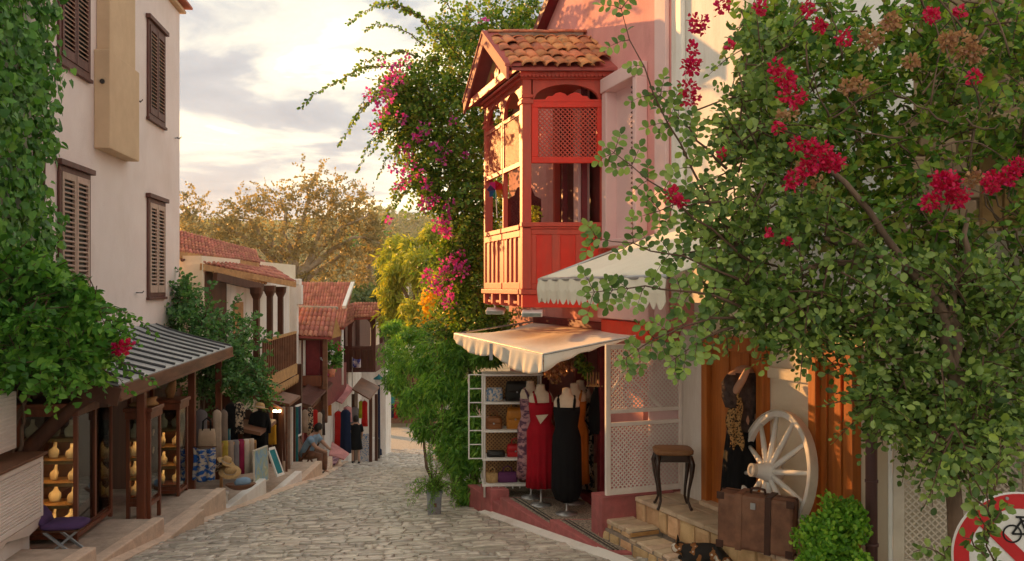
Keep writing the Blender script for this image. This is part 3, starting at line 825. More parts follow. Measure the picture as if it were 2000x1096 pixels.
# ------------------------------------------------------------------ glazed display cabinets
PLACE = {2: ('left', 'right'), 3: ('left', 'middle', 'right')}
ROWS = {4: ('bottom', 'second lowest', 'second highest', 'top'), 5: ('bottom', 'second lowest', 'middle', 'second highest', 'top')}
def bust(parent_z, p, h, lab, grp):
    """velvet necklace stand, curved like a neck and chest"""
    b = MB(rotz(p, R.uniform(-0.5, 0.3)))
    b.loft([(0, -0.10 * h, 0, 0.26 * h, 0.10 * h), (0, -0.12 * h, 0.12 * h, 0.31 * h, 0.09 * h), (0, -0.10 * h, 0.34 * h, 0.36 * h, 0.10 * h), (0, -0.03 * h, 0.52 * h, 0.33 * h, 0.10 * h),
            (0, 0.04 * h, 0.64 * h, 0.17 * h, 0.09 * h), (0, 0.08 * h, 0.76 * h, 0.115 * h, 0.08 * h), (0, 0.12 * h, h, 0.10 * h, 0.07 * h)], n=10)
    o = b.build('necklace_stand', 'ivory_velvet', smooth=True)
    tag(o, lab, 'necklace stand', grp)
def cabinet(name, lab, loc, ang, w, d, h, leg, shelves, panes_side, short, stand=2):
    """local x along the face towards the camera, y depth (away), z up; loc = near street-side corner"""
    t = thing(name, lab, 'display cabinet', loc)
    M = rotz(loc, ang)
    p = 0.045
    for (x0, y0) in ((-w, 0), (-p, 0), (-w, d - p), (-p, d - p)):
        m = MB(M); m.box(x0, x0 + p, y0, y0 + p, 0, h - 0.002); m.build('post', 'cabinet_wood', t, bev=0.005)
    m = MB(M)
    m.box(-w + p, -p, 0.006, d - 0.006, leg, leg + 0.05); m.build('base', 'cabinet_wood', t)
    m = MB(M); m.box(-w - 0.03, 0.03, -0.03, d + 0.03, h, h + 0.05).box(-w - 0.012, 0.012, -0.012, d + 0.012, h - 0.09, h - 0.001); m.build('cornice', 'cabinet_wood', t, bev=0.008)
    m = MB(M); m.box(-w + 0.01, -p - 0.01, 0.004, 0.04, leg - 0.05, leg - 0.002).box(-0.04, -0.004, p, d - p, leg - 0.05, leg - 0.002); m.build('apron', 'cabinet_wood', t)
    m = MB(M); m.box(-w + 0.012, -w + 0.02, p, d - p, leg + 0.05, h - 0.09); m.build('back_panel', 'dark_wood', t)
    m = MB(M); m.box(-w + p, -p, 0.014, 0.020, leg + 0.05, h - 0.09); m.build('pane', 'glass', t)
    n = panes_side
    for k in range(n):
        y0 = p + (d - 2 * p) * k / n; y1 = p + (d - 2 * p) * (k + 1) / n
        m = MB(M); m.box(-0.022, -0.016, y0 + 0.004, y1 - 0.004, leg + 0.05, h - 0.09); m.build('pane', 'glass', t)
        if k:
            m = MB(M); m.box(-0.045, -0.002, y0 - 0.028, y0 + 0.028, leg + 0.05, h - 0.09); m.build('mullion', 'cabinet_wood', t)
    zs = []
    for k in range(shelves):
        z = leg + 0.055 + (h - leg - 0.16) * k / shelves
        m = MB(M); m.box(-w + p + 0.004, -p - 0.004, 0.03, d - 0.03, z, z + 0.014).box(-w + p + 0.004, -p - 0.004, 0.026, 0.036, z - 0.024, z + 0.012); m.build('shelf', 'honey_wood' if k else 'cabinet_wood', t); zs.append(z + 0.016)
    for z in zs[1:]:
        m = MB(M); m.box(-w + p + 0.03, -p - 0.03, 0.046, 0.060, z - 0.032, z - 0.024); m.build('light_strip', 'lamp_warm', t)
    bk_ = min(d - 0.05, 0.36)
    m = MB(M); m.box(-w + p, -p, bk_, bk_ + 0.01, leg + 0.05, h - 0.09); m.build('divider', 'dark_wood', t)
    zst = (h - leg - 0.16) / shelves
    for k, z in enumerate(zs):
        for j in range(stand):
            q = M @ Vector((-w + w * (j + 0.5) / stand + R.uniform(-.015, .015), 0.13 + 0.07 * (j % 2), z))
            bust(0, q, zst * R.uniform(0.66, 0.82), PLACE[stand][j] + ' necklace stand on the ' + ROWS[shelves][k] + ' shelf of the ' + short, 'necklace stands in the ' + short)
    return t
A_ = math.atan2(NL.y, NL.x)
cabinet('display_cabinet', 'large corner display cabinet nearest the white louvred cupboard', (-4.72, 9.45, -2.788), A_, 0.62, 1.15, 1.47, 0.10, 5, 2, 'large corner cabinet', 3)
cabinet('display_cabinet', 'slim glazed cabinet on tall legs just behind the canopy post', (-4.55, 10.95, -2.978), A_ * 0.6, 0.30, 0.42, 1.40, 0.26, 4, 1, 'slim cabinet on tall legs', 2)
cabinet('display_cabinet', 'slim glazed cabinet with lit shelves beside the hanging tote bag', (-4.72, 12.35, -2.978), A_ * 0.6, 0.36, 0.42, 1.32, 0.09, 4, 1, 'lit slim cabinet', 2)
# wicker/wood carving laid on top of the slim cabinet
m = MB(rotz((-4.72, 11.1, -1.526), 0.2)); m.loft([(0, 0, 0, .16, .05), (0.02, 0, .03, .19, .06), (0.05, 0, .07, .12, .04), (.16, 0, .12, .03, .02)], n=10)
tag(m.build('carved_bird', 'honey_wood', smooth=True), 'carved wooden bird lying on the slim cabinet', 'carving')
m = MB(rotz((-4.93, 12.55, -1.60), 0.1)); m.loft([(0, 0, 0, .05, .04), (0, 0, .10, .08, .05), (.03, 0, .2, .06, .04), (.07, 0, .26, .015, .015)], n=10)
tag(m.build('wooden_mask', 'honey_wood', smooth=True), 'pale wooden ornament standing on the lit slim cabinet', 'carving')

# ------------------------------------------------------------------ white louvred cupboard at the left edge
cb = thing('louvred_cupboard', 'white louvred cupboard with brown top at the left edge', 'cupboard', (-4.85, 7.5, -2.62))
CBM = wall_frame((-4.83, 8.98, 0), (0.12, -1.0))      # local x towards the camera from its far end, y out
m = MB(CBM); m.box(0, 3.4, -0.62, -0.02, -2.36, -1.735); m.build('carcass', 'white_louvre', cb)
m = MB(CBM); m.box(-0.03, 3.43, -0.66, 0.03, -1.73, -1.70); m.build('top', 'brown_wood', cb, bev=0.006)
for dd in range(3):
    x0, x1 = 0.03 + dd * 1.12, 0.03 + dd * 1.12 + 1.09
    m = MB(CBM); m.box(x0, x0 + .05, -.018, .008, -2.35, -1.74).box(x1 - .05, x1, -.018, .008, -2.35, -1.74).box(x0 + .05, x1 - .05, -.018, .006, -1.79, -1.74).box(x0 + .05, x1 - .05, -.018, .006, -2.35, -2.30)
    dr = m.build('door', 'white_louvre', cb, bev=0.004)
    fs = None
    for k in range(16):
        z = -2.285 + k * 0.031
        if fs is None:
            s = MB(CBM); s.box(x0 + .052, x1 - .052, -.012, .002, z - .010, z + .016, Matrix.Rotation(math.radians(-22), 3, 'X')); fs = s.build('slat', 'white_louvre', dr)
        else: dupe(fs, (0, 0, k * 0.031), parent=dr)
m = MB(CBM); m.grid(14, 2, lambda u, v: (0.02 + 3.4 * u, -0.01 - 0.03 * v, -2.362 - 0.10 * v - 0.05 * v * math.sin(u * 23) * math.sin(u * 9))); m.build('torn_skirting', 'white_louvre', cb, solid=0.012)
m = MB(CBM); m.box(-0.02 + .10, 3.4, -0.70, -0.10, -2.9, -2.47); tag(m.build('plinth', 'whitewash', bev=0.02), 'whitewashed plinth under the white louvred cupboard', 'plinth')
sh = thing('shutter_panel', 'white shutter panel high at the left edge above the cupboard', 'shutter', (-5.1, 8.6, -1.4))
m = MB(wall_frame((-4.98, 8.75, 0), (0.12, -1.0))); m.box(0.0, 1.0, -.05, 0.0, -1.62, -1.05); m.build('panel', 'white_louvre', sh, bev=0.006)
fs = None
for k in range(13):
    s = MB(wall_frame((-4.98, 8.75, 0), (0.12, -1.0))); s.box(.05, .95, -.004, .012, -1.58, -1.565)
    if fs is None: fs = s.build('slat', 'white_louvre', sh)
    else: dupe(fs, (0, 0, k * 0.04))
m = MB(WL); m.box(wl(9.33), wl(4), 0.004, 0.14, -2.7, -0.95); tag(m.build('garden_wall', 'cream_wall', bev=0.02), 'low cream wall behind the white cupboard under the vine', 'wall')

# folding stool with purple cushion
st = thing('folding_stool', 'folding stool with purple cushion beside the corner cabinet', 'stool', (-4.62, 8.95, -2.62))
SM = rotz((-4.66, 9.08, -2.788), 0.15)
for s_, off in ((1, -.13), (-1, -.13), (1, .13), (-1, .13)):
    m = MB(SM); m.beam((-0.16 * s_, off + .01 * s_, 0.0), (0.16 * s_, off + .01 * s_, 0.27), 0.022, 0.03, up=(0, 1, 0)); m.build('leg', 'zinc', st)
m = MB(SM); m.box(-.18, .18, -.16, .16, .27, .285); m.build('seat', 'dark_wood', st)
m = MB(SM); m.loft([(0, 0, .288, .19, .16), (0, 0, .30, .22, .18), (0, 0, .33, .22, .18), (0, 0, .35, .18, .14)], n=20, p=4); m.build('cushion', 'cloth_purple', st, smooth=True)
m = MB(SM @ Matrix.Translation((-.17, 0, .33)) @ Matrix.Rotation(-0.6, 4, 'Y')); m.loft([(0, 0, 0, .03, .14), (0, 0, .06, .05, .16), (0, 0, .16, .045, .15), (0, 0, .2, .02, .12)], n=16, p=3); m.build('back_cushion', 'cloth_purple', st, smooth=True)
# ------------------------------------------------------------------ right: the pink house
UR = Vector((-0.3, 1, 0)).normalized()
WR = wall_frame((4.15, 0, 0), (-0.3, 1))
def wr(Y): return Y * 1.04403
ph = thing('pink_house', 'pink rendered house with a sloping verge behind the red oriel', 'house', (1.2, 10, -2.6))
top = lambda Y: 3.60 + (12.27 - Y) * 0.53
m = MB(WR)
m.prism([(wr(8.6), -0.42), (wr(14.0), -0.42), (wr(14.0), top(14.0)), (wr(8.6), top(8.6))], -5.0, 0.0)
m.build('upper_wall', 'pink_wall', ph)
m = MB(WR)
m.box(wr(9.25), wr(10.25), -0.5, -0.02, -3.2, -0.422).box(wr(12.6), wr(14.0), -5.0, -0.02, -3.2, -0.422)
m.build('lower_wall', 'pink_wall', ph)
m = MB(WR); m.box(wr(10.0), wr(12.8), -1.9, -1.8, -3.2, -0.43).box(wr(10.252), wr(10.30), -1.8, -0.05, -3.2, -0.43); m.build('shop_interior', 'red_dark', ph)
m = MB(WR); m.box(wr(10.0), wr(13.0), -1.9, -0.03, -2.72, -2.60); m.build('shop_floor', 'step_top', ph)
for a_ in (10.28, 11.05, 12.5):
    m = MB(WR); m.box(wr(a_), wr(a_) + 0.09, -0.14, 0.03, -2.6, -0.43); m.build('door_post', 'maroon', ph, bev=0.006)
m = MB(WR); m.box(wr(10.2), wr(12.7), -0.04, 0.035, -0.58, -0.424); m.build('door_head', 'maroon', ph, bev=0.006)
m = MB(WR); m.box(wr(10.30), wr(11.1), -0.06, 0.10, -2.75, -2.52); m.build('door_sill', 'maroon', ph, bev=0.01)
vb = MB(WR); vb.prism([(wr(14.0), top(14.0) - 0.02), (wr(8.6), top(8.6) - 0.02), (wr(8.6), top(8.6) + 0.12), (wr(14.0), top(14.0) + 0.12)], -5.0, 0.14); vb.build('verge', 'maroon', ph)
# pale pilaster band and window surround
m = MB(WR); m.box(wr(8.62), wr(8.86), 0.002, 0.05, -0.42, 5.2); m.build('corner_pilaster', 'pink_trim', ph, bev=0.01)
m = MB(WR)
m.box(wr(9.10), wr(9.98), 0.002, 0.16, 2.20, 2.36).box(wr(9.86), wr(9.98), 0.002, 0.14, 0.52, 2.2).box(wr(9.10), wr(9.18), 0.002, 0.14, 0.52, 2.2).box(wr(9.10), wr(9.98), 0.002, 0.18, 0.44, 0.52)
wd = m.build('window', 'pink_trim', ph, bev=0.01)
m = MB(WR); m.box(wr(9.18), wr(9.86), 0.003, 0.012, 0.52, 2.2); m.build('pane', 'pink_trim', wd)
fs = None
for k in range(30):
    if fs is None:
        s = MB(WR); s.box(wr(9.19), wr(9.36), 0.04, 0.07, 0.56, 0.58, Matrix.Rotation(math.radians(35), 3, 'X')); fs = s.build('slat', 'shutter_brown', wd)
    else: dupe(fs, (0, 0, 0.054 * k), parent=wd)
m = MB(WR); m.box(wr(8.9), wr(10.2), 0.002, 0.10, -0.36, -0.14); m.build('string_course', 'pink_trim', ph, bev=0.012)
m = MB(WR); m.box(wr(9.0), wr(10.2), 0.002, 0.05, -0.56, -0.38); m.build('sign_board', 'red_panel', ph, bev=0.006)

# ------------------------------------------------------------------ red oriel (skewed plan follows the street line)
A = Vector((0.12, 10.0, 0)); LO, BO = 1.733, 1.03
BM = Matrix(((UR.x, 1, 0, A.x), (UR.y, 0, 0, A.y), (0, 0, 1, 0), (0, 0, 0, 1)))     # local x along the street, y inward to the wall, z up
orl = thing('oriel', 'red painted wooden oriel with lattice screens and clay tiled roof', 'oriel', tuple(A + Vector((0.3, 0.8, -0.05))))
def ob(name, mt, *boxes, bev=0.006, parent=orl):
    m = MB(BM)
    for b in boxes: m.box(*b)
    return m.build(name, mt, parent, bev=bev)
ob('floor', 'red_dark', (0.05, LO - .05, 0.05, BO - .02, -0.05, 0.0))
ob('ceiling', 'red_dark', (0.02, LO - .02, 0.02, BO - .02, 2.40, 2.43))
PW = 0.105
for (a, b) in ((0, 0), (LO - 0.07, 0), (0, BO - PW)):
    ob('post', 'red_paint', (a, a + (PW if a == 0 else .07), b, b + PW, -0.03, 2.42), (a - .018, a + (PW if a == 0 else .07) + .018, b - .018, b + PW + .018, 2.10, 2.15), (a - .012, a + (PW if a == 0 else .07) + .012, b - .012, b + PW + .012, 2.17, 2.21), bev=0.008)
ob('post', 'red_paint', (LO - .07, LO, BO - PW, BO - .004, -0.03, 2.42))
ob('post', 'red_paint', (0.83, 0.875, 0.012, 0.07, -0.03, 2.42))
# --- face towards the camera: arch board, crested lattice frame, rail, panels
def arch(a0, a1, zs, zc, ztop, n=18):
    lo = [(a0 + (a1 - a0) * k / n, zs + (zc - zs) * math.sqrt(max(0, 1 - (2 * k / n - 1) ** 2))) for k in range(n + 1)]
    hi = [(p[0], ztop) for p in lo]
    return lo, hi
FM = BM @ Matrix(((0, 1, 0, 0), (1, 0, 0, 0), (0, 0, 1, 0), (0, 0, 0, 1)))            # local x inward (rightwards), y along the street, z up
m = MB(FM); lo, hi = arch(PW + .02, BO - PW - .02, 2.13, 2.33, 2.42); m.strip(lo, hi, 0.02, 0.065); m.build('arch_board', 'red_paint', orl)
x0, x1 = PW + .002, BO - PW + .01
m = MB(FM)
crest = [(x0, 2.125), (x1, 2.125), (x1, 2.15), (x1 - .16, 2.152), (x1 - .19, 2.19), (x1 - .24, 2.19), (x1 - .28, 2.225), (x1 - .33, 2.235), ((x0 + x1) / 2 + .03, 2.215), ((x0 + x1) / 2, 2.19),
         ((x0 + x1) / 2 - .03, 2.215), (x0 + .33, 2.235), (x0 + .28, 2.225), (x0 + .24, 2.19), (x0 + .19, 2.19), (x0 + .16, 2.152), (x0, 2.15)]
m.prism(crest, 0.002, 0.03); m.build('crest', 'red_panel', orl)
m = MB(FM); m.box(x0, x1, -.004, .045, 2.06, 2.123).box(x0, x1, -.004, .045, 1.42, 1.49).box(x0, x0 + .075, -.004, .043, 1.49, 2.06).box(x1 - .075, x1, -.004, .043, 1.49, 2.06)
m.build('screen_frame', 'red_panel', orl, bev=0.006)
def lattice(M, x0, x1, z0, z1, y, pitch, w, mt, parent, name='lattice', th=0.008, kind=None):
    m = MB(M)
    for s_ in (1, -1):
        c = (x0 - (z1 - z0)) if s_ == 1 else x0
        end = x1 if s_ == 1 else x1 + (z1 - z0)
        while c < end:
            a = (c, z0); b = (c + s_ * (z1 - z0), z1)
            (xa, za), (xb, zb) = a, b
            if xa > xb: xa, za, xb, zb = xb, zb, xa, za
            sl = (zb - za) / (xb - xa)
            if xa < x0: za += sl * (x0 - xa); xa = x0
            if xb > x1: zb += sl * (x1 - xb); xb = x1
            if xb - xa > 0.01:
                h = w * 0.7; yy = y + (th * 0.5 * s_)
                m.add([(xa, yy - th / 2, za - h), (xb, yy - th / 2, zb - h), (xb, yy - th / 2, zb + h), (xa, yy - th / 2, za + h),
                       (xa, yy + th / 2, za - h), (xb, yy + th / 2, zb - h), (xb, yy + th / 2, zb + h), (xa, yy + th / 2, za + h)],
                      [(0, 1, 2, 3), (7, 6, 5, 4), (0, 4, 5, 1), (3, 2, 6, 7)])
            c += pitch
    return m.build(name, mt, parent, kind=kind)
lattice(FM, x0 + .075, x1 - .075, 1.49, 2.06, 0.02, 0.052, 0.013, 'red_paint', orl)
ob('rail', 'red_paint', (-.012, .075, -.012, BO - .01, .69, .74), (0.0, .06, 0.0, BO - .01, .665, .688))
ob('lower_frame', 'red_paint', (.015, .06, PW + .001, BO - PW, .60, .664), (.015, .06, PW + .001, BO - PW, -.03, .03), (.015, .06, .105, .165, .03, .60), (.015, .06, .345, .44, .03, .60), (.015, .06, .62, .715, .03, .60), (.015, .06, .885, .925, .03, .60))
for (b0, b1) in ((.165, .345), (.44, .62), (.715, .885)):
    ob('panel', 'red_panel', (.030, .045, b0, b1, .03, .60), bev=0)
ob('base_beam', 'red_paint', (-.02, .08, -.02, BO - .004, -.09, -.032))
ob('skirt_board', 'red_panel', (0.0, .05, 0.0, BO - .004, -.24, -.092))
for k in range(7):
    ob('soffit_board', 'red_paint', (.06 + k * .235, .06 + k * .235 + .215, .02, BO - .01, -.20, -.17), bev=0)
# --- street face: two arched lights with lattice, boarded apron, corbels
for (a0, a1) in ((PW, .83), (.875, LO - .07)):
    m = MB(BM); lo, hi = arch(a0, a1, 2.02, 2.32, 2.42); m.strip(lo, hi, 0.01, 0.05); m.build('arch_board', 'red_paint', orl)
    ob('screen_frame', 'red_paint', (a0, a1, .005, .045, 2.0, 2.05), (a0, a1, .005, .045, 1.40, 1.46), (a0, a0 + .04, .005, .043, 1.46, 2.0), (a1 - .04, a1, .005, .043, 1.46, 2.0), bev=0.004)
    lattice(BM, a0 + .04, a1 - .04, 1.46, 2.0, 0.025, 0.052, 0.013, 'red_paint', orl)
    ob('rail', 'red_paint', (a0, a1, -.015, .06, .66, .72))
    n = 4
    for k in range(n):
        w_ = (a1 - a0) / n
        ob('apron_board', 'red_paint', (a0 + k * w_ + .012, a0 + (k + 1) * w_ - .012, .018, .04, -.03, .64), bev=0.004)
    ob('apron_frame', 'red_paint', (a0, a1, -.002, .046, .58, .655), (a0, a1, -.002, .046, -.03, .05), *[(a0 + k * (a1 - a0) / n - .02, a0 + k * (a1 - a0) / n + .02, -.002, .043, .05, .58) for k in range(1, n)], bev=0.004)
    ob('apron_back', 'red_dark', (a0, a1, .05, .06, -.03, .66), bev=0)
ob('base_beam', 'red_paint', (.082, LO + .02, -.03, .05, -.09, -.032))
for k in range(5):
    a = .10 + k * .385
    m = MB(BM); m.prism([(-.01, -.092), (.5, -.092), (.5, -.20), (.06, -.24), (-.01, -.22)], a, a + .075, axis='x'); m.build('corbel', 'red_paint', orl, bev=0.006)
# --- cornice with small scallops
ob('cornice', 'red_paint', (-.06, LO + .06, -.06, BO - .004, 2.422, 2.455), (-.03, LO + .03, -.03, BO - .004, 2.38, 2.421))
m = MB(FM)
n = 24
for k in range(n):
    a = -.05 + k * (BO + .04) / n; w_ = (BO + .04) / n
    m.prism([(a, 2.455), (a + w_ * .96, 2.455), (a + w_ * .96, 2.415), (a + w_ * .72, 2.395), (a + w_ * .24, 2.395), (a, 2.415)], -.085, -.062)
m.build('scallop_trim', 'red_paint', orl)
# --- roof: ridge runs from the wall out over the street
OV = 0.16
def RP(a, b, off=0.0):
    """roof surface: a along the street (-OV .. LO+OV), b inward; off = height above the deck"""
    t = abs(a - LO / 2) / (LO / 2 + OV)
    return (a, b, 3.12 - 0.64 * t + off)
for s_, nm in ((0, 'near'), (1, 'far')):
    a0 = -OV if s_ == 0 else LO + OV
    m = MB(BM)
    p = [RP(a0, -.20), RP(LO / 2, -.20), RP(LO / 2, 1.05 + (LO / 2) * 0), RP(a0, 1.05)]
    m.hexa([(q[0], q[1], q[2] - .035) for q in p] + p); m.build('roof_deck', 'roof_board', orl)
rf = ob('roof', 'ridge_mortar', (LO / 2 - .07, LO / 2 + .07, -.16, 1.0, 3.105, 3.165), bev=0.02)
def tile_mesh():
    m = MB(); n = 6
    def pt(u, v, th):
        w_ = .072 - .010 * v; ang = math.pi * (u - .5) * .95
        return (math.sin(ang) * (w_ + th), v * .30, math.cos(ang) * (w_ * .62 + th) + .012 * 0)
    for th in (0.0,):
        vs1 = [pt(i / n, v, 0.012) for v in (0, 1) for i in range(n + 1)]
        vs2 = [pt(i / n, v, 0.0) for v in (0, 1) for i in range(n + 1)]
    k = n + 1
    fs = [(i, i + 1, k + i + 1, k + i) for i in range(n)] + [(2 * k + k + i, 2 * k + k + i + 1, 2 * k + i + 1, 2 * k + i) for i in range(n)]
    fs += [(2 * k + i, 2 * k + i + 1, i + 1, i) for i in range(n)] + [(k + i, k + i + 1, 3 * k + i + 1, 3 * k + i) for i in range(n)]
    fs += [(0, k, 3 * k, 2 * k), (n, 2 * k + n, 3 * k + n, k + n)]
    m.add(vs1 + vs2, fs)
    me = bpy.data.meshes.new('tile'); me.from_pydata([tuple(v) for v in m.v], [], m.f); me.materials.append(MAT['clay_tile'])
    me.polygons.foreach_set('use_smooth', [True] * len(me.polygons))
    return me
TM = tile_mesh()
rows = 5
for r_ in range(rows):
    for c in range(10):
        t0 = 1.0 - r_ * 0.205                      # from the eave up
        a = LO / 2 - t0 * (LO / 2 + OV) - .02
        b = -.115 + c * 0.132 + R.uniform(-.008, .008)
        lim = 0.30 * (a) + 1.03
        if b > lim - .03: continue
        p = BM @ Vector(RP(a, b, 0.006))
        q = BM @ Vector(RP(a + .3, b, 0.006))
        y_ = (q - p).normalized(); x_ = Vector((1, 0, 0)); z_ = x_.cross(y_).normalized(); x_ = y_.cross(z_)
        Mt = Matrix(((x_.x, y_.x, z_.x, p.x), (x_.y, y_.y, z_.y, p.y), (x_.z, y_.z, z_.z, p.z), (0, 0, 0, 1)))
        Mt = Mt @ Matrix.Translation((0, R.uniform(-.02, .015), R.uniform(0.012, .03))) @ Matrix.Rotation(R.uniform(-.06, .06), 4, 'Z') @ Matrix.Rotation(-0.05 + R.uniform(-.03, .03), 4, 'X')
        link('tile', TM, rf, Mt)
for k in range(6):                                  # ridge tiles
    p = BM @ Vector((LO / 2, -.17 + k * .19, 3.14))
    Mt = Matrix.Translation(p) @ Matrix.Rotation(-math.pi / 2 + R.uniform(-.05, .05), 4, 'Z') @ Matrix.Scale(1.15, 4, (1, 0, 0)) @ Matrix.Rotation(R.uniform(-.04, .04), 4, 'X')
    link('ridge_tile', TM, rf, Mt)
# barge boards and carved gable
for s_ in (0, 1):
    a0 = -OV - .02 if s_ == 0 else LO + OV + .02
    m = MB(BM)
    p0, p1 = (a0, 2.45), (LO / 2, 3.13)
    m.prism([(p0[0], p0[1] - .11), (p1[0], p1[1] - .13), (p1[0], p1[1] + .02), (p0[0], p0[1] + .035)], -.235, -.205)
    m.build('barge_board', 'roof_board', orl, bev=0.005)
    m = MB(BM); m.prism([(p0[0], p0[1] + .037), (p1[0], p1[1] + .022), (p1[0], p1[1] + .06), (p0[0], p0[1] + .075)], -.25, -.06); m.build('verge_tiles', 'roof_board', orl, bev=0.006)
ob('gable_tie', 'red_paint', (-OV, LO + OV, -.20, -.165, 2.40, 2.50))
m = MB(BM); m.prism([(.04, 2.50), (LO - .04, 2.50), (LO / 2, 2.98)], -.05, -.03); m.build('gable_panel', 'honey_wood', orl)
for k in range(5):
    x = .34 + k * .26; h = .30 - abs(k - 2) * .11
    m = MB(BM); m.prism([(x - .07, 2.53), (x + .07, 2.53), (x + .09, 2.53 + h * .5), (x, 2.53 + h), (x - .09, 2.53 + h * .5)], -.066, -.051); m.build('carving', 'red_paint', orl)
# --- inside the oriel: dark lining, doors, screen
ob('back_door', 'maroon', (1.05, 1.6, BO + .10 - .3 * 0, BO + .13, 0.0, 1.9), bev=0)
ob('dark_lining', 'red_dark', (0.04, LO - .04, BO - .03, BO - .012, 0.0, 2.40), bev=0)  # dark sheet over the pink wall, inner shade put into its colour
ob('inner_pier', 'pink_trim', (0.50, .66, .82, .96, 0.0, 2.38))
ob('inner_frame', 'maroon', (.30, .36, .80, .86, 0.0, 2.38), (0.98, 1.04, .80, .86, 0.0, 2.38))
cs = thing('carved_screen', 'dark carved wooden screen standing inside the red oriel', 'screen', tuple(BM @ Vector((.9, .35, 0))))
SMx = BM @ Matrix(((0, 1, 0, .95), (1, 0, 0, 0), (0, 0, 1, 0), (0, 0, 0, 1)))
m = MB(SMx); m.prism([(.10, 0), (.52, 0), (.52, 1.10), (.44, 1.14), (.40, 1.24), (.31, 1.28), (.22, 1.24), (.18, 1.14), (.10, 1.10)], 0, .025); m.build('panel', 'red_dark', cs)
lattice(SMx, .14, .48, .75, 1.08, -.012, .04, .008, 'maroon', cs)
# --- pinwheel tied to the middle post
pw = thing('pinwheel', 'rainbow toy pinwheel tied to the red oriel', 'pinwheel', tuple(BM @ Vector((.85, -.05, 1.08))))
pc = [('cloth_scarlet'), ('cloth_orange'), ('cloth_yellow'), ('cloth_green'), ('cloth_blue'), ('cloth_purple'), ('cloth_pinkbright'), ('cloth_red')]
PM = Matrix.Translation(BM @ Vector((.85, -.08, 1.20))) @ Matrix.Rotation(0.5, 4, 'Z')
for k in range(8):
    a = k * math.pi / 4
    m = MB(PM @ Matrix.Rotation(a, 4, 'Y')); m.add([(0, 0, 0), (.10, -.025, .02), (.085, .0, .09), (.01, .012, .07)], [(0, 1, 2, 3)]); m.build('blade', pc[k], pw, solid=.004)
m = MB(); q = PM.translation; m.tube([q, q + Vector((.02, .01, -.35))], .005, 6); m.build('stick', 'plastic_white', pw)
m = MB(rotz(BM @ Vector((.35, .22, 0)), 0)); m.loft([(0, 0, .0, .07, .07), (0, 0, .62, .09, .09)], n=12)
vp = thing('potted_plant', 'small potted plant behind the oriel rail', 'plant', tuple(BM @ Vector((.35, .22, 0))))
m.build('pot', 'clay_tile', vp, smooth=True)
P, D, N = clump_pts(BM @ Vector((.35, .22, .84)), (.10, .12, .16), 120, shell=.2)
leaves(P, D, N, .05, T_SMALL, 'foliage', 'leaf_yellow', vp)
# --- two white flood lights under the oriel
for i, (p, lab) in enumerate(((W(968, 607, 11.3), 'white flood light under the far end of the oriel'), (W(1040, 611, 10.0), 'white flood light under the near corner of the oriel'))):
    t = thing('flood_light', lab, 'flood light', tuple(p), 'flood lights under the oriel')
    M = rotz(p, -.1)
    m = MB(M @ Matrix.Rotation(.25, 4, 'X')); m.box(-.12, .12, -.08, .08, -.03, .025); m.build('housing', 'plastic_white', t, bev=.012)
    m = MB(M); m.tube([(0, .05, .02), (-.03, .06, .10), (-.08, .08, .18)], .014, 6); m.build('bracket', 'plastic_white', t)
    m = MB(M @ Matrix.Rotation(.25, 4, 'X')); m.box(-.10, .10, -.088, -.081, -.024, .018); m.build('lens', 'glass', t)

# ------------------------------------------------------------------ white house with orange timber doors
UW = Vector((-0.4, 1, 0)).normalized()
WW = wall_frame((5.34, 0, 0), (-0.4, 1))
def ww(Y): return Y * 1.07703
wh = thing('white_house', 'white rendered house with orange timber doors on the right', 'house', (2.3, 7.5, -2.12))
m = MB(WR); m.box(wr(7.15), wr(8.598), -4.5, -0.004, -0.15, 6.2); m.build('upper_wall', 'whitewash', wh)
m = MB(WR); m.box(wr(8.30), wr(8.42), -.003, .05, -.15, 6.2); m.build('drain_pipe', 'white_paint', wh, bev=.02)
m = MB(WW); m.box(ww(6.62), ww(8.93), -4.0, 0.0, -3.0, -0.152); m.build('lower_wall', 'cream_wall', wh)
m = MB(WW); m.box(ww(8.54), ww(8.93), 0.002, 0.05, -3.0, -0.154); m.build('pilaster', 'whitewash', wh, bev=.01)
def timber_door(Ya, Yb, planks, name):
    """Ya far, Yb near"""
    a, b = ww(Yb), ww(Ya)
    m = MB(WW)
    m.box(a, a + .09, .003, .09, -2.12, -0.46).box(b - .09, b, .003, .09, -2.12, -0.46).box(a + .09, b - .09, .003, .09, -.60, -.46)
    d = m.build(name, 'door_wood', wh, bev=.006)
    n = planks
    for k in range(n):
        w_ = (b - a - .18) / n
        m = MB(WW); m.box(a + .09 + k * w_ + .004, a + .09 + (k + 1) * w_ - .004, .010, .034 + .012 * (k % 2), -2.11, -.602); m.build('plank', 'door_wood', d, bev=.004)
    return d
timber_door(8.53, 7.66, 5, 'door')
timber_door(7.12, 6.66, 4, 'door')
m = MB(WW); m.box(ww(7.1), ww(7.68), .002, .035, -.80, -.70); m.build('moulding', 'cream_wall', wh, bev=.01)
m = MB(WW); m.box(ww(7.6), ww(8.5), .004, .14, -2.115, -2.07); m.build('threshold', 'step_top', wh, bev=.01)

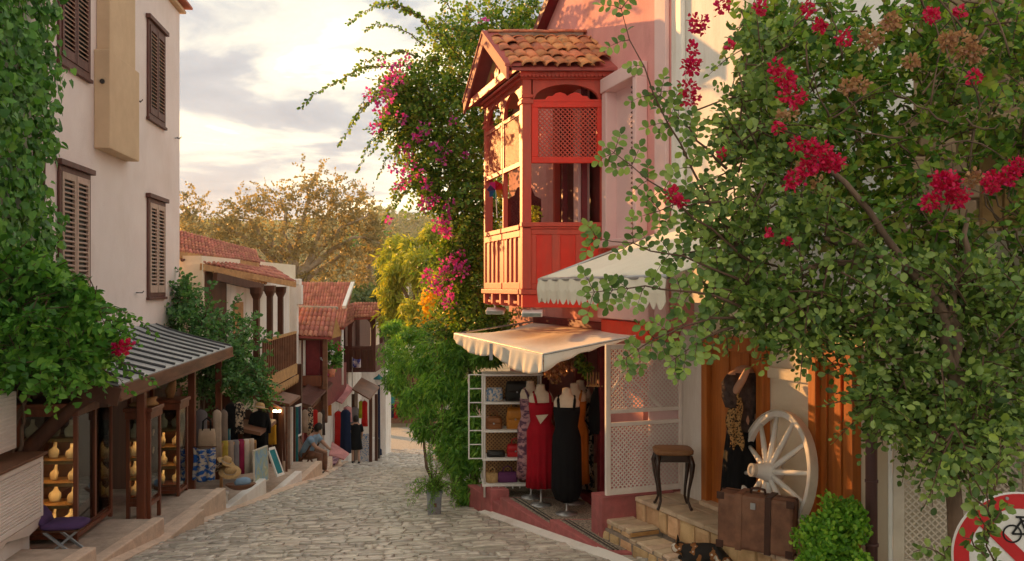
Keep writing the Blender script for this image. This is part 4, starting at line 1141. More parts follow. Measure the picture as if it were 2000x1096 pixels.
# ------------------------------------------------------------------ awnings
def awning(name, lab, pts_back, pts_front, mt, sag=0.05, folds=5, val=0.0, scallop=0, frame=True, loc=None, nx=28, ny=12):
    t = thing(name, lab, 'awning', tuple(loc or pts_front[0]))
    b0, b1 = Vector(pts_back[0]), Vector(pts_back[1]); f0, f1 = Vector(pts_front[0]), Vector(pts_front[1])
    def S(u, v):
        p = b0.lerp(b1, u).lerp(f0.lerp(f1, u), v)
        p.z -= sag * math.sin(math.pi * v) * (0.6 + 0.4 * math.cos(u * folds * 2 * math.pi)) + 0.012 * math.sin(u * 17 + v * 5) * v
        return p
    m = MB(); m.grid(nx, ny, S); m.build('canvas', mt, t, smooth=True, solid=.004)
    return t, S
aw2, S2 = awning('awning', 'cream awning with scalloped valance beside the oriel', (Vector((1.50, 8.80, .56)), Vector((2.28, 6.2, .56))), (Vector((.27, 8.46, .075)), Vector((1.05, 5.85, .075))), 'canvas_cream', sag=0.02, folds=6)
m = MB(); nsc = 21
f0, f1 = Vector((.265, 8.457, .066)), Vector((1.045, 5.845, .066))
n = nsc * 6
lo = []; hi = []
nn = Vector((-0.958, -0.287, 0))
vs_ = []
for k in range(n + 1):
    u = k / n; p = f0.lerp(f1, u) + nn * (0.010 + .008 * math.sin(u * 60))
    ph_ = (u * nsc) % 1.0
    d = .17 + .055 * math.sin(math.pi * ph_)
    vs_ += [p, p + Vector((0, 0, -d * .5)) + nn * .012, p + Vector((0, 0, -d)) + nn * .004]
m.add(vs_, [(3 * k + j, 3 * k + j + 1, 3 * k + j + 4, 3 * k + j + 3) for k in range(n) for j in (0, 1)])
m.build('valance', 'canvas_cream', aw2, solid=.004)
m = MB(); vs_ = []
b0 = Vector((1.50, 8.80, .55)); n = 36
for k in range(n + 1):
    u = k / n; p = f0.lerp(b0, u) + Vector((0, .012, -.01)); d = .20 + .04 * math.sin(math.pi * ((u * 7) % 1.0))
    vs_ += [p, p + Vector((0, 0.004, -d * (1 - .75 * u)))]
m.add(vs_, [(2 * k, 2 * k + 1, 2 * k + 3, 2 * k + 2) for k in range(n)]); m.build('side_valance', 'canvas_cream', aw2, solid=.004)
m = MB(); m.tube([f0, f1], .018, 8); m.tube([b0, f0], .014, 8); m.build('frame', 'steel', aw2, smooth=True)

fL, fR = W(888, 652, 11.6), W(1062, 692, 9.55)
aw1, S1 = awning('awning', 'sagging off white canvas sheet over the dress shop', (Vector((.30, 12.5, -.52)), Vector((1.42, 9.25, -.50))), (fL, fR), 'canvas', sag=0.05, folds=2.5, loc=(0, 10.5, -.7), nx=36)
m = MB()   # front drop of the sheet hanging in swags
def drop(u, v):
    p = fL.lerp(fR, u)
    sw = abs(math.sin(u * math.pi * 2.0)) ** .8
    d = (.07 + .12 * u + .10 * sw) * v
    o = nn * ((.012 * math.sin(u * 38) + .008 * math.sin(u * 83 + v * 3)) * v + .008)
    return p + Vector((0, 0, -d)) + o
m.grid(110, 8, drop); m.build('front_drop', 'canvas', aw1, smooth=True, solid=.003)
m = MB(); eR = Vector((1.42, 9.25, -.50))
m.grid(24, 3, lambda u, v: fR.lerp(eR, u) + Vector((0, -.01 * v, -(.035 + .16 * (1 - u) ** 3 + .01 * math.sin(u * 30)) * v))); m.build('side_drop', 'canvas', aw1, smooth=True, solid=.005)
m = MB(); p = fL.lerp(fR, .52) + nn * .07; m.beam(p + Vector((0, 0, .0)), p + Vector((0, 0, -.20)), .02, .04); m.build('strap', 'galvanised', aw1)
m = MB(); m.tube([fL, fR], .012, 6).tube([fR, eR], .012, 6).tube([fL, (.30, 12.5, -.5)], .012, 6); m.build('wire_frame', 'steel', aw1)

# ------------------------------------------------------------------ pink kerb terraces with pebble mosaic
def ke(Y): return 4.15 - 0.4 * Y          # street edge of the pink kerb (x at depth Y)
for i, (Y0_, Y1_, z, lab) in enumerate(((8.2, 9.37, -2.50, 'near pink kerbed terrace with pebble mosaic beside the stone steps'), (9.37, 10.75, -2.60, 'middle pink kerbed terrace under the dress forms'), (10.75, 11.9, -2.70, 'far pink kerbed terrace under the shelf unit'))):
    t = thing('terrace', lab, 'terrace', (ke(Y0_), Y0_, z), 'pink kerbed terraces', kind='structure')
    m = MB(); m.hexa([(ke(Y0_) - .0, Y0_, z - .6), (ke(Y1_), Y1_, z - .6), (4.15 - .3 * Y1_ - .03, Y1_, z - .6), (4.15 - .3 * Y0_ - .03, Y0_, z - .6),
                      (ke(Y0_), Y0_, z), (ke(Y1_), Y1_, z), (4.15 - .3 * Y1_ - .03, Y1_, z), (4.15 - .3 * Y0_ - .03, Y0_, z)]); m.build('slab', 'pink_kerb', t, bev=.012)
    dx0, dx1 = .075, .075
    q = lambda Y, a: (ke(Y) + (4.15 - .3 * Y - .05 - ke(Y)) * a, Y)
    def sheet(nm, mt, a0, a1, ya, yb, h):
        m = MB(); c = [q(ya, a0), q(yb, a0), q(yb, a1), q(ya, a1)]
        m.hexa([(x, y, z - .01) for x, y in c] + [(x, y, z + h) for x, y in c]); return m.build(nm, mt, t)
    sheet('pebble_mosaic', 'mosaic', .10, .995, Y0_ + .06, Y1_ - .05, .004)
    sheet('dark_border', 'mosaic_dark', .14, .165, Y0_ + .06, Y1_ - .05, .008)
    sheet('dark_border', 'mosaic_dark', .20, .215, Y0_ + .06, Y1_ - .05, .008)
m = MB(); m.hexa([(ke(11.0) - .02, 11.0, -3.1), (ke(11.35) - .02, 11.35, -3.1), (ke(11.35) + .22, 11.35, -3.1), (ke(11.0) + .22, 11.0, -3.1),
                  (ke(11.0) - .02, 11.0, -2.56), (ke(11.35) - .02, 11.35, -2.56), (ke(11.35) + .22, 11.35, -2.56), (ke(11.0) + .22, 11.0, -2.56)])
tag(m.build('kerb_block', 'pink_kerb', bev=.015), 'pink rendered block at the corner under the shelf unit', 'kerb', kind='structure')
m = MB(); vs_ = []; fy = list(np.arange(7.6, 11.4, .3))
for y in fy:
    x = ke(y) - .02 if y > 8.1 else ke(8.1) + (8.1 - y) * .25
    vs_ += [(x + .04, y, zr(x, y) + .05), (x - .09 + R.uniform(-.03, .02), y, zr(x, y) + .012), (x - .09, y, zr(x, y) - .05), (x + .04, y, zr(x, y) - .05)]
m.add(vs_, [(4 * j + k, 4 * j + (k + 1) % 4, 4 * (j + 1) + (k + 1) % 4, 4 * (j + 1) + k) for j in range(len(fy) - 1) for k in range(4)])
tag(m.build('kerb_fillet', 'whitewash'), 'whitish cement strip along the foot of the pink kerb', 'kerb', kind='structure')

# ------------------------------------------------------------------ stone platform and steps
pf = thing('stone_steps', 'honey coloured stone steps and platform in front of the orange doors', 'steps', (1.5, 8, -2.5), kind='structure')
PFM = wall_frame((1.24 + .91 * 2.0, 8.79 - 2.04 * 2.0, 0), (-0.91, 2.04))   # local x away from the camera, y outward to the street
LP = math.hypot(.91 * 2, 2.04 * 2)                                            # x of the far corner of the platform
m = MB(PFM); m.box(-1.2, LP, -1.6, -.03, -3.0, -2.145).box(LP - 2.1, LP + .16, -.03, .34, -3.0, -2.40).box(LP - .46, LP + .16, -.02, .30, -2.40, -2.335)
m.build('core', 'mortar', pf)
def stone_face(M, x0, x1, z0, z1, y, mt, wmin, wmax, rows=1):
    zz = z0; hs = [(z1 - z0) / rows] * rows
    for r_ in range(rows):
        x = x0
        while x < x1 - .03:
            w_ = min(R.uniform(wmin, wmax), x1 - x)
            if x1 - x - w_ < wmin * .5: w_ = x1 - x
            g = .011
            j = lambda: R.uniform(-.012, .012)
            a, b = x + g, x + w_ - g; c, d = zz + g, zz + hs[r_] - g
            fr_ = [(a + j(), c + j() * .5), (b + j(), c + j() * .5), (b + j(), d), (a + j(), d)]
            cxx = sum(p[0] for p in fr_) / 4; czz = sum(p[1] for p in fr_) / 4; h = R.uniform(.02, .045)
            mm = MB(M)
            lo = [(p[0], y - .03, p[1]) for p in fr_]; mi = [(cxx + (p[0] - cxx) * .96, y + h * .7, czz + (p[1] - czz) * .94) for p in fr_]; hi = [(cxx + (p[0] - cxx) * .7, y + h, czz + (p[1] - czz) * .66) for p in fr_]
            mm.add(lo + mi + hi, [(i, (i + 1) % 4, 4 + (i + 1) % 4, 4 + i) for i in range(4)] + [(4 + i, 4 + (i + 1) % 4, 8 + (i + 1) % 4, 8 + i) for i in range(4)] + [(8, 9, 10, 11)])
            mm.build('stone', mt, pf, smooth=False)
            x += w_
        zz += hs[r_]
def flags(M, x0, x1, y0, y1, z, wx, wy, mt='step_top', lip=0.0):
    y = y0; k = 0
    while y < y1 - .02:
        d = min(R.uniform(*wy), y1 - y)
        if y1 - y - d < wy[0] * .4: d = y1 - y
        x = x0 - (R.uniform(0, .1) if k % 2 else 0); k += 1
        while x < x1 - .02:
            w_ = min(R.uniform(*wx), x1 - x)
            if x1 - x - w_ < wx[0] * .4: w_ = x1 - x
            j = lambda: R.uniform(-.018, .018)
            g = .008
            a, b = max(x, x0) + g, x + w_ - g; c, e_ = y + g, y + d - g
            P4 = [(a + j(), c + j()), (b + j(), c + j()), (b + j(), e_ + j() * .3), (a + j(), e_ + j() * .3)]
            cx_ = sum(p[0] for p in P4) / 4; cy_ = sum(p[1] for p in P4) / 4; hz = R.uniform(0, .008)
            mm = MB(M)
            mm.add([(p[0], p[1], z - .035) for p in P4] + [(p[0], p[1], z + hz - .008) for p in P4] + [(cx_ + (p[0] - cx_) * .92, cy_ + (p[1] - cy_) * .92, z + hz) for p in P4],
                   [(i, (i + 1) % 4, 4 + (i + 1) % 4, 4 + i) for i in range(4)] + [(4 + i, 4 + (i + 1) % 4, 8 + (i + 1) % 4, 8 + i) for i in range(4)] + [(8, 9, 10, 11)])
            mm.build('flagstone', mt, pf)
            x += w_
        y += d
flags(PFM, .2, LP, -.9, .02, -2.12, (.22, .42), (.18, .30))
stone_face(PFM, LP - 2.6, LP, -2.38, -2.15, -.03, 'step_stone', .13, .24)
flags(PFM, LP - .45, LP + .17, 0.0, .33, -2.32, (.10, .17), (.30, .34), mt='step_top')
flags(PFM, LP - 2.1, LP - .46, 0.02, .35, -2.385, (.09, .15), (.30, .34), mt='step_top')
stone_face(PFM, LP - 2.1, LP + .15, -2.72, -2.41, .325, 'step_stone', .14, .30)
stone_face(PFM, LP - .44, LP + .15, -2.41, -2.345, .29, 'step_stone', .12, .24)
EM = wall_frame(tuple((PFM @ Vector((LP + .16, .34, 0)))[:2]) + (0,), (.9125, .407))        # far end faces
stone_face(EM, 0.0, .34, -2.78, -2.35, .0, 'step_stone', .15, .2, rows=2)
m = MB(PFM); m.box(LP - .47, LP - .445, .02, .33, -2.372, -2.335); m.build('timber_nosing', 'honey_wood', pf, bev=.004)

# ------------------------------------------------------------------ side gate of white lattice
gt = thing('lattice_gate', 'pinkish white lattice gate standing open beside the dress shop', 'gate', (.91, 8.6, -2.06))
ga, gb = Vector((.915, 8.60, 0)), Vector((1.725, 8.90, 0))
GM = wall_frame((gb.x, gb.y, 0), (ga.x - gb.x, ga.y - gb.y))
GLn = (gb - ga).length
for a_, b_ in ((0, .035), (GLn - .05, GLn)):
    m = MB(GM); m.box(a_, b_, 0, .038, -2.06, -.57); m.build('stile', 'lattice_pink', gt, bev=.004)
for zz in ((-.62, -.57), (-1.255, -1.215), (-1.385, -1.345), (-2.06, -2.0)):
    m = MB(GM); m.box(.036, GLn - .051, .002, .036, zz[0], zz[1]); m.build('rail', 'lattice_pink', gt, bev=.004)
lattice(GM, .036, GLn - .051, -1.215, -.62, .012, .046, .0115, 'lattice_pink', gt, th=.005)
lattice(GM, .036, GLn - .051, -2.0, -1.385, .012, .046, .0115, 'lattice_pink', gt, th=.005)
m = MB(GM); m.beam((GLn - .06, .03, -.72), (GLn * .28, .03, -1.22), .008, .02); m.beam((GLn - .06, .03, -1.05), (GLn * .78, .03, -.85), .008, .02); m.build('brace', 'lattice_pink', gt)
m = MB(GM); m.box(.03, .36, -.03, -.01, -2.0, -.62); m.build('backing', 'pink_trim', gt)
m = MB(GM); m.box(.05, GLn, -.30, -.05, -2.7, -2.10); tag(m.build('gate_plinth', 'pink_kerb'), 'dark pink plinth below the lattice gate', 'plinth')
# ------------------------------------------------------------------ figures and dress forms
def skin_mesh(name, verts, edges, radii, mt, parent, root=0, sub=2):
    org = ORG[parent.name] if parent is not None else Vector((0, 0, 0))
    me = bpy.data.meshes.new(name)
    me.from_pydata([tuple(Vector(v) - org) for v in verts], edges, [])
    me.materials.append(MAT[mt])
    o = bpy.data.objects.new(name, me); COL.objects.link(o)
    if parent is not None: o.parent = parent
    ORG[o.name] = org
    md = o.modifiers.new('skin', 'SKIN'); md.use_smooth_shade = True
    for i, r in enumerate(radii):
        sv = me.skin_vertices[0].data[i]
        sv.radius = (r, r) if not isinstance(r, tuple) else r
        sv.use_root = (i == root)
    s = o.modifiers.new('sub', 'SUBSURF'); s.levels = sub; s.render_levels = sub
    return o

def folds(n, amp, start=0.45, ph=0.0):
    return lambda t, a: 1 + amp * max(0, (start - t) / start) * math.sin(n * a + ph)
def dress_form(lab, loc, ang, mt, hem, rings=None, base='steel', dress_rings=None, cutout=False, group='dress forms outside the shop', body_mt='linen', nfold=13, amp=.11):
    t = thing('dress_form', lab, 'dress form', tuple(loc), group)
    M = rotz(loc, ang)
    m = MB(M); m.loft([(0, 0, 0, .13, .13), (0, 0, .012, .125, .125), (0, 0, .03, .03, .03), (0, 0, .05, .014, .014), (0, 0, .80, .012, .012)], n=16); m.build('stand', base, t, smooth=True)
    m = MB(M); m.loft([(0, 0, .74, .13, .10), (0, 0, .85, .16, .12), (0, 0, 1.0, .115, .09), (0, -.012, 1.17, .140, .11), (0, 0, 1.28, .15, .085), (0, 0.01, 1.33, .125, .07), (0, .015, 1.36, .06, .052), (0, .02, 1.40, .05, .047), (0, .02, 1.43, .05, .047), (0, .02, 1.44, .02, .02)], n=18)
    m.build('torso', body_mt, t, smooth=True)
    m = MB(M)
    rr = dress_rings or [(0, 0, hem, .17, .14), (0, 0, hem + .25, .16, .13), (0, 0, .80, .165, .13), (0, 0, .88, .170, .132), (0, 0, 1.0, .125, .10), (0, -.012, 1.17, .150, .12), (0, -.01, 1.23, .150, .108)]
    m.loft(rr, n=54, caps=False, wob=folds(nfold, amp, .6, R.uniform(0, 6)))
    d = m.build('dress', mt, t, smooth=True, solid=.006)
    for s_ in (-1, 1):
        m = MB(M); m.tube([(s_ * .085, -.105, 1.21), (s_ * .095, -.07, 1.30), (s_ * .088, 0.01, 1.345), (s_ * .08, .06, 1.28), (s_ * .07, .085, 1.2)], .016, 6); m.build('strap', mt, t, smooth=True)
    if cutout:
        m = MB(M); m.add([(-.10, -.128, 1.09), (.05, -.134, 1.095), (-.045, -.128, .985)], [(0, 1, 2)]); m.build('waist_cutout', body_mt, t, solid=.004)
    return t
dress_form('dress form in a long red dress with a waist cutout', (.345, 10.35, -2.598), .25, 'cloth_red', .22, cutout=True)
dress_form('dress form in a black balloon dress, nearest the lattice gate', (.625, 9.95, -2.598), -.1, 'cloth_black', .14,
           dress_rings=[(0, 0, .14, .06, .05), (0, 0, .17, .12, .10), (0, 0, .28, .165, .14), (0, 0, .48, .165, .14), (0, 0, .72, .165, .135), (0, 0, .88, .160, .130), (0, 0, 1.0, .125, .10), (0, -.012, 1.17, .150, .12), (0, -.01, 1.23, .150, .108)])
dress_form('dress form in a purple tie dye dress beside the shelf unit', (.235, 10.72, -2.598), .5, 'cloth_plaid', .25)
dress_form('dress form in an orange dress behind the black dress', (.745, 10.45, -2.598), -.3, 'cloth_orange', .25)
dress_form('dress form in a black and cream print dress at the back', (.84, 10.78, -2.598), -.4, 'cloth_print', .12)

# the dress form with raised arm beside the wheel
t = thing('dress_form', 'dress form with raised arm in sheer dark top and long black skirt', 'dress form', (2.10, 7.86, -2.118))
M = rotz((2.10, 7.86, -2.118), .35)
m = MB(M); m.loft([(0, 0, 0, .13, .13), (0, 0, .015, .12, .12), (0, 0, .03, .02, .02), (0, 0, .8, .015, .015)], n=14); m.build('stand', 'iron', t, smooth=True)
V_ = [(0, 0, .80), (0, 0, .92), (0, 0, 1.06), (0, -.01, 1.20), (0, .01, 1.33), (0, .02, 1.41), (-.15, .01, 1.30), (-.20, -.08, 1.12), (-.14, -.17, 1.30), (-.09, -.18, 1.40), (.15, .01, 1.30), (.18, .02, 1.08), (.17, -.03, .86)]
skin_mesh('body', [M @ Vector(v) for v in V_], [(0, 1), (1, 2), (2, 3), (3, 4), (4, 5), (4, 6), (6, 7), (7, 8), (8, 9), (4, 10), (10, 11), (11, 12)],
          [.13, .14, .10, (.13, .10), (.10, .07), .045, .055, .042, .035, .028, .055, .045, .032], 'skin', t)
m = MB(M); m.loft([(0, 0, .80, .17, .13), (0, 0, .98, .135, .11), (0, -.012, 1.15, .165, .135), (0, 0, 1.27, .175, .11), (0, 0, 1.345, .13, .085)], n=30, caps=False, wob=folds(7, .06, .7)); m.build('sheer_top', 'cloth_sheer', t, smooth=True, solid=.004)
m = MB(M); m.loft([(-.20, -.085, 1.05, .05, .05), (-.205, -.08, 1.14, .075, .07), (-.17, -.03, 1.26, .08, .075), (-.12, 0, 1.33, .05, .06)], n=16, caps=False); m.build('sleeve', 'cloth_sheer', t, smooth=True, solid=.004)
m = MB(M); m.grid(10, 12, lambda u, v: (-.24 + .10 * u + .02 * math.sin(v * 9), -.10 - .06 * u + .015 * math.sin(u * 8 + v * 4), 1.16 - .46 * v + .03 * math.sin(u * 12))); m.build('scarf', 'cloth_leopard', t, smooth=True, solid=.006)
m = MB(M); m.loft([(0, 0, .07, .23, .18), (0, 0, .30, .21, .165), (0, 0, .60, .19, .15), (0, 0, .80, .165, .13), (0, 0, .88, .13, .105)], n=60, caps=False, wob=folds(10, .09, .95)); m.build('skirt', 'cloth_black', t, smooth=True, solid=.005)
m = MB(M); m.loft([(0, 0, .865, .137, .112), (0, 0, .905, .137, .112)], n=24, caps=False); m.build('belt', 'cloth_taupe', t, smooth=True, solid=.008)

# ------------------------------------------------------------------ wagon wheel leaning on the wall
wc = W(1514, 924, 7.30); RW = .525
wt = thing('wagon_wheel', 'white painted wooden wagon wheel leaning against the cream wall', 'wheel', tuple(wc))
nW = Vector((-UW.y, UW.x, 0)).normalized()          # outward of the white wall
nWr = Matrix.Rotation(math.radians(-6), 3, 'Z') @ nW; zt = (nWr * .985 + Vector((0, 0, .17))).normalized(); xt = UW.copy(); xt = (xt - zt * xt.dot(zt)).normalized(); yt = zt.cross(xt)
WM = Matrix(((xt.x, yt.x, zt.x, wc.x), (xt.y, yt.y, zt.y, wc.y), (xt.z, yt.z, zt.z, wc.z), (0, 0, 0, 1)))
def ring(M, r0, r1, h0, h1, n=48):
    m = MB(M); vs_ = []
    for k in range(n):
        a = 2 * math.pi * k / n; c, s = math.cos(a), math.sin(a)
        vs_ += [(c * r0, s * r0, h0), (c * r1, s * r1, h0), (c * r1, s * r1, h1), (c * r0, s * r0, h1)]
    m.add(vs_, [(4 * k + j, 4 * ((k + 1) % n) + j, 4 * ((k + 1) % n) + (j + 1) % 4, 4 * k + (j + 1) % 4) for k in range(n) for j in range(4)])
    return m
ring(WM, RW - .055, RW - .006, -.03, .03).build('rim', 'white_paint', wt, bev=.008)
ring(WM, RW - .006, RW + .004, -.035, .035).build('tyre', 'lattice_cream', wt)
for k in range(12):
    a = 2 * math.pi * (k + .35) / 12
    d = Vector((math.cos(a), math.sin(a), 0))
    m = MB(WM); m.tube([d * .05 + Vector((0, 0, .07)), d * .15 + Vector((0, 0, .05)), d * .30 + Vector((0, 0, .025)), d * (RW - .05)], [.018, .026, .023, .017], 8); m.build('spoke', 'white_paint', wt, smooth=True)
m = MB(WM); m.loft([(0, 0, -.05, .06, .06), (0, 0, .0, .085, .085), (0, 0, .07, .09, .09), (0, 0, .10, .072, .072), (0, 0, .20, .052, .052), (0, 0, .22, .056, .056)], n=20); hb = m.build('hub', 'white_paint', wt, smooth=True)
ring(WM, .035, .056, .20, .232, 20).build('hub_band', 'lattice_cream', hb)
m = MB(WM); m.tube([(-.02, RW - .01, .01), (.05, RW + .05, .03), (.09, RW + .07, .03)], .011, 6).tube([(-.12, RW - .07, .05), (-.06, RW - .02, .05)], .006, 6); m.build('wire_tie', 'iron', wt)

# ------------------------------------------------------------------ suitcase
sc = thing('suitcase', 'worn brown leather suitcase with straps standing on the platform', 'suitcase', (1.98, 6.95, -2.118))
SM = wall_frame((2.165, 6.72, 0), (-.83, .50)); SM = SM @ Matrix.Translation((0, 0, -2.105)) @ Matrix.Rotation(-.02, 4, 'Y')
Ls, Ws, Hs = .60, .21, .44
m = MB(SM); m.box(0, Ls, -Ws, 0, 0, Hs); m.build('case', 'leather', sc, bev=.025)
m = MB(SM); m.box(-.004, Ls + .004, -Ws * .62, -Ws * .57, -.004, Hs + .004); m.build('lid_seam', 'leather_dark', sc)
for x in (.17, .40):
    m = MB(SM); m.box(x, x + .05, -Ws - .007, .007, -.004, Hs + .008); m.build('strap', 'leather_dark' if x < .3 else 'leather', sc, bev=.003)
m = MB(SM); m.tube([(.24, -.10, Hs + .004), (.25, -.10, Hs + .04), (.30, -.10, Hs + .05), (.35, -.10, Hs + .04), (.36, -.10, Hs + .004)], .011, 8); m.build('handle', 'leather_dark', sc, smooth=True)
for (x, z) in ((0, 0), (Ls, 0), (0, Hs), (Ls, Hs)):
    m = MB(SM); m.box(x - .006 if x == 0 else x - .055, x + .055 if x == 0 else x + .006, -.003, .006, z - .004 if z == 0 else z - .055, z + .055 if z == 0 else z + .004); m.build('corner_patch', 'leather_dark', sc, bev=.003)
m = MB(SM); m.box(.29, .33, .0065, .014, Hs - .10, Hs - .05); m.build('lock', 'steel', sc)

# ------------------------------------------------------------------ small cabriole stool
stl = thing('side_table', 'small side table with curved dark legs and wooden top', 'table', (1.55, 8.35, -2.118))
TM_ = rotz((1.545, 8.36, -2.112), -.05)
m = MB(TM_); m.loft([(0, 0, .515, .17, .15), (0, 0, .525, .185, .165), (0, 0, .555, .187, .167), (0, 0, .565, .17, .15)], n=32, p=5); m.build('top', 'stool_seat', stl, smooth=True)
m = MB(TM_); m.box(-.15, .15, -.135, -.115, .45, .515).box(-.15, .15, .115, .135, .45, .515).box(-.155, -.135, -.115, .115, .45, .515).box(.135, .155, -.115, .115, .45, .515); m.build('apron', 'stool_wood', stl, bev=.006)
for sx in (-1, 1):
    for sy in (-1, 1):
        m = MB(TM_); m.tube([(sx * .145, sy * .125, .51), (sx * .165, sy * .145, .43), (sx * .158, sy * .138, .32), (sx * .135, sy * .115, .18), (sx * .128, sy * .108, .08), (sx * .150, sy * .130, .015), (sx * .160, sy * .140, .003)], [.024, .027, .020, .014, .012, .014, .016], 8); m.build('leg', 'stool_wood', stl, smooth=True)

# ------------------------------------------------------------------ calico cat resting on the lower step
ct = thing('cat', 'dark calico cat lying on the lower stone step', 'cat', (1.62, 7.35, -2.38))
CM = rotz((1.63, 7.42, -2.385), -.25)
Vc = [(.20, 0, .09), (.10, 0, .115), (0, 0, .115), (-.10, 0, .11), (-.17, -.005, .135), (-.225, -.02, .155), (-.27, -.03, .14),       # body, neck, head, muzzle
      (.27, -.06, .05), (.24, -.15, .03), (.10, -.17, .025), (-.04, -.16, .02),                                                      # tail curled round
      (-.13, -.07, .06), (-.24, -.09, .03), (-.30, -.09, .025), (-.12, .07, .06), (-.22, .09, .03), (.14, -.10, .06), (.05, -.14, .03), (.15, .09, .06), (.06, .12, .03)]
skin_mesh('body', [CM @ Vector(v) for v in Vc], [(0, 1), (1, 2), (2, 3), (3, 4), (4, 5), (5, 6), (0, 7), (7, 8), (8, 9), (9, 10), (3, 11), (11, 12), (12, 13), (3, 14), (14, 15), (0, 16), (16, 17), (0, 18), (18, 19)],
          [.085, .095, .092, .080, .055, .058, .030, .022, .02, .018, .014, .035, .024, .02, .035, .024, .05, .03, .05, .03], 'skin', ct, root=2)
cm = bpy.data.materials.new('calico'); cm.use_nodes = True; nt = cm.node_tree
no = nt.nodes.new('ShaderNodeTexNoise'); no.inputs['Scale'].default_value = 9; no.inputs['Detail'].default_value = 2
cr = nt.nodes.new('ShaderNodeValToRGB'); cr.color_ramp.interpolation = 'CONSTANT'
cr.color_ramp.elements[0].color = (.012, .009, .008, 1); cr.color_ramp.elements[1].position = .50; cr.color_ramp.elements[1].color = (.28, .11, .03, 1)
e_ = cr.color_ramp.elements.new(.57); e_.color = (.65, .58, .5, 1)
tcn = nt.nodes.new('ShaderNodeTexCoord'); nt.links.new(tcn.outputs['Object'], no.inputs['Vector']); nt.links.new(no.outputs['Fac'], cr.inputs[0]); nt.links.new(cr.outputs[0], nt.nodes['Principled BSDF'].inputs['Base Color'])
nt.nodes['Principled BSDF'].inputs['Roughness'].default_value = .8
MAT['calico'] = cm
ct.children[0].data.materials[0] = cm
for s_ in (-1, 1):
    m = MB(CM @ Matrix.Translation((-.215, -.02 + s_ * .035, .20))); m.loft([(0, 0, 0, .016, .024), (0, s_ * .006, .05, .003, .004)], n=8); m.build('ear', 'calico', ct, smooth=True)

# ------------------------------------------------------------------ shelf unit with bags
su = thing('shelf_unit', 'white wire shelf unit of bags with lattice back', 'shelves', (0, 11.2, -2.6))
SUM = rotz((-.35, 11.12, 0), .06)
SWd, SDp = .72, .34
for (x, y) in ((0, 0), (SWd, 0), (0, SDp), (SWd, SDp)):
    m = MB(SUM); m.tube([(x, y, -2.69), (x, y, -1.13)], .014, 8); m.build('upright', 'white_paint', su, smooth=True)
SZ = (-1.13, -1.49, -1.85, -2.21, -2.54)
for z in SZ:
    m = MB(SUM); m.box(-.03, SWd + .03, -.02, SDp + .02, z - .013, z + .013); m.build('shelf', 'white_paint', su, bev=.004)
for k in range(4):
    lattice(SUM, .015, SWd - .015, SZ[k + 1] + .015, SZ[k] - .015, SDp - .01, .05, .014, 'honey_wood', su)
m = MB(SUM); m.box(.01, SWd - .01, SDp + .005, SDp + .02, -2.6, -1.14); m.build('back_board', 'brown_wood', su)
m = MB(SUM)
for k in range(9): m.tube([(k * SWd / 8, -.03, -2.53), (k * SWd / 8, -.03, -2.575)], .005, 5)
m.build('front_wires', 'white_paint', su, kind='stuff')
ld = thing('ladder_rack', 'white ladder shaped side rack beside the shelf unit', 'rack', (-.5, 11.15, -2.25))
for x in (-.20, -.03):
    m = MB(SUM); m.tube([(x, -.02, -2.20), (x, -.02, -1.12)], .011, 6); m.build('rail', 'white_paint', ld)
for k in range(7):
    z = -2.19 + k * .178
    m = MB(SUM); m.tube([(-.20, -.02, z), (-.03, -.02, z)], .008, 6); m.build('rung', 'white_paint', ld)
def bag(lab, x, z, w_, h, mt, d=.12, flap=True, hand=True, cat='bag', rnd=3.5, y=.13):
    t = thing('bag', lab, cat, tuple(SUM @ Vector((x, y, z))), 'bags on the shelf unit')
    M = SUM @ Matrix.Translation((x, y, z))
    m = MB(M); m.loft([(0, 0, .0, w_ * .46, d * .45), (0, 0, .02 * h, w_ * .5, d * .5), (0, 0, .55 * h, w_ * .5, d * .5), (0, 0, .9 * h, w_ * .46, d * .35), (0, 0, h, w_ * .42, d * .2)], n=28, p=rnd); m.build('body', mt, t, smooth=True)
    if flap:
        m = MB(M); m.grid(6, 5, lambda u, v: ((u - .5) * w_ * .86, -d * .52 - .008 * math.sin(v * 3) + (v < .01) * d * .25, h * (.96 - .5 * v))); m.build('flap', mt, t, solid=.008, smooth=True)
        m = MB(M); m.tube([(0, -d * .54 - .008, h * .47), (0, -d * .54 - .016, h * .47)], .012, 8); m.build('clasp', 'steel', t)
    if hand:
        m = MB(M); m.tube([(-w_ * .22, 0, h * .96), (-w_ * .2, 0, h + .05), (0, 0, h + .075), (w_ * .2, 0, h + .05), (w_ * .22, 0, h * .96)], .008, 6); m.build('handle', mt, t, smooth=True)
bag('round blue and white floral bag on the top shelf', .13, SZ[1] + .015, .22, .17, 'cloth_floral_bag', rnd=2.2, flap=False, hand=False)
bag('large black leather bag on the top shelf', .42, SZ[1] + .015, .30, .25, 'cloth_black_bag', hand=False)
bag('brown leather bag on the second shelf', .12, SZ[2] + .015, .22, .16, 'cloth_brown_bag')
bag('orange leather backpack on the second shelf', .40, SZ[2] + .015, .23, .27, 'cloth_orange_bag')
bag('flat black leather purse on the third shelf', .15, SZ[3] + .015, .24, .08, 'cloth_black_bag', flap=False, hand=False)
bag('bright red handbag on the third shelf', .40, SZ[3] + .015, .22, .16, 'cloth_red_bag')
bag('violet cloth bag on the bottom shelf', .30, SZ[4] + .015, .26, .13, 'cloth_violet_bag', flap=False)
bag('dark brown bag on the bottom shelf', .55, SZ[4] + .015, .20, .18, 'leather_dark')
bag('small pale straw bag on the bottom shelf', .10, SZ[4] + .015, .16, .12, 'cloth_straw', flap=False)
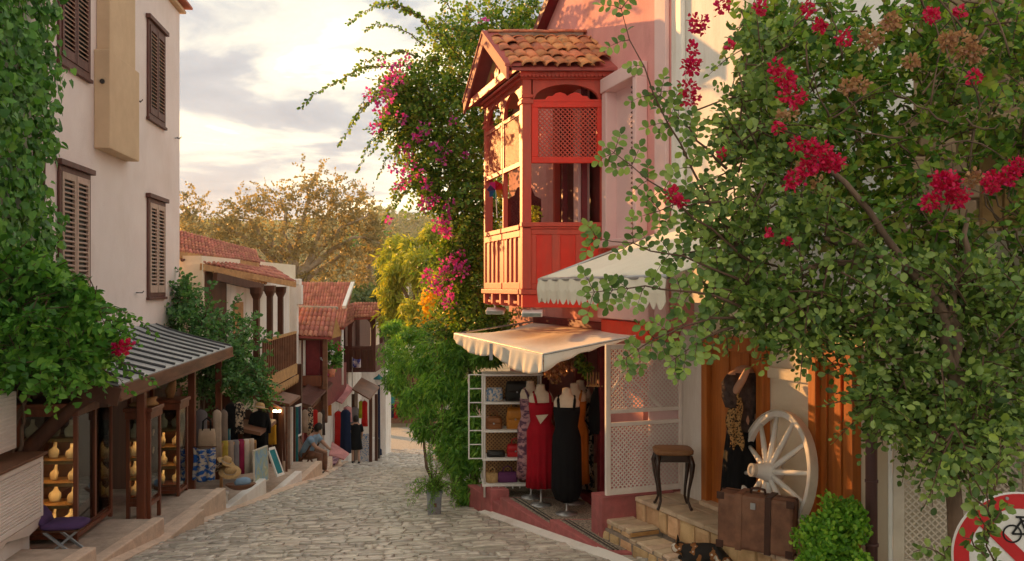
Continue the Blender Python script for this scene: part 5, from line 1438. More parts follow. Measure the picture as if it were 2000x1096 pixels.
# hanging black bag, wall rack and garlands inside the shop door
m = MB(rotz((1.02, 10.35, -1.75), .2)); m.loft([(0, 0, 0, .05, .05), (0, 0, .05, .11, .08), (0, 0, .25, .12, .08), (0, 0, .45, .08, .05), (0, 0, .60, .02, .02)], n=18)
tag(m.build('hanging_bag', 'cloth_black', smooth=True), 'black cloth bag hanging in the shop doorway', 'bag')
wk = thing('wall_rack', 'small wooden plate rack on the doorway wall', 'rack', tuple(W(1165, 750, 10.35)))
p = W(1162, 752, 10.35)
m = MB(rotz(p, -.2)); m.box(-.10, .10, -.06, .04, -.015, 0); m.build('shelf', 'honey_wood', wk)
for k in range(6):
    m = MB(rotz(p, -.2)); m.box(-.09 + k * .034, -.078 + k * .034, -.05, -.03, 0, .16); m.build('slat', 'honey_wood', wk)

# ------------------------------------------------------------------ right edge: pole, lattice fence, posts, sign
pp = thing('pole', 'plum painted round pole beside the boxwood bush', 'pole', (2.66, 6.45, -2.12))
m = MB(); m.tube([(2.665, 6.45, -2.12), (2.66, 6.45, -.2)], .042, 16); m.build('shaft', 'pole_plum', pp, smooth=True)
m = MB(); m.tube([(2.665, 6.45, -1.92), (2.665, 6.45, -1.90)], .05, 16).tube([(2.664, 6.45, -1.45), (2.664, 6.45, -1.43)], .047, 16); m.build('collar', 'pole_plum', pp, smooth=True)
fn = thing('lattice_fence', 'cream diagonal lattice fence in a white frame behind the shrub', 'fence', (3.0, 6.4, -2.1))
FMx = wall_frame((3.62, 6.05, 0), (-.86, .34))        # local x from the near right end towards the pole
FLn = .925
m = MB(FMx); m.box(FLn - .03, FLn, 0, .05, -2.1, -.5); m.build('white_edge', 'white_paint', fn, bev=.004)
for a_, b_ in ((FLn - .11, FLn - .032), (0, .06)):
    m = MB(FMx); m.box(a_, b_, -.03, .03, -2.1, -.5); m.build('stile', 'lattice_cream', fn, bev=.004)
for a_, b_ in ((-2.1, -1.98), (-1.08, -1.02), (-.56, -.5)):
    m = MB(FMx); m.box(.061, FLn - .111, -.03, .03, a_, b_); m.build('rail', 'lattice_cream', fn, bev=.004)
lattice(FMx, .061, FLn - .111, -1.98, -1.08, 0, .050, .0115, 'lattice_cream', fn, th=.006)
lattice(FMx, .061, FLn - .111, -1.02, -.56, 0, .050, .0115, 'lattice_cream', fn, th=.006)
lf = thing('timber_porch', 'weathered timber porch posts with small gable behind the foliage', 'porch', (3.9, 6.2, -2.1))
for x in (3.66, 4.05):
    m = MB(); m.box(x, x + .10, 6.0, 6.1, -2.3, -.1); m.build('post', 'brown_wood', lf, bev=.008)
m = MB(); m.box(3.3, 4.4, 6.25, 6.3, -2.3, .4); m.build('back_wall', 'lattice_cream', lf)
m = MB(); m.beam((3.25, 5.95, -.02), (3.62, 5.95, -.28), .05, .09).beam((3.25, 5.95, -.02), (2.9, 5.95, -.28), .05, .09); m.build('gable_board', 'lattice_cream', lf)
for k in range(4):
    m = MB(); m.box(3.35 + .16 * k, 3.49 + .16 * k, 6.2, 6.24, .42 + .0, .95); m.build('plank', 'honey_wood', lf, bev=.004)
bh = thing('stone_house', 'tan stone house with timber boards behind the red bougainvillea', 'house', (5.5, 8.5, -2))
m = MB(); m.box(2.75, 12, 7.6, 8.2, -3, 6); m.build('wall', 'shaded_stone', bh)
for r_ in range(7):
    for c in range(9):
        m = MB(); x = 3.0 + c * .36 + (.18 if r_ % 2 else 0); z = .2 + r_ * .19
        m.box(x, x + .34 - R.uniform(0, .03), 7.55, 7.6, z, z + .17); m.build('stone', 'shaded_stone', bh, bev=.012)
m = MB(); m.beam((3.3, 7.2, .55), (4.4, 7.2, .05), .05, .14).beam((3.3, 7.2, .40), (4.4, 7.2, -.10), .05, .05); m.build('barge_board', 'lattice_cream', bh)
# no-cycling sign
sg = thing('road_sign', 'round red and white no cycling sign at the lower right corner', 'sign', tuple(W(1990, 1086, 4.08)))
sp = W(1990, 1086, 4.08); SRd = .298
GMx = wall_frame((sp.x, sp.y, 0), (-1, .12)); GMx = Matrix.Translation((0, 0, sp.z)) @ GMx
def disc(M, r, y0, y1, n=56):
    m = MB(M); m.prism([(r * math.cos(2 * math.pi * k / n), r * math.sin(2 * math.pi * k / n)) for k in range(n)], y0, y1); return m
disc(GMx, SRd, -.012, 0.0).build('back_plate', 'sign_white', sg)
disc(GMx, SRd - .002, .0005, .0025).build('face', 'sign_white', sg)
m = MB(GMx); n = 64; r0, r1 = SRd - .075, SRd - .006
vs_ = []
for k in range(n):
    a = 2 * math.pi * k / n; c, s = math.cos(a), math.sin(a)
    vs_ += [(c * r0, .003, s * r0), (c * r1, .003, s * r1), (c * r1, .0052, s * r1), (c * r0, .0052, s * r0)]
m.add(vs_, [(4 * k + j, 4 * ((k + 1) % n) + j, 4 * ((k + 1) % n) + (j + 1) % 4, 4 * k + (j + 1) % 4) for k in range(n) for j in range(4)]); m.build('red_ring', 'sign_red', sg)
# seen from the camera the bar runs from upper left to lower right: local x points left
m = MB(GMx @ Matrix.Rotation(math.radians(45), 4, 'Y')); m.box(-.028, .028, .0058, .0072, -r0 - .004, r0 + .004); 
br = m.build('red_bar', 'sign_red', sg)
def sgm(a, b, w_): 
    m_.beam((a[0], .0082, a[1]), (b[0], .0082, b[1]), w_, .003, up=(0, 1, 0))
m_ = MB(GMx)
bx0, bz0, bs = -.045, .105, .62
def B(x, z): return (bx0 - x * bs, bz0 + z * bs)
for cx_ in (0.0, .25):
    q = B(cx_ - .125, 0); vs_ = []; n = 28
    for k in range(n):
        a = 2 * math.pi * k / n; c, s = math.cos(a), math.sin(a)
        for rr_, yy in ((.058 * bs, .007), (.07 * bs, .007), (.07 * bs, .009), (.058 * bs, .009)): vs_.append((q[0] + c * rr_, yy, q[1] + s * rr_))
    m_.add(vs_, [(4 * k + j, 4 * ((k + 1) % n) + j, 4 * ((k + 1) % n) + (j + 1) % 4, 4 * k + (j + 1) % 4) for k in range(n) for j in range(4)])
lw = .009 * bs / .62 * 1.0
for a, b in (((-.125, 0), (-.06, .10)), ((-.06, .10), (.075, .10)), ((-.125, 0), (-.02, 0)), ((-.02, 0), (-.07, .125)), ((-.02, 0), (.075, .10)), ((.125, 0), (.065, .13)), ((.065, .13), (.10, .14)), ((-.10, .128), (-.04, .128))):
    sgm(B(*a), B(*b), lw)
m_.build('bicycle_symbol', 'black_paint', sg)
m = MB(GMx)
for a in (1.75, 1.35):
    q = (.86 * SRd * math.cos(a), .0052, .93 * SRd * math.sin(a)); m.tube([q, (q[0], .012, q[2])], .008, 8)
m.build('bolt', 'steel', sg)
m = MB(GMx); m.tube([(0, -.04, -.6), (0, -.04, .25)], .026, 12); m.build('post', 'steel', sg, smooth=True)
# ------------------------------------------------------------------ goods in front of the left shops
def garment(lab, px, py, Y, wpx, hpx, mt, group='garments hanging on the left shops', name='garment', cat='garment', rot=0.0, flat=.35, nf=4, sleeves=False):
    p = W(px, py, Y); w_, h = wpx * Y / F, hpx * Y / F
    t = thing(name, lab, cat, tuple(p), group)
    M = rotz(p, rot)
    m = MB(M); m.loft([(0, 0, -h, w_ * .50, w_ * .5 * flat), (0, 0, -h * .6, w_ * .46, w_ * .46 * flat), (0, 0, -h * .25, w_ * .44, w_ * .44 * flat), (0, 0, -h * .08, w_ * .48, w_ * .38 * flat), (0, 0, -h * .02, w_ * .3, w_ * .25 * flat), (0, 0, 0, w_ * .1, w_ * .1 * flat)], n=36, wob=folds(nf, .14, .95, R.uniform(0, 6)))
    m.build('cloth', mt, t, smooth=True)
    m = MB(M); m.tube([(-w_ * .3, 0, -h * .03), (0, 0, .02), (0, 0, .05)], .006, 5).tube([(w_ * .3, 0, -h * .03), (0, 0, .02)], .006, 5); m.build('hanger', 'iron', t)
    if sleeves:
        for s_ in (-1, 1):
            m = MB(M); m.tube([(s_ * w_ * .38, 0, -h * .07), (s_ * w_ * .55, 0, -h * .3), (s_ * w_ * .56, 0, -h * .55)], [w_ * .13, w_ * .11, w_ * .09], 8); m.build('sleeve', mt, t, smooth=True)
    return t
# tote bag
tb = thing('tote_bag', 'beige canvas tote bag hanging beside the lit slim cabinet', 'bag', tuple(W(404, 870, 13.4)))
p = W(404, 838, 13.4); M = rotz(p, .1)
m = MB(M); m.loft([(0, 0, -.30, .11, .03), (0, 0, -.28, .135, .05), (0, 0, -.12, .13, .045), (0, 0, 0, .115, .02)], n=24, p=3.5); m.build('body', 'cloth_tan_bag', tb, smooth=True)
for s_ in (-.02, .02):
    m = MB(M); m.tube([(-.06, s_, -.02), (-.055, s_, .12), (0, s_, .17), (.055, s_, .12), (.06, s_, -.02)], .010, 6); m.build('handle', 'cloth_black', tb, smooth=True)
garment('long beige scarf hanging right of the tote bag', 424, 800, 13.9, 18, 95, 'cloth_beige', flat=.5)
garment('grey cloth hanging behind the tote bag', 392, 800, 14.0, 26, 100, 'cloth_grey')
garment('taupe shawl hanging right of the beige scarf', 437, 800, 14.6, 16, 92, 'cloth_taupe')
garment('black dress hanging under the dark shrub', 452, 788, 15.0, 24, 75, 'cloth_black')
garment('black and white print top under the dark shrub', 467, 785, 15.0, 18, 62, 'cloth_print', sleeves=True)
garment('black jacket on a hanger below the straw hat', 507, 803, 15.6, 34, 78, 'cloth_black', sleeves=True, flat=.5)
garment('dark brown coat hanging in the shop doorway', 484, 800, 16.0, 22, 80, 'leather_dark', sleeves=True)
garment('yellow scarf lit in the shop window', 532, 828, 16.8, 16, 40, 'cloth_yellow')
def hat(lab, px, py, Y, r, tilt=.3, mt='cloth_straw', grp='straw hats on the stall'):
    p = W(px, py, Y); M = rotz(p, R.uniform(0, 6)) @ Matrix.Rotation(tilt, 4, 'X')
    t = thing('straw_hat', lab, 'hat', tuple(p), grp)
    m = MB(M); m.loft([(0, 0, 0, r, r * .92), (0, 0, .006, r, r * .92), (0, 0, .012, r * .56, r * .5)], n=22); m.build('brim', mt, t, smooth=True)
    m = MB(M); m.loft([(0, 0, .01, r * .56, r * .5), (0, 0, r * .3, r * .54, r * .48), (0, 0, r * .52, r * .42, r * .38), (0, 0, r * .58, r * .2, r * .2)], n=18); m.build('crown', mt, t, smooth=True)
    m = MB(M); m.loft([(0, 0, .014, r * .575, r * .515), (0, 0, .014 + r * .13, r * .565, r * .505)], n=18, caps=False); m.build('band', 'cloth_cream', t, smooth=True)
hat('straw hat above the black jacket', 507, 797, 15.6, .17, .2)
hat('upper straw hat on the stack by the scarf rack', 441, 903, 13.6, .16, .5)
hat('pale straw hat lying below the upper hat', 449, 922, 13.55, .17, .6)
hat('small white hat beside the blue wall hanging', 422, 915, 13.4, .13, .9, 'cloth_print')
# patterned hanging, suzani
hg = thing('wall_hanging', 'blue and white patterned textile hanging on a stand', 'textile', tuple(W(397, 935, 13.2)))
p0 = W(377, 874, 13.3); 
m = MB(); m.grid(12, 10, lambda u, v: p0 + Vector((.33 * u + .01 * math.sin(v * 5), .03 * math.sin(u * 14), -.50 * v - .03 * math.sin(u * 3.1)))); m.build('cloth', 'cloth_ikat', hg, smooth=True, solid=.008)
m = MB(); m.tube([p0 + Vector((-.03, 0, .01)), p0 + Vector((.36, 0, .01))], .01, 6); m.build('rod', 'dark_wood', hg)
# scarf rack
sr = thing('scarf_rack', 'wooden stand carrying a row of hanging scarves', 'rack', tuple(W(465, 955, 14.2)))
ra, rb_ = W(432, 868, 14.2), W(498, 862, 15.0)
m = MB(); m.beam(ra, rb_, .05, .05); m.build('bar', 'honey_wood', sr)
for q in (ra, rb_):
    m = MB(); m.beam(q, Vector((q.x, q.y, ledge_z(q.y))), .04, .04, up=(0, 1, 0)); m.build('leg', 'honey_wood', sr)
cols = ['cloth_mustard', 'cloth_taupe', 'cloth_grey', 'cloth_crimson', 'cloth_cream', 'cloth_beige']
nm = ['mustard yellow', 'taupe', 'dark grey', 'crimson', 'cream', 'beige']
for k in range(6):
    q = ra.lerp(rb_, (k + .6) / 6.4)
    m = MB(rotz(q, .5)); m.loft([(0, -.05, -.52, .052, .02), (0, -.05, -.3, .05, .022), (0, -.045, -.05, .05, .025), (0, -.02, .045, .05, .03), (0, .02, .05, .05, .03)], n=20, wob=folds(4, .12, .9, k))
    tag(m.build('scarf', cols[k], smooth=True), nm[k] + ' scarf hanging on the scarf rack', 'scarf', 'scarves on the rack')
# boat shaped bowl and the bag in it
bw = thing('wooden_bowl', 'boat shaped wooden bowl on a small post', 'bowl', tuple(W(468, 958, 13.35)))
M = rotz(W(470, 952, 13.35), .25)
m = MB(M); m.loft([(0, 0, -.03, .10, .07), (0, 0, .0, .17, .10), (0, 0, .05, .23, .13), (0, 0, .06, .22, .12), (0, 0, .03, .15, .08)], n=24); m.build('bowl', 'brown_wood', bw, smooth=True)
m = MB(); q = W(441, 965, 13.2); m.tube([q, Vector((q.x, q.y, zr(q.x, q.y) + .02))], [.035, .03], 10).tube([q, q + Vector((0, 0, .05))], .05, 10); tag(m.build('bollard', 'whitewash', smooth=True), 'small white and brown post beside the wooden bowl', 'post')
m = MB(M); m.loft([(.02, 0, .03, .10, .07), (.03, 0, .08, .13, .09), (.04, 0, .13, .10, .07), (.05, 0, .15, .04, .03)], n=16); tag(m.build('cloth_bundle', 'cloth_sky', smooth=True), 'light blue cloth bundle lying in the wooden bowl', 'cloth')
# pictures
pic = bpy.data.materials.new('painting'); pic.use_nodes = True; nt = pic.node_tree
no = nt.nodes.new('ShaderNodeTexNoise'); no.inputs['Scale'].default_value = 5; no.inputs['Detail'].default_value = 4; no.inputs['Distortion'].default_value = 1.5
tcn = nt.nodes.new('ShaderNodeTexCoord'); nt.links.new(tcn.outputs['Object'], no.inputs['Vector'])
cr = nt.nodes.new('ShaderNodeValToRGB'); e_ = cr.color_ramp.elements; e_[0].position = .3; e_[0].color = (.10, .22, .42, 1); e_[1].position = .75; e_[1].color = (.62, .58, .48, 1)
q_ = e_.new(.45); q_.color = (.22, .40, .55, 1); q_ = e_.new(.58); q_.color = (.36, .40, .22, 1)
nt.links.new(no.outputs['Fac'], cr.inputs[0]); nt.links.new(cr.outputs[0], nt.nodes['Principled BSDF'].inputs['Base Color']); MAT['painting'] = pic
def picture(lab, c, face='painting', frame='white_paint', wd=.04, grp='pictures for sale'):
    """c: four world corners, bottom-left, bottom-right, top-right, top-left"""
    t = thing('picture', lab, 'picture', tuple((c[0] + c[1]) / 2), grp)
    x = (c[1] - c[0]); z = (c[3] - c[0]); L_, H_ = x.length, z.length; x.normalize(); z.normalize(); y = z.cross(x).normalized()
    M = Matrix(((x.x, y.x, z.x, c[0].x), (x.y, y.y, z.y, c[0].y), (x.z, y.z, z.z, c[0].z), (0, 0, 0, 1)))
    m = MB(M); m.box(0, L_, -.015, .015, 0, wd).box(0, L_, -.015, .015, H_ - wd, H_).box(0, wd, -.015, .015, wd, H_ - wd).box(L_ - wd, L_, -.015, .015, wd, H_ - wd); m.build('frame', frame, t, bev=.004)
    m = MB(M); m.box(wd, L_ - wd, -.006, .006, wd, H_ - wd); m.build('canvas', face, t)
picture('tall pale blue painting leaning at the kerb beside the scarves', [W(497, 953, 14.6), W(524, 938, 15.6), W(521, 866, 15.5), W(494, 880, 14.5)], frame='lattice_cream', wd=.025)
picture('narrow green panel in a white frame leaning to the left', [W(541, 932, 15.9), W(555, 927, 16.3), W(533, 870, 16.3), W(521, 876, 15.9)], face='cloth_teal', wd=.05)
picture('small turquoise picture hanging above the scarves', [W(446, 868, 14.9), W(463, 864, 15.2), W(463, 832, 15.2), W(446, 838, 14.9)], frame='cloth_teal', wd=.015)
picture('dark blue poster in a white frame by the curtained shop', [W(577, 856, 20.6), W(588, 850, 21.3), W(588, 792, 21.3), W(577, 792, 20.6)], face='cloth_navy', wd=.05)
# curtain shop: poles and striped blinds
cs2 = thing('curtain_shop', 'shop front hung with striped blinds and slim poles', 'shop', (-5.4, 18, -3.9))
for k in range(7):
    q = W(548 + k * 5.2, 795, 17.2 + k * .45)
    zf = ledge_z(q.y)
    m = MB(); m.box(q.x - .035, q.x + .035, q.y - .02, q.y + .02, zf, q.z); m.build('blind', ['dark_wood', 'cloth_cream', 'brown_wood', 'cloth_taupe', 'white_paint', 'dark_wood', 'cloth_teal'][k], cs2)
m = MB(); m.box(-6.9, -6.6, 16.6, 21.5, -4.6, -2.0).box(-6.6, -5.9, 21.3, 21.5, -4.6, -2.0); m.build('back_wall', 'dark_wood', cs2)
m = MB(); q = W(530, 790, 17.0); m.beam(q, W(552, 800, 17.0), .05, .06).beam(W(552, 800, 17), W(556, 900, 17), .05, .05, up=(0, 1, 0)).beam(q, W(528, 905, 17), .05, .05, up=(0, 1, 0)); m.build('frame', 'dark_wood', cs2)
m = MB(); q = W(541, 803, 16.9); m.box(q.x - .07, q.x + .07, q.y - .03, q.y + .03, q.z - .02, q.z + .02); m.build('lit_lamp', 'lamp_warm', cs2)

# ------------------------------------------------------------------ tiled roofs of the far houses
def tile_roof(name, parent, c, nu, nv, mt='clay_roof', amp=.035):
    """corners: eave left, eave right, ridge right, ridge left; rows of half round tiles as real relief, one loose piece each"""
    e0, e1, r1, r0 = [Vector(p) for p in c]
    nrm = (e1 - e0).cross(r0 - e0).normalized()
    if nrm.z < 0: nrm = -nrm
    V, T = [], []
    for j in range(nv):
        for i in range(nu):
            b = len(V); pr = []
            for v, dz in ((j / nv - .012, .030), ((j + 1) / nv + .01, .006)):
                for s in range(5):
                    u = (i + .03 + .94 * s / 4) / nu
                    h = amp * math.sin(math.pi * s / 4) + dz
                    p = e0.lerp(e1, u).lerp(r0.lerp(r1, u), v) + nrm * (h + R.uniform(-.004, .006))
                    pr.append(p)
            pr += [p - nrm * .03 for p in pr[:5]]
            V += [tuple(p) for p in pr]
            for s in range(4):
                T += [(b + s, b + s + 1, b + 6 + s), (b + s, b + 6 + s, b + 5 + s), (b + 10 + s, b + 11 + s, b + s + 1), (b + 10 + s, b + s + 1, b + s)]
    m = MB(); m.hexa([e0 - nrm * .07, e1 - nrm * .07, r1 - nrm * .07, r0 - nrm * .07, e0, e1, r1, r0])
    rf_ = m.build(name, 'roof_board', parent)
    tri_mesh('roof_tiles', V, T, mt, rf_, kind='stuff')
    return rf_
def scallops(parent, a, b, n, drop, mt, th=.03):
    a, b = Vector(a), Vector(b)
    m = MB()
    d = (b - a).normalized(); nrm = Vector((d.y, -d.x, 0)).normalized() * th
    for k in range(n):
        p, q = a.lerp(b, k / n), a.lerp(b, (k + .94) / n); c_ = (p + q) / 2
        f_ = [p, q, q + Vector((0, 0, -drop * .55)), c_ + Vector((0, 0, -drop)), p + Vector((0, 0, -drop * .55))]
        m.add(f_ + [x + nrm for x in f_], [(0, 1, 2, 3, 4), (9, 8, 7, 6, 5)] + [(i, i + 5, (i + 1) % 5 + 5, (i + 1) % 5) for i in range(5)])
    return m.build('scalloped_trim', mt, parent)

# --- porch house right behind the cream house
h2 = thing('porch_house', 'house with scalloped porch roof, dark columns and wooden balcony', 'house', (-6.5, 19, -4))
m = MB(); m.box(-12, -6.22, 17.45, 25, -4.6, .62); m.build('wall', 'cream_wall', h2)
tile_roof('roof', h2, [W(346, 492, 17.3), W(508, 514, 21), W(500, 490, 24.5), W(344, 450, 21)], 26, 7)
tile_roof('porch_roof', h2, [W(392, 514, 17.5), W(577, 552, 21.3), W(505, 506, 23.6), W(398, 496, 18.6)], 22, 6)
m = MB(); m.beam(W(344, 497, 17.25), W(505, 520, 20.9), .04, .16); m.build('fascia', 'honey_wood', h2)
m = MB(); m.beam(W(392, 521, 17.4), W(577, 556, 21.2), .04, .13); m.build('porch_fascia', 'honey_wood', h2)
scallops(h2, W(415, 529, 17.7), W(520, 549, 20), 16, .09, 'honey_wood')
scallops(h2, W(352, 505, 17.3), W(420, 513, 19), 12, .06, 'shutter_brown')
m = MB(); m.box(-7.4, -6.19, 17.41, 17.44, -.2, .45); m.build('lit_wall_panel', 'cream_wall', h2)
m = MB(); m.box(-6.215, -6.2, 17.6, 18.9, -2.0, .3); m.build('porch_shade_sheet', 'dark_wood', h2)  # flat dark sheet stands in for the shade under the porch
m = MB(); m.box(-6.215, -6.19, 18.9, 24.2, -2.0, .3); m.build('porch_wall', 'whitewash', h2)
m = MB(); m.box(-6.19, -6.17, 19.3, 20.0, -1.7, -.35); m.build('porch_window', 'honey_wood', h2)
m = MB(); m.beam(W(420, 540, 17.6), W(512, 562, 19.2), .10, .16); m.build('porch_beam', 'dark_wood', h2)
for (px, Y, y0) in ((501, 18.7, 566), (527, 19.9, 562), (548, 21.2, 564)):
    q = W(px, y0, Y)
    m = MB(rotz((q.x, q.y, 0))); m.box(-.06, .06, -.06, .06, -1.95, q.z - .12).loft([(0, 0, q.z - .2, .07, .07), (0, 0, q.z - .08, .12, .12), (0, 0, q.z + .05, .13, .13)], n=12, p=4); m.build('column', 'dark_wood', h2)
m = MB(); m.hexa([(-6.2, 17.6, -2.08), (-5.2, 18.2, -2.08), (-5.42, 21.8, -2.08), (-6.2, 21.8, -2.08), (-6.2, 17.6, -1.95), (-5.2, 18.2, -1.95), (-5.42, 21.8, -1.95), (-6.2, 21.8, -1.95)]); m.build('balcony_floor', 'honey_wood', h2)
m = MB(); m.beam((-5.18, 18.2, -2.05), (-5.40, 21.8, -2.05), .05, .26); m.build('balcony_fascia', 'honey_wood', h2)
scallops(h2, (-5.15, 18.3, -2.2), (-5.37, 21.8, -2.2), 16, .20, 'honey_wood')
m = MB(); m.beam((-5.20, 18.2, -1.14), (-5.42, 21.8, -1.14), .06, .06); m.build('balcony_rail', 'honey_wood', h2)
for k in range(19):
    q = Vector((-5.20, 18.2, -1.16)).lerp(Vector((-5.42, 21.8, -1.16)), k / 18)
    m = MB(); m.box(q.x - .02, q.x + .02, q.y - .02, q.y + .02, -1.95, -1.16); m.build('baluster', 'brown_wood', h2)
m = MB(); m.box(-6.15, -5.3, 21.9, 22.0, -4.5, -1.95); m.build('shop_side', 'dark_wood', h2)
m = MB(); m.box(-6.2, -5.35, 17.3, 17.38, -3.3, -2.15); m.build('shop_header', 'dark_wood', h2)
for i, (px, py, Y, w_) in enumerate(((486, 793, 15.6, 1.1), (545, 748, 19.0, 1.2))):
    q = W(px, py, Y); m = MB(); m.hexa([q + Vector((-.6, -.5, -.25)), q + Vector((.35, -.5, -.45)), q + Vector((.25, .9, -.45)), q + Vector((-.6, .9, -.25)), q + Vector((-.6, -.5, -.19)), q + Vector((.35, -.5, -.39)), q + Vector((.25, .9, -.39)), q + Vector((-.6, .9, -.19))]); m.build('pent_roof', 'brown_wood', h2)
hl = thing('gooseneck_lamp', 'small galvanised lamp under the balcony corner', 'lamp', tuple(W(571, 728, 21.5)))
q = W(571, 728, 21.5); m = MB(rotz(q)); m.loft([(0, 0, -.12, .09, .09), (0, 0, 0, .06, .06), (0, 0, .07, .03, .03)], n=14); m.build('shade', 'galvanised', hl, smooth=True)
m = MB(); m.tube([q + Vector((0, 0, .06)), q + Vector((-.05, 0, .14)), q + Vector((-.2, 0, .14))], .015, 6); m.build('arm', 'iron', hl)
# white gable wall between the two houses
gw = thing('white_wall', 'white parapet wall between the porch house and the red house', 'wall', (-6.4, 24.5, -4))
m = MB(); m.box(-7.6, -6.03, 24.4, 24.6, -4.6, .05); m.build('wall', 'whitewash', gw)
m = MB(); m.box(-6.2, -5.95, 24.36, 24.66, .05, .22).box(-6.04, -5.9, 24.4, 24.6, -.5, .05); m.build('parapet', 'whitewash', gw, bev=.02)
# --- red bay house
h3 = thing('red_bay_house', 'maroon house with tiled bay roof and brown balcony down the street', 'house', (-6.2, 26.5, -5))
m = MB(); m.box(-9, -6.05, 25.7, 31, -6.6, -.9); m.build('wall', 'maroon', h3)
tile_roof('bay_roof', h3, [W(562, 655, 24.6), W(648, 659, 24.6), W(658, 603, 26.2), W(580, 601, 26.2)], 9, 6, amp=.05)
m = MB(); m.beam(W(580, 600, 26.2), W(660, 602, 26.2), .16, .10); m.build('ridge', 'ridge_mortar', h3, bev=.03)
m = MB(); m.prism([(25.0, -1.55), (27.6, -1.55), (26.25, -.72)], -5.42, -5.38, axis='x'); m.build('gable', 'honey_wood', h3)
m = MB(); m.box(-6.45, -5.36, 24.85, 24.9, -1.53, -1.45); m.build('eave_board', 'brown_wood', h3)
m = MB(); m.box(-6.4, -5.5, 25.3, 25.4, -2.75, -1.5); m.build('bay_back', 'maroon', h3)
for px in (577, 586, 594):
    q = W(px, 660, 25.0); m = MB(); m.box(q.x - .03, q.x + .03, 24.98, 25.04, -2.6, -1.5); m.build('white_bar', 'white_paint', h3)
q = W(600, 700, 25.1); m = MB(); m.box(q.x - .03, q.x + .36, 25.1, 25.14, -2.55, -1.5); m.build('shutter', 'maroon', h3)
for (px) in (571, 635):
    q = W(px, 660, 24.95); m = MB(); m.box(q.x - .06, q.x + .06, 24.9, 25.02, -3.9 if px > 600 else -2.9, -1.5); m.build('post', 'brown_wood', h3)
m = MB(); m.box(-6.3, -5.45, 24.92, 25.0, -2.85, -2.55); m.build('balcony_front', 'cabinet_wood', h3, bev=.01)
m = MB(); m.box(-5.44, -5.38, 25.02, 28.3, -3.5, -2.45); m.build('balcony_side', 'maroon', h3, bev=.01)
m = MB(); m.hexa([W(571, 790, 24.6), W(608, 800, 24.0), W(645, 765, 26.0), W(640, 735, 26.0), W(575, 742, 25.2), W(612, 795, 24.0) + Vector((0, 0, .03)), W(647, 745, 26), W(636, 735, 26.2)]); m.build('brown_pent', 'brown_wood', h3)
m = MB(); m.hexa([W(572, 786, 23.8), W(608, 794, 23.4), W(650, 752, 25.6), W(618, 735, 25.6), W(572, 783, 23.8), W(608, 791, 23.4), W(650, 748, 25.6), W(618, 731, 25.6)]); m.build('metal_pent', 'shutter_brown', h3)
m = MB(); m.box(-5.85, -5.40, 25.0, 25.1, -3.95, -2.85); m.build('side_board', 'cabinet_wood', h3)
tile_roof('roof', h3, [W(570, 640, 27.2), W(672, 640, 27.2), W(690, 553, 30), W(583, 553, 30)], 20, 12)
m = MB(); m.beam(W(689, 553, 30), W(672, 600, 28.2), .12, .10); m.build('verge', 'white_paint', h3)
tile_roof('lower_roof', h3, [W(655, 652, 26.8), W(690, 628, 29.6), W(690, 592, 31.5), W(655, 603, 28.5)], 10, 7)
m = MB(); q = W(668, 634, 27.5); m.tube([q, Vector((q.x, q.y, -3.1))], .05, 10); m.build('drain_pipe', 'white_paint', h3, smooth=True)
m = MB(); m.box(-6.05, -5.6, 26, 30.9, -6.6, -3.6); m.build('ground_floor', 'whitewash', h3)
# flower pots on that balcony
fp = thing('flower_box', 'balcony plants with white and pink flowers on the red house', 'plant', tuple(W(650, 705, 25.6)))
P, D, N = lumpy(W(650, 690, 25.8), (.36, .3, .62), 16, 45)
leaves(P, D, N, NR.uniform(.06, .12, len(P)), T_SMALL, 'foliage', 'leaf_grape', fp)
m = MB(rotz(W(646, 728, 25.4))); m.loft([(0, 0, -.12, .11, .11), (0, 0, .10, .15, .15)], n=14); m.build('pot', 'clay_tile', fp, smooth=True)
for (px, py, c) in ((637, 686, 'plastic_white'), (649, 688, 'plastic_white'), (631, 700, 'plastic_white'), (642, 707, 'plastic_white'), (638, 731, 'bract_magenta'), (664, 680, 'bract_red'), (614, 670, 'bract_red')):
    flower_cluster('flowers', c, fp, W(px, py, 25.3), (.05, .05, .05), 12, .06)
# --- dark timber bay house at the bend
h4 = thing('timber_bay_house', 'dark timber bay with arched opening and tiled roof at the bend', 'house', (-5.4, 31, -6.5))
tile_roof('roof', h4, [W(684, 622, 30.4), W(738, 619, 30.4), W(741, 592, 31.8), W(692, 592, 31.8)], 9, 5)
BX0, BX1 = W(679, 0, 31).x, W(731, 0, 31).x
for x in (BX0, BX1 - .12):
    m = MB(); m.box(x, x + .16, 31.0, 31.16, -3.0, -1.02); m.build('post', 'shutter_brown', h4)
for x in (BX0 - .15, BX1 - .2):
    m = MB(); m.box(x, x + .14, 33.5, 33.64, -3.0, -1.02); m.build('post', 'shutter_brown', h4)
m = MB(rotz((0, 31.02, 0))); lo, hi = arch(BX0 + .16, BX1 - .12, -1.45, -1.12, -1.0); m.strip(lo, hi, 0, .08); m.build('arch_board', 'shutter_brown', h4)
m = MB(); m.box(BX0 - .1, BX1, 31.03, 31.12, -3.05, -2.12); m.build('apron', 'shutter_brown', h4)
for k in range(4):
    m = MB(); x = BX0 + .05 + k * .23; m.box(x, x + .17, 30.99, 31.028, -2.95, -2.25); m.build('panel', 'dark_wood', h4, bev=.01)
m = MB(); m.box(BX1 - .002, BX1 + .04, 31.1, 33.4, -3.05, -2.12); m.build('side_apron', 'shutter_brown', h4)
m = MB(); m.box(-8.5, BX0 - .16, 31.4, 37, -7.5, -1.2); m.build('wall', 'shutter_brown', h4)
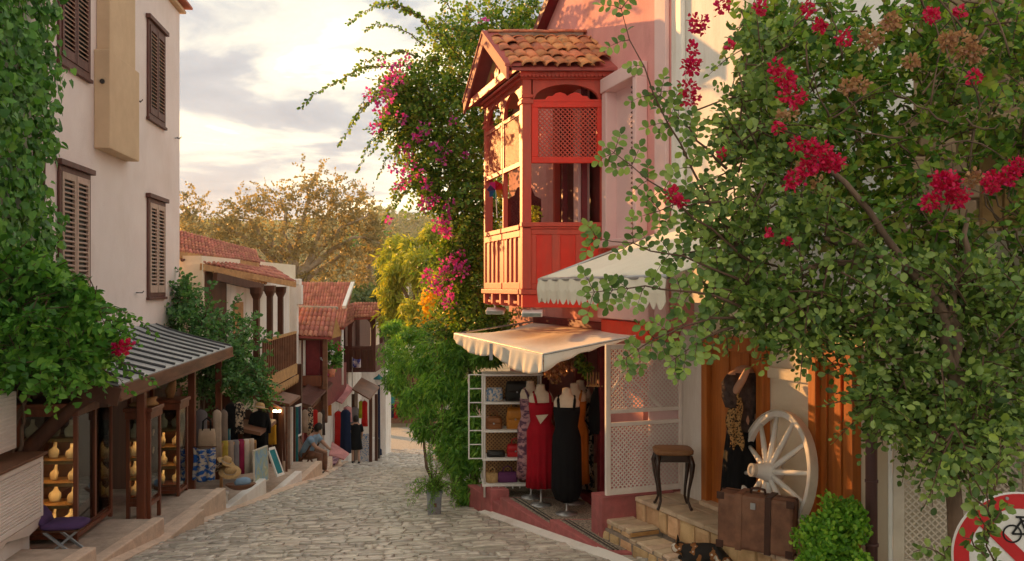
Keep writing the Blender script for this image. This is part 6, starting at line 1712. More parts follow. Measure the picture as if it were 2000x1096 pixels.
m = MB(); m.box(BX0 - .9, BX0 - .1, 31.6, 36, -7.5, -3.08).box(BX0 - .1, BX1 - .1, 34.5, 36, -7.5, -3.08); m.build('ground_floor', 'whitewash', h4)
fg = thing('flag', 'small blue and white flag on a pole by the timber bay', 'flag', tuple(W(694, 740, 30.5)))
q = W(688, 700, 30.5); m = MB(); m.grid(8, 5, lambda u, v: q + Vector((.30 * u, .04 * math.sin(u * 6), -.30 * v - .12 * u + .10 * u * u))); m.build('cloth', 'cloth_floral_bag', fg, smooth=True, solid=.01); fg.children[0].data.materials[0] = mat('flag_cloth', (.62, .6, .66), (.05, .06, .32), scale=6, ramp=(.47, .53), rough=.8)
m = MB(); m.tube([q + Vector((0, 0, .05)), q + Vector((0, 0, -1.0))], .015, 6); m.build('pole', 'steel', fg)

# ------------------------------------------------------------------ market stalls at the bottom of the street
s1 = thing('market_stall', 'stall with brown sheet roof and hanging clothes at the bend', 'stall', tuple(W(715, 890, 29.5)))
m = MB(); m.hexa([W(688, 762, 28.2), W(722, 782, 27.6), W(741, 758, 30.5), W(706, 740, 31), W(688, 759, 28.2), W(722, 779, 27.6), W(741, 755, 30.5), W(706, 737, 31)]); m.build('roof', 'brown_wood', s1)
for (px, Y) in ((724, 29.0), (735, 30.4), (690, 29.0)):
    q = W(px, 770, Y); m = MB(); m.box(q.x - .05, q.x + .05, q.y - .05, q.y + .05, zr(q.x, q.y) - .1, q.z); m.build('post', 'dark_wood', s1)
m = MB(); m.box(-5.95, -5.5, 31.0, 31.1, -7, -3.6); m.build('back_cloth', 'cloth_taupe', s1)
m = MB(); m.hexa([W(650, 782, 27.0), W(668, 790, 26.4), W(690, 762, 28.5), W(672, 748, 28.5), W(650, 779, 27.0), W(668, 787, 26.4), W(690, 759, 28.5), W(672, 745, 28.5)])
tag(m.build('stall_awning', 'cloth_rose', bev=.01), 'faded rose awning next to the brown stall roof', 'awning')
garment('yellow dress at the bend', 649, 812, 27.5, 10, 60, 'cloth_yellow', 'clothes at the bend stall')
garment('scarlet coat at the bend', 661, 803, 27.3, 17, 70, 'cloth_scarlet', 'clothes at the bend stall', flat=.6)
garment('navy dress on a dummy in front of the bend stall', 675, 800, 26.8, 20, 85, 'cloth_navy', 'clothes at the bend stall', flat=.7)
garment('rose scarf wrapped on a dummy at the bend', 679, 794, 27.4, 16, 30, 'cloth_rose', 'clothes at the bend stall', flat=.8)
garment('grey shawl on a dummy at the bend', 693, 795, 28.4, 18, 60, 'cloth_grey', 'clothes at the bend stall', flat=.7)
garment('lime green dress hanging under the brown stall roof', 705, 783, 28.4, 9, 34, 'cloth_lime', 'clothes at the bend stall')
garment('long red dress hanging under the brown stall roof', 712, 783, 28.4, 12, 50, 'cloth_scarlet', 'clothes at the bend stall')
garment('orange top hanging beside the rose awning', 643, 790, 26.5, 10, 22, 'cloth_orange', 'clothes at the bend stall')
for k, (px, py, c, w_, h, nm_) in enumerate(((596, 800, 'cloth_beige', 12, 45, 'beige'), (606, 795, 'cloth_print', 12, 55, 'black and white print'), (616, 800, 'cloth_scarlet', 10, 40, 'bright red'), (624, 805, 'cloth_cream', 12, 60, 'cream'), (590, 835, 'cloth_rose', 8, 30, 'small rose'), (631, 800, 'cloth_sheer', 8, 50, 'dark sheer'))):
    garment(nm_ + ' garment hanging under the brown pent roof', px, py, 22.6 + k * .35, w_, h, c, 'garments under the pent roof')
# rugs and cushions on the ledge
def rug(lab, c, mt):
    m = MB(); m.hexa([p - Vector((0, 0, .05)) for p in c] + c); tag(m.build('rug', mt, bev=.02), lab, 'rug', 'rugs spread on the ledge')
rug('rose striped rug spread over a low bench', [W(642, 888, 25.2), W(672, 896, 24.6), W(682, 885, 26.2), W(648, 862, 26.5)], 'cloth_rose')
rug('dark patterned rug beside the rose rug', [W(632, 908, 23.6), W(655, 905, 23.6), W(664, 893, 25.0), W(640, 890, 25.0)], 'cloth_plaid')
# street lamp
lp = thing('street_lamp', 'dark blue street lamp with glass lantern at the bend', 'lamp', tuple(W(740, 886, 33.0)))
b_ = W(740, 886, 33.0); tp = W(740, 752, 33.0)
m = MB(rotz((b_.x, b_.y, 0))); m.loft([(0, 0, b_.z - .05, .12, .12), (0, 0, b_.z + .15, .11, .11), (0, 0, b_.z + .2, .06, .06), (0, 0, tp.z, .045, .045)], n=12); m.build('column', 'cloth_navy', lp, smooth=True)
m = MB(rotz((b_.x, b_.y, tp.z))); m.loft([(0, 0, 0, .05, .05), (0, 0, .05, .12, .12), (0, 0, .22, .17, .17)], n=12); m.build('lantern', 'plastic_white', lp)
m = MB(rotz((b_.x, b_.y, tp.z + .22))); m.loft([(0, 0, 0, .21, .21), (0, 0, .05, .18, .18), (0, 0, .13, .05, .05), (0, 0, .19, .015, .015)], n=12); m.build('cap', 'cloth_teal', lp, smooth=True)
# white boards and black box beside the lamp
for lab, px, py, Y, w_, h, mt in (('white sandwich board beside the street lamp', 727, 875, 31.5, .34, .80, 'white_paint'), ('white printed cabinet behind the walking person', 713, 885, 29.8, .36, .95, 'cloth_floral_bag'), ('black box on the pavement by the street lamp', 735, 865, 32.3, .26, .75, 'black_paint')):
    q = W(px, py, Y); m = MB(rotz((q.x, q.y, 0), .15)); zf = zr(q.x, q.y)
    m.hexa([(-w_ / 2, -.18, zf), (w_ / 2, -.18, zf), (w_ / 2, .18, zf), (-w_ / 2, .18, zf), (-w_ / 2 + .02, -.08, zf + h), (w_ / 2 - .02, -.08, zf + h), (w_ / 2 - .02, .08, zf + h), (-w_ / 2 + .02, .08, zf + h)])
    tag(m.build('display_box', mt, bev=.02), lab, 'box')
# far stalls with green awning
s2 = thing('market_stall', 'far stall with mint green awning and dark clothes', 'stall', tuple(W(765, 830, 47)))
m = MB(); m.hexa([W(742, 775, 44), W(747, 766, 44), W(790, 736, 46), W(785, 742, 44), W(742, 772, 44), W(747, 763, 44), W(790, 733, 46), W(785, 739, 44)]); m.build('awning', 'cloth_green', s2)
m = MB(); m.box(W(720, 0, 49).x, W(850, 0, 49).x, 49, 49.3, -7.7, -4.6); m.build('back_wall', 'leather', s2)
for k in range(10):
    q = W(738 + k * 7, 788 + (k % 3), 47); m = MB(rotz(q)); m.loft([(0, 0, -.75, .12, .05), (0, 0, -.1, .10, .05), (0, 0, 0, .03, .03)], n=10); m.build('garment', ['cloth_black', 'cloth_pinkbright', 'cloth_black', 'cloth_grey', 'cloth_navy', 'cloth_red', 'cloth_black', 'cloth_taupe', 'cloth_rose', 'cloth_black'][k], s2, smooth=True)
m = MB(rotz(W(760, 778, 44.5))); m.M = m.M @ Matrix.Rotation(math.pi / 2, 4, 'X'); m.loft([(0, 0, 0, .33, .38), (0, 0, .04, .33, .38)], n=20); tag(m.build('round_sign', 'cloth_teal'), 'round teal sign hanging under the green awning', 'sign')
# low white shop at the end
fs_ = thing('far_shop', 'low white building with flat roof beyond the timber bay', 'building', tuple(W(790, 700, 62)))
m = MB(); m.box(W(735, 0, 62).x, W(880, 0, 62).x, 62, 66, -9, W(0, 640, 62).z); m.build('wall', 'whitewash', fs_)
m = MB(); m.box(W(730, 0, 61.5).x, W(885, 0, 61.5).x, 61.4, 66.5, W(0, 639, 62).z, W(0, 632, 62).z); m.build('roof', 'lattice_cream', fs_)
for k in range(4):
    x = W(742 + 14 * k, 0, 62).x; m = MB(); m.box(x, x + .35, 61.93, 61.99, W(0, 668, 62).z, W(0, 648, 62).z); m.build('window', 'black_paint', fs_)

# ------------------------------------------------------------------ people
def person_walk(loc, ang, H):
    t = thing('person', 'person in a black tunic and dark hair walking down the street', 'person', tuple(loc))
    M = rotz(loc, ang) @ Matrix.Scale(H / 1.7, 4)
    Vp = [(0, 0, .92), (0, 0, 1.08), (0, 0, 1.28), (0, 0, 1.42), (0, .01, 1.50), (0, .0, 1.60), (0, .0, 1.66),
          (-.10, 0, .88), (-.11, .10, .48), (-.11, .02, .08), (-.11, .16, .04), (.10, 0, .88), (.11, -.02, .47), (.11, -.16, .10), (.11, -.04, .04),
          (-.17, 0, 1.38), (-.22, -.04, 1.10), (-.22, .06, .86), (-.21, .10, .78), (.17, 0, 1.38), (.23, .02, 1.10), (.22, .14, .90), (.21, .19, .83)]
    Ep = [(0, 1), (1, 2), (2, 3), (3, 4), (4, 5), (5, 6), (0, 7), (7, 8), (8, 9), (9, 10), (0, 11), (11, 12), (12, 13), (13, 14), (3, 15), (15, 16), (16, 17), (17, 18), (3, 19), (19, 20), (20, 21), (21, 22)]
    Rp = [(.15, .11), (.125, .09), (.15, .10), (.09, .07), .05, .088, .07, .085, .055, .038, .03, .085, .055, .038, .03, .06, .043, .033, .028, .06, .043, .033, .028]
    skin_mesh('body', [M @ Vector(v) for v in Vp], Ep, [tuple(x * H / 1.7 for x in r) if isinstance(r, tuple) else r * H / 1.7 for r in Rp], 'skin', t)
    m = MB(M); m.loft([(0, .0, .50, .24, .18), (0, 0, .75, .21, .15), (0, 0, .98, .185, .135), (0, 0, 1.2, .20, .135), (0, 0, 1.36, .19, .12), (0, 0, 1.44, .10, .08)], n=30, caps=False, wob=folds(6, .06, .6)); m.build('tunic', 'cloth_black', t, smooth=True, solid=.008)
    for s_ in (-1, 1):
        m = MB(M); m.tube([(s_ * .15, 0, 1.40), (s_ * .20, -.01, 1.28), (s_ * .225, 0, 1.14)], [.075, .07, .065], 10); m.build('sleeve', 'cloth_black', t, smooth=True)
    m = MB(M); m.loft([(0, -.015, 1.50, .07, .06), (0, -.02, 1.56, .10, .10), (0, -.012, 1.63, .108, .112), (0, -.005, 1.70, .095, .10), (0, 0, 1.75, .04, .04)], n=16); m.build('hair', 'hair_dark', t, smooth=True)
    for s_ in (-1, 1):
        m = MB(M); y_ = .10 if s_ < 0 else -.10
        m.loft([(s_ * .11, y_, 0.0, .045, .12), (s_ * .11, y_, .05, .045, .115), (s_ * .11, y_ - .03, .08, .03, .05)], n=12); m.build('shoe', 'black_paint', t, smooth=True)
q = W(695, 907, 27.8); q.z = zr(q.x, q.y) + .02
person_walk(q, .2, 1.48)
ch = thing('wooden_chair', 'brown wooden deck chair beside the seated person', 'chair', tuple(W(592, 905, 20.8)))
q = W(597, 0, 20.8); zf = ledge_z(20.8); M = rotz((q.x, 20.8, zf), -.3)
for a, b in (((-.25, -.2, 0), (.25, -.2, .75)), ((-.25, .2, 0), (.25, .2, .75)), ((.25, -.2, 0), (-.35, -.2, .9)), ((.25, .2, 0), (-.35, .2, .9))):
    m = MB(M); m.beam(a, b, .03, .04, up=(0, 1, 0)); m.build('leg', 'brown_wood', ch)
m = MB(M); m.hexa([(-.05, -.2, .40), (.2, -.2, .42), (.2, .2, .42), (-.05, .2, .40), (-.05, -.2, .43), (.2, -.2, .45), (.2, .2, .45), (-.05, .2, .43)]); m.build('seat', 'brown_wood', ch)
m = MB(M); m.hexa([(-.12, -.2, .5), (-.1, -.2, .5), (-.1, .2, .5), (-.12, .2, .5), (-.36, -.2, .92), (-.34, -.2, .92), (-.34, .2, .92), (-.36, .2, .92)]); m.build('backrest', 'leather', ch)
ps = thing('person', 'person in light blue shirt sitting bent forward on a wooden chair', 'person', (q.x, 20.8, zf))
Vs = [(.02, 0, .50), (.06, 0, .66), (.16, 0, .84), (.22, 0, .96), (.28, 0, 1.02), (.34, 0, 1.10), (.36, 0, 1.16),
      (.06, -.10, .49), (.44, -.12, .50), (.42, -.12, .12), (.54, -.12, .05), (.06, .10, .49), (.46, .12, .50), (.44, .12, .12), (.56, .12, .05),
      (.20, -.17, .92), (.38, -.20, .72), (.56, -.12, .62), (.62, -.08, .62), (.20, .17, .92), (.40, .20, .72), (.58, .10, .64), (.64, .06, .64)]
skin_mesh('body', [M @ Vector(v) for v in Vs], [(0, 1), (1, 2), (2, 3), (3, 4), (4, 5), (5, 6), (0, 7), (7, 8), (8, 9), (9, 10), (0, 11), (11, 12), (12, 13), (13, 14), (3, 15), (15, 16), (16, 17), (17, 18), (3, 19), (19, 20), (20, 21), (21, 22)],
          [(.15, .12), .13, (.14, .10), .08, .05, .088, .07, .09, .06, .042, .035, .09, .06, .042, .035, .06, .045, .034, .03, .06, .045, .034, .03], 'skin', ps)
m = MB(M @ Matrix(((1, 0, .38, 0), (0, 1, 0, 0), (0, 0, 1, 0), (0, 0, 0, 1)))); m.loft([(-.18, 0, .46, .17, .17), (-.18, 0, .62, .15, .165), (-.16, 0, .80, .145, .18), (-.13, 0, .93, .10, .17), (-.11, 0, .99, .06, .07)], n=24, caps=False); m.build('shirt', 'cloth_sky', ps, smooth=True, solid=.01)
for s_ in (-1, 1):
    m = MB(M); m.tube([(.03, s_ * .09, .49), (.25, s_ * .11, .51), (.45, s_ * .12, .50), (.44, s_ * .12, .30), (.43, s_ * .12, .14)], [.11, .10, .08, .07, .065], 10); m.build('trouser_leg', 'leather', ps, smooth=True)
    m = MB(M); m.tube([(.19, s_ * .16, .93), (.30, s_ * .19, .80)], [.078, .07], 10); m.build('sleeve', 'cloth_sky', ps, smooth=True)
    m = MB(M); m.loft([(.49, s_ * .12, 0, .13, .045), (.49, s_ * .12, .05, .12, .045), (.45, s_ * .12, .09, .05, .04)], n=12); m.build('shoe', 'black_paint', ps, smooth=True)
m = MB(M); m.loft([(.32, 0, 1.06, .07, .08), (.33, 0, 1.14, .105, .10), (.35, 0, 1.22, .09, .09), (.36, 0, 1.27, .03, .03)], n=14); m.build('hair', 'hair_dark', ps, smooth=True)
# ------------------------------------------------------------------ greenery
def ellp(px, py, rpx, rpy, Y, dep=None):
    k = Y / F
    return W(px, py, Y), (rpx * k, dep if dep is not None else max(rpx, rpy) * k * .8, rpy * k)
def crown(parent, lst, mt, tmpl, size, dens=1.0, sub=.45, name='crown', droop=.35, jit=.8, shell=.5, nsub=9, per=60, kind=None):
    L_ = []
    for (px, py, rx, ry, Y, *q) in lst:
        c, r = ellp(px, py, rx, ry, Y, q[0] if q else None)
        L_.append(lumpy(c, r, nsub, int(per * dens), sub=sub, droop=droop, jit=jit, shell=shell))
    P, D, N = cat3(L_)
    return leaves(P, D, N, NR.uniform(size[0], size[1], len(P)), tmpl, name, mt, parent, kind)

# --- ivy on the cream house
iv = thing('ivy', 'dense green ivy covering the near end of the cream house', 'ivy', (wallx(10), 10, -2.6))
n = 12000
Yv = NR.uniform(7.2, 11.15, n); zv = NR.uniform(-.5, 5.35, n)
lim = 10.45 + .13 * np.sin(zv * 3.1) + .10 * np.sin(zv * 7.3 + 1)
ok = Yv < lim; Yv, zv = Yv[ok], zv[ok]; n = len(Yv)
off = .04 + .10 * NR.random(n) ** 2 * 2 + .16 * (np.sin(Yv * 5.1) * np.sin(zv * 4.3) + 1) / 2
P = np.stack([-4.475 - .12 * Yv + off, Yv + .12 * off, zv], 1)
D = np.stack([.5 * NR.random(n), .8 * NR.normal(size=n), -.8 + .7 * NR.normal(size=n)], 1)
N = np.stack([np.ones(n), .7 * NR.normal(size=n) - .3, .45 + .6 * NR.normal(size=n)], 1)
leaves(P, D, N, NR.uniform(.05, .115, n), T_HEART, 'foliage', 'leaf_ivy', iv)
twigs('stem', [[Vector((wallx(Y) + .05, Y, z)) for Y, z in zip(np.linspace(a, a + .8 * s, 8), np.linspace(-.4, 5.2, 8) + NR.normal(size=8) * .05)] for a, s in ((9.0, 1), (9.6, .8), (10.0, 1.1), (10.5, .4))], .022, 'bark', iv)

# --- grape vine spilling over the canopy end
gv = thing('grape_vine', 'bright green vine spilling over the near end of the metal canopy', 'vine', (-5.2, 9.0, -1.7))
crown(gv, [(20, 560, 70, 70, 9.0), (80, 560, 70, 60, 9.2), (140, 600, 60, 60, 9.2), (180, 650, 45, 55, 9.1), (110, 660, 80, 60, 8.8), (40, 660, 70, 70, 8.7), (15, 710, 50, 40, 8.6), (75, 705, 45, 40, 8.7), (150, 690, 40, 30, 8.9), (60, 505, 60, 30, 9.5), (-60, 620, 90, 110, 8.7)],
      'leaf_grape', T_HEART, (.04, .09), per=50, nsub=11, name='foliage', droop=.5, jit=1.2)
twig_crown(gv, [(20, 560, 75, 75, 8.9), (80, 555, 75, 65, 9.1), (145, 595, 65, 60, 9.1), (185, 650, 45, 60, 9.0), (110, 660, 85, 65, 8.7), (40, 660, 75, 75, 8.6), (75, 710, 55, 45, 8.6), (150, 690, 45, 35, 8.8)], 'leaf_grape', T_HEART, (.055, .12), ntw=42, nleaf=10, ln=(.2, .42), name='leafy_shoots', droop=.5, stems=120)
pth = [arc((-5.25, 8.95, -2.4), W(60, 690, 9.0), .05, 6, .05), arc((-5.1, 9.0, -1.75), W(45, 740, 8.8), .0, 6, .05), arc((-5.2, 9.0, -1.7), W(100, 700, 9.1), .1, 6, .04)]
twigs('stem', pth, .025, 'bark', gv)
pth = [arc(W(185, 640, 9.0), W(265, 640, 9.1), .08, 7, .02), arc(W(200, 690, 8.9), W(310, 760, 9.1), .05, 8, .02), arc(W(210, 600, 9.1), W(310, 662, 9.6), .07, 8, .02), arc(W(200, 720, 8.8), W(265, 775, 8.9), .02, 6, .02), arc(W(95, 730, 8.8), W(105, 800, 8.9), 0, 5, .02), arc(W(115, 720, 8.8), W(120, 770, 8.8), 0, 5, .02)]
twigs('tendril', pth, .006, 'twig', gv)
P, D, N = sprays(pth, .022, .05); leaves(P, D, N, NR.uniform(.035, .065, len(P)), T_OVAL, 'spray_leaves', 'leaf_grape', gv)
bs_ = thing('bougainvillea_sprig', 'sprig of bright red bougainvillea lying over the metal canopy', 'flower', tuple(W(240, 680, 8.9)))
flower_cluster('flowers', 'bract_red', bs_, W(236, 680, 8.85), (.07, .05, .05), 60, .05); flower_cluster('flowers', 'bract_red', bs_, W(250, 674, 8.85), (.04, .04, .04), 30, .05)
twigs('stem', [arc(W(195, 690, 8.9), W(245, 680, 8.87), .02, 5, .01)], .006, 'twig', bs_)

# --- dark shrub between the canopy and the porch house
ds = thing('climbing_shrub', 'dark green climbing shrub between the metal canopy and the porch house', 'shrub', (-6.0, 16.3, -3.5))
twig_crown(ds, [(365, 620, 30, 60, 16.4), (390, 640, 45, 60, 16.2), (430, 680, 50, 50, 16.0), (470, 720, 50, 50, 16.0), (420, 740, 60, 40, 15.6), (500, 750, 32, 40, 16.2), (380, 700, 50, 60, 16.0), (460, 650, 30, 40, 17.0), (355, 580, 22, 40, 16.6)], 'leaf_dark', T_OVAL, (.06, .11), ntw=75, nleaf=12, ln=(.25, .5), stems=120)
pth = [arc(W(350, 620, 16.6), W(352, 520, 16.8), .0, 6, .05), arc(W(365, 610, 16.5), W(364, 530, 16.6), 0, 6, .05), arc(W(400, 620, 16.4), W(420, 545, 16.8), 0, 6, .05), arc(W(450, 670, 16), W(505, 612, 17), .05, 6, .05), arc(W(470, 690, 16), W(545, 650, 17), .05, 6, .04), arc(W(480, 720, 16), W(530, 690, 16.4), .05, 5, .04), arc(W(440, 640, 17), W(470, 575, 17.5), 0, 6, .05)]
twigs('branch', pth, .012, 'twig', ds)
P, D, N = sprays(pth, .025, .09); leaves(P, D, N, NR.uniform(.06, .11, len(P)), T_OVAL, 'spray_leaves', 'leaf_dark', ds)
twigs('trunk', [arc((-5.9, 16.4, -3.75), W(400, 700, 16.2), .0, 6, .05), arc(W(400, 760, 16.1), W(470, 720, 16.1), .1, 6, .05)], .05, 'bark', ds, n=8)

# --- big plane tree with golden leaves
pt = thing('plane_tree', 'large plane tree with golden brown leaves behind the tiled roofs', 'tree', tuple(W(577, 800, 50)))
lst = [(610, 375, 60, 55, 50), (540, 400, 60, 45, 50), (480, 420, 50, 45, 49), (420, 450, 55, 45, 50), (370, 420, 30, 55, 51), (660, 400, 50, 45, 50), (705, 415, 45, 50, 51), (740, 460, 35, 50, 51), (690, 480, 60, 40, 50), (620, 460, 70, 45, 49), (540, 480, 70, 45, 49),
       (450, 500, 60, 40, 50), (560, 560, 70, 40, 50), (650, 550, 70, 40, 50), (720, 560, 40, 40, 51), (600, 620, 90, 40, 51), (510, 545, 50, 40, 50), (390, 490, 50, 40, 52)]
twig_crown(pt, lst, 'leaf_plane', T_OVAL, (.13, .27), ntw=95, nleaf=12, ln=(.5, 1.3), out=.5, droop=.1, stems=150)
tb_ = W(577, 800, 50); pths = [[tb_, W(576, 640, 50), W(575, 560, 50), W(572, 520, 50)]]
for (px, py) in ((610, 350), (540, 390), (470, 420), (410, 440), (660, 390), (710, 420), (745, 470), (640, 470), (520, 470), (440, 500), (690, 500), (590, 430)):
    pths.append(arc(W(574, 560 + R.uniform(-30, 40), 50), W(px, py, 50), .8, 7, .25))
m = MB(); m.tube(pths[0], [.45, .38, .32, .28], 10)
for p in pths[1:]:
    m.tube(p, [.22 - .025 * i for i in range(len(p))], 6)
m.build('trunk', 'plane_bark', pt, smooth=True)

def simple_tree(name, lab, lst, mt, tmpl, size, base, tip, tr=.12, per=50, nsub=10, cat='tree', **k):
    t = thing(name, lab, cat, tuple(base))
    crown(t, lst, mt, tmpl, size, per=per, nsub=nsub, **k)
    twigs('trunk', [arc(base, tip, 0, 5, .05)] + [arc(Vector(base).lerp(Vector(tip), .6), W(q[0], q[1], q[4]), .2, 5, .1) for q in lst[:4]], tr, 'bark', t, n=7)
    return t
simple_tree('tree', 'brownish green bushy tree right of the tiled ridges', [(690, 585, 60, 40, 44), (740, 600, 40, 45, 44), (640, 600, 50, 40, 45), (760, 560, 30, 40, 46), (770, 640, 35, 40, 44)], 'leaf_wood', T_OVAL, (.14, .28), W(705, 800, 44), W(705, 590, 44), per=60, nsub=14)
simple_tree('willow_tree', 'yellow green feathery tree beyond the street bend', [(800, 500, 45, 45, 30), (770, 540, 40, 50, 30), (820, 540, 55, 60, 29), (780, 600, 45, 45, 30), (830, 620, 50, 50, 28), (850, 480, 35, 40, 30), (765, 500, 25, 40, 31), (860, 560, 40, 60, 28)], 'leaf_yellow', T_LONG, (.16, .34), W(840, 830, 29), W(815, 560, 29), per=110, nsub=13, droop=.9)
simple_tree('flowering_shrub', 'shrub with golden yellow flowers under the bougainvillea', [(872, 560, 28, 55, 20), (845, 610, 30, 45, 20), (880, 640, 30, 35, 19)], 'leaf_gold', T_OVAL, (.07, .13), W(880, 800, 19.5), W(872, 600, 19.5), tr=.05, per=42, nsub=13, cat='shrub')

# --- bougainvillea over the garden wall, behind the oriel
bg = thing('bougainvillea', 'huge magenta bougainvillea arching over the street beside the oriel', 'bougainvillea', (-.5, 13.2, -2.9))
lst = [(960, 30, 90, 45, 14.2), (880, 60, 60, 45, 13.8), (1030, 40, 50, 50, 14.2), (870, 130, 60, 60, 13.5), (830, 190, 50, 60, 13.5), (910, 200, 60, 70, 13.4), (890, 280, 60, 70, 13.3), (840, 280, 45, 60, 13.4), (800, 240, 35, 50, 13.4), (920, 330, 45, 70, 13.3), (870, 360, 45, 60, 13.4), (910, 430, 40, 60, 13.3),
       (890, 500, 35, 50, 13.4), (930, 520, 30, 70, 13.3), (910, 600, 40, 50, 13.3), (960, 620, 40, 25, 12.9), (950, 150, 40, 60, 13.6), (1000, 120, 30, 50, 14.0), (870, 650, 30, 40, 14),
       (900, 100, 60, 60, 14.4), (800, 170, 45, 50, 13.7), (870, 220, 70, 70, 14.0), (920, 260, 50, 80, 14.0), (830, 330, 40, 50, 13.7), (900, 380, 50, 70, 13.9), (920, 470, 40, 80, 13.8), (900, 560, 40, 60, 13.8), (930, 640, 45, 40, 13.6), (940, 400, 30, 80, 13.0), (980, 70, 60, 40, 13.8), (780, 200, 30, 40, 13.5), (960, 250, 30, 90, 14.4), (1000, 300, 40, 90, 14.6), (980, 420, 40, 80, 14.6)]
twig_crown(bg, lst, 'leaf_boug', T_OVAL, (.05, .095), ntw=95, nleaf=13, ln=(.22, .5), stems=300, droop=.5)
pth = []
for a, b, s in (((860, 80), (680, 45), .42), ((840, 50), (740, 15), .15), ((820, 110), (690, 132), .12), ((790, 125), (582, 212), .18), ((790, 160), (660, 284), .22), ((800, 190), (698, 336), .20), ((800, 210), (722, 300), .12), ((820, 260), (735, 350), .15), ((830, 320), (745, 442), .2), ((840, 350), (770, 400), .1), ((850, 360), (838, 420), .05), ((870, 400), (868, 470), .02), ((890, 420), (885, 500), .02), ((880, 520), (815, 560), .15), ((880, 540), (850, 620), .05), ((890, 500), (800, 540), .15),
                ((880, 20), (800, -30), .1), ((830, 90), (710, 60), .2), ((780, 150), (700, 210), .1), ((900, 120), (840, 60), .1), ((845, 330), (790, 380), .1)):
    pth.append(arc(W(*a, 13.4), W(*b, 13.0 + R.uniform(-.6, .5)), s, 9, .03))
side = []
for p in pth[:12]:
    for k in (2, 3, 5):
        q = p[k]; d = (p[min(k + 1, len(p) - 1)] - p[k - 1]).normalized()
        side.append(arc(q, q + d * R.uniform(.15, .35) + Vector((R.uniform(-.15, .15), R.uniform(-.2, .2), R.uniform(-.18, .06))), .02, 4, .01))
twigs('branch', pth, .010, 'twig', bg); twigs('side_branch', side, .006, 'twig', bg)
P, D, N = sprays(pth + side, .016, .05, side=.8); leaves(P, D, N, NR.uniform(.03, .062, len(P)), T_OVAL, 'spray_leaves', 'leaf_boug', bg)
for (px, py, r, n) in ((765, 165, .16, 55), (750, 190, .12, 40), (745, 215, .10, 40), (775, 140, .12, 40), (735, 250, .08, 25), (785, 230, .08, 25), (720, 185, .08, 20), (795, 120, .08, 18), (830, 250, .10, 24), (815, 270, .06, 24), (850, 285, .06, 14), (870, 290, .10, 16), (790, 290, .10, 22), (800, 320, .12, 26), (770, 330, .08, 20),
                      (790, 350, .08, 22), (835, 360, .08, 24), (830, 400, .09, 45), (850, 390, .06, 20), (780, 365, .06, 18), (760, 430, .04, 10), (858, 440, .10, 45), (872, 455, .09, 45), (880, 400, .08, 22), (872, 425, .06, 20), (880, 520, .14, 60), (865, 545, .16, 60), (895, 505, .12, 45), (850, 560, .12, 35), (840, 535, .08, 20), (875, 590, .10, 40), (905, 530, .10, 35), (830, 545, .07, 14), (885, 235, .05, 8), (945, 45, .08, 10), (910, 300, .07, 10), (860, 315, .08, 14), (820, 340, .07, 16), (745, 120, .06, 10)):
    flower_cluster('flowers', 'bract_magenta', bg, W(px, py, 12.85), (r, r * .8, r * 1.1), n, .055)
twigs('trunk', [arc((-.55, 13.5, -3.2), W(880, 560, 13.6), 0, 7, .06), arc((-.6, 13.7, -3.2), W(905, 300, 13.7), 0, 8, .06), arc(W(880, 560, 13.6), W(850, 240, 13.6), .0, 7, .05)], .06, 'bark', bg, n=8)

# --- garden wall and the green cascade in front of it
gwl = MB()
yy = list(np.linspace(11.95, 24, 9))
for a, b in zip(yy[:-1], yy[1:]):
    xa, xb = xr(a) + .45, xr(b) + .45
    gwl.hexa([(xa, a, -6), (xb, b, -6), (xb + .3, b, -6), (xa + .3, a, -6), (xa, a, -1.9), (xb, b, -2.4), (xb + .3, b, -2.4), (xa + .3, a, -1.9)])
tag(gwl.build('garden_wall', 'whitewash'), 'garden wall hidden under the green cascade on the right', 'wall')
gc = thing('cascading_shrub', 'feathery green shrub hanging over the wall down to the street', 'shrub', (-.8, 12.6, -3.1))
lst = [(905, 900, 38, 70, 12.3), (895, 820, 45, 60, 12.6), (875, 750, 55, 50, 13.0), (920, 960, 26, 36, 12.0), (925, 760, 40, 50, 12.6), (935, 850, 22, 60, 11.9), (850, 700, 55, 40, 14.5), (830, 770, 50, 50, 15), (845, 830, 40, 40, 14), (800, 720, 50, 45, 18), (800, 780, 40, 45, 18), (775, 690, 35, 40, 21), (765, 735, 28, 40, 22), (900, 690, 60, 35, 13), (880, 880, 30, 50, 12.6), (950, 690, 30, 30, 12.4), (820, 660, 40, 35, 18), (770, 650, 30, 30, 24)]
crown(gc, lst, 'leaf_fern', T_LONG, (.07, .16), per=95, nsub=13, droop=1.0, shell=.3)
twigs('stem', [arc((-.7, 12.6, -3.2), W(890, 760, 13.0), 0, 6, .06), arc((-.9, 13.4, -3.3), W(850, 720, 14.5), 0, 6, .06), arc((-1.5, 17, -3.9), W(800, 720, 18), 0, 6, .08)], .04, 'bark', gc)
pth = [arc(W(870, 800, 12.6), W(855, 870, 12.4), 0, 5, .02), arc(W(860, 830, 12.8), W(835, 900, 12.6), .05, 5, .02), arc(W(850, 850, 12.6), W(810, 840, 12.8), .1, 5, .02), arc(W(880, 880, 12.2), W(860, 930, 12), .03, 5, .02), arc(W(900, 930, 11.9), W(880, 990, 11.8), .03, 5, .02), arc(W(845, 800, 14), W(800, 850, 14), .06, 5, .02)]
twigs('hanging_twig', pth, .006, 'twig', gc)
P, D, N = sprays(pth, .012, .05, side=1.0, droop=.4); leaves(P, D, N, NR.uniform(.04, .09, len(P)), T_LONG, 'spray_leaves', 'leaf_fern', gc)

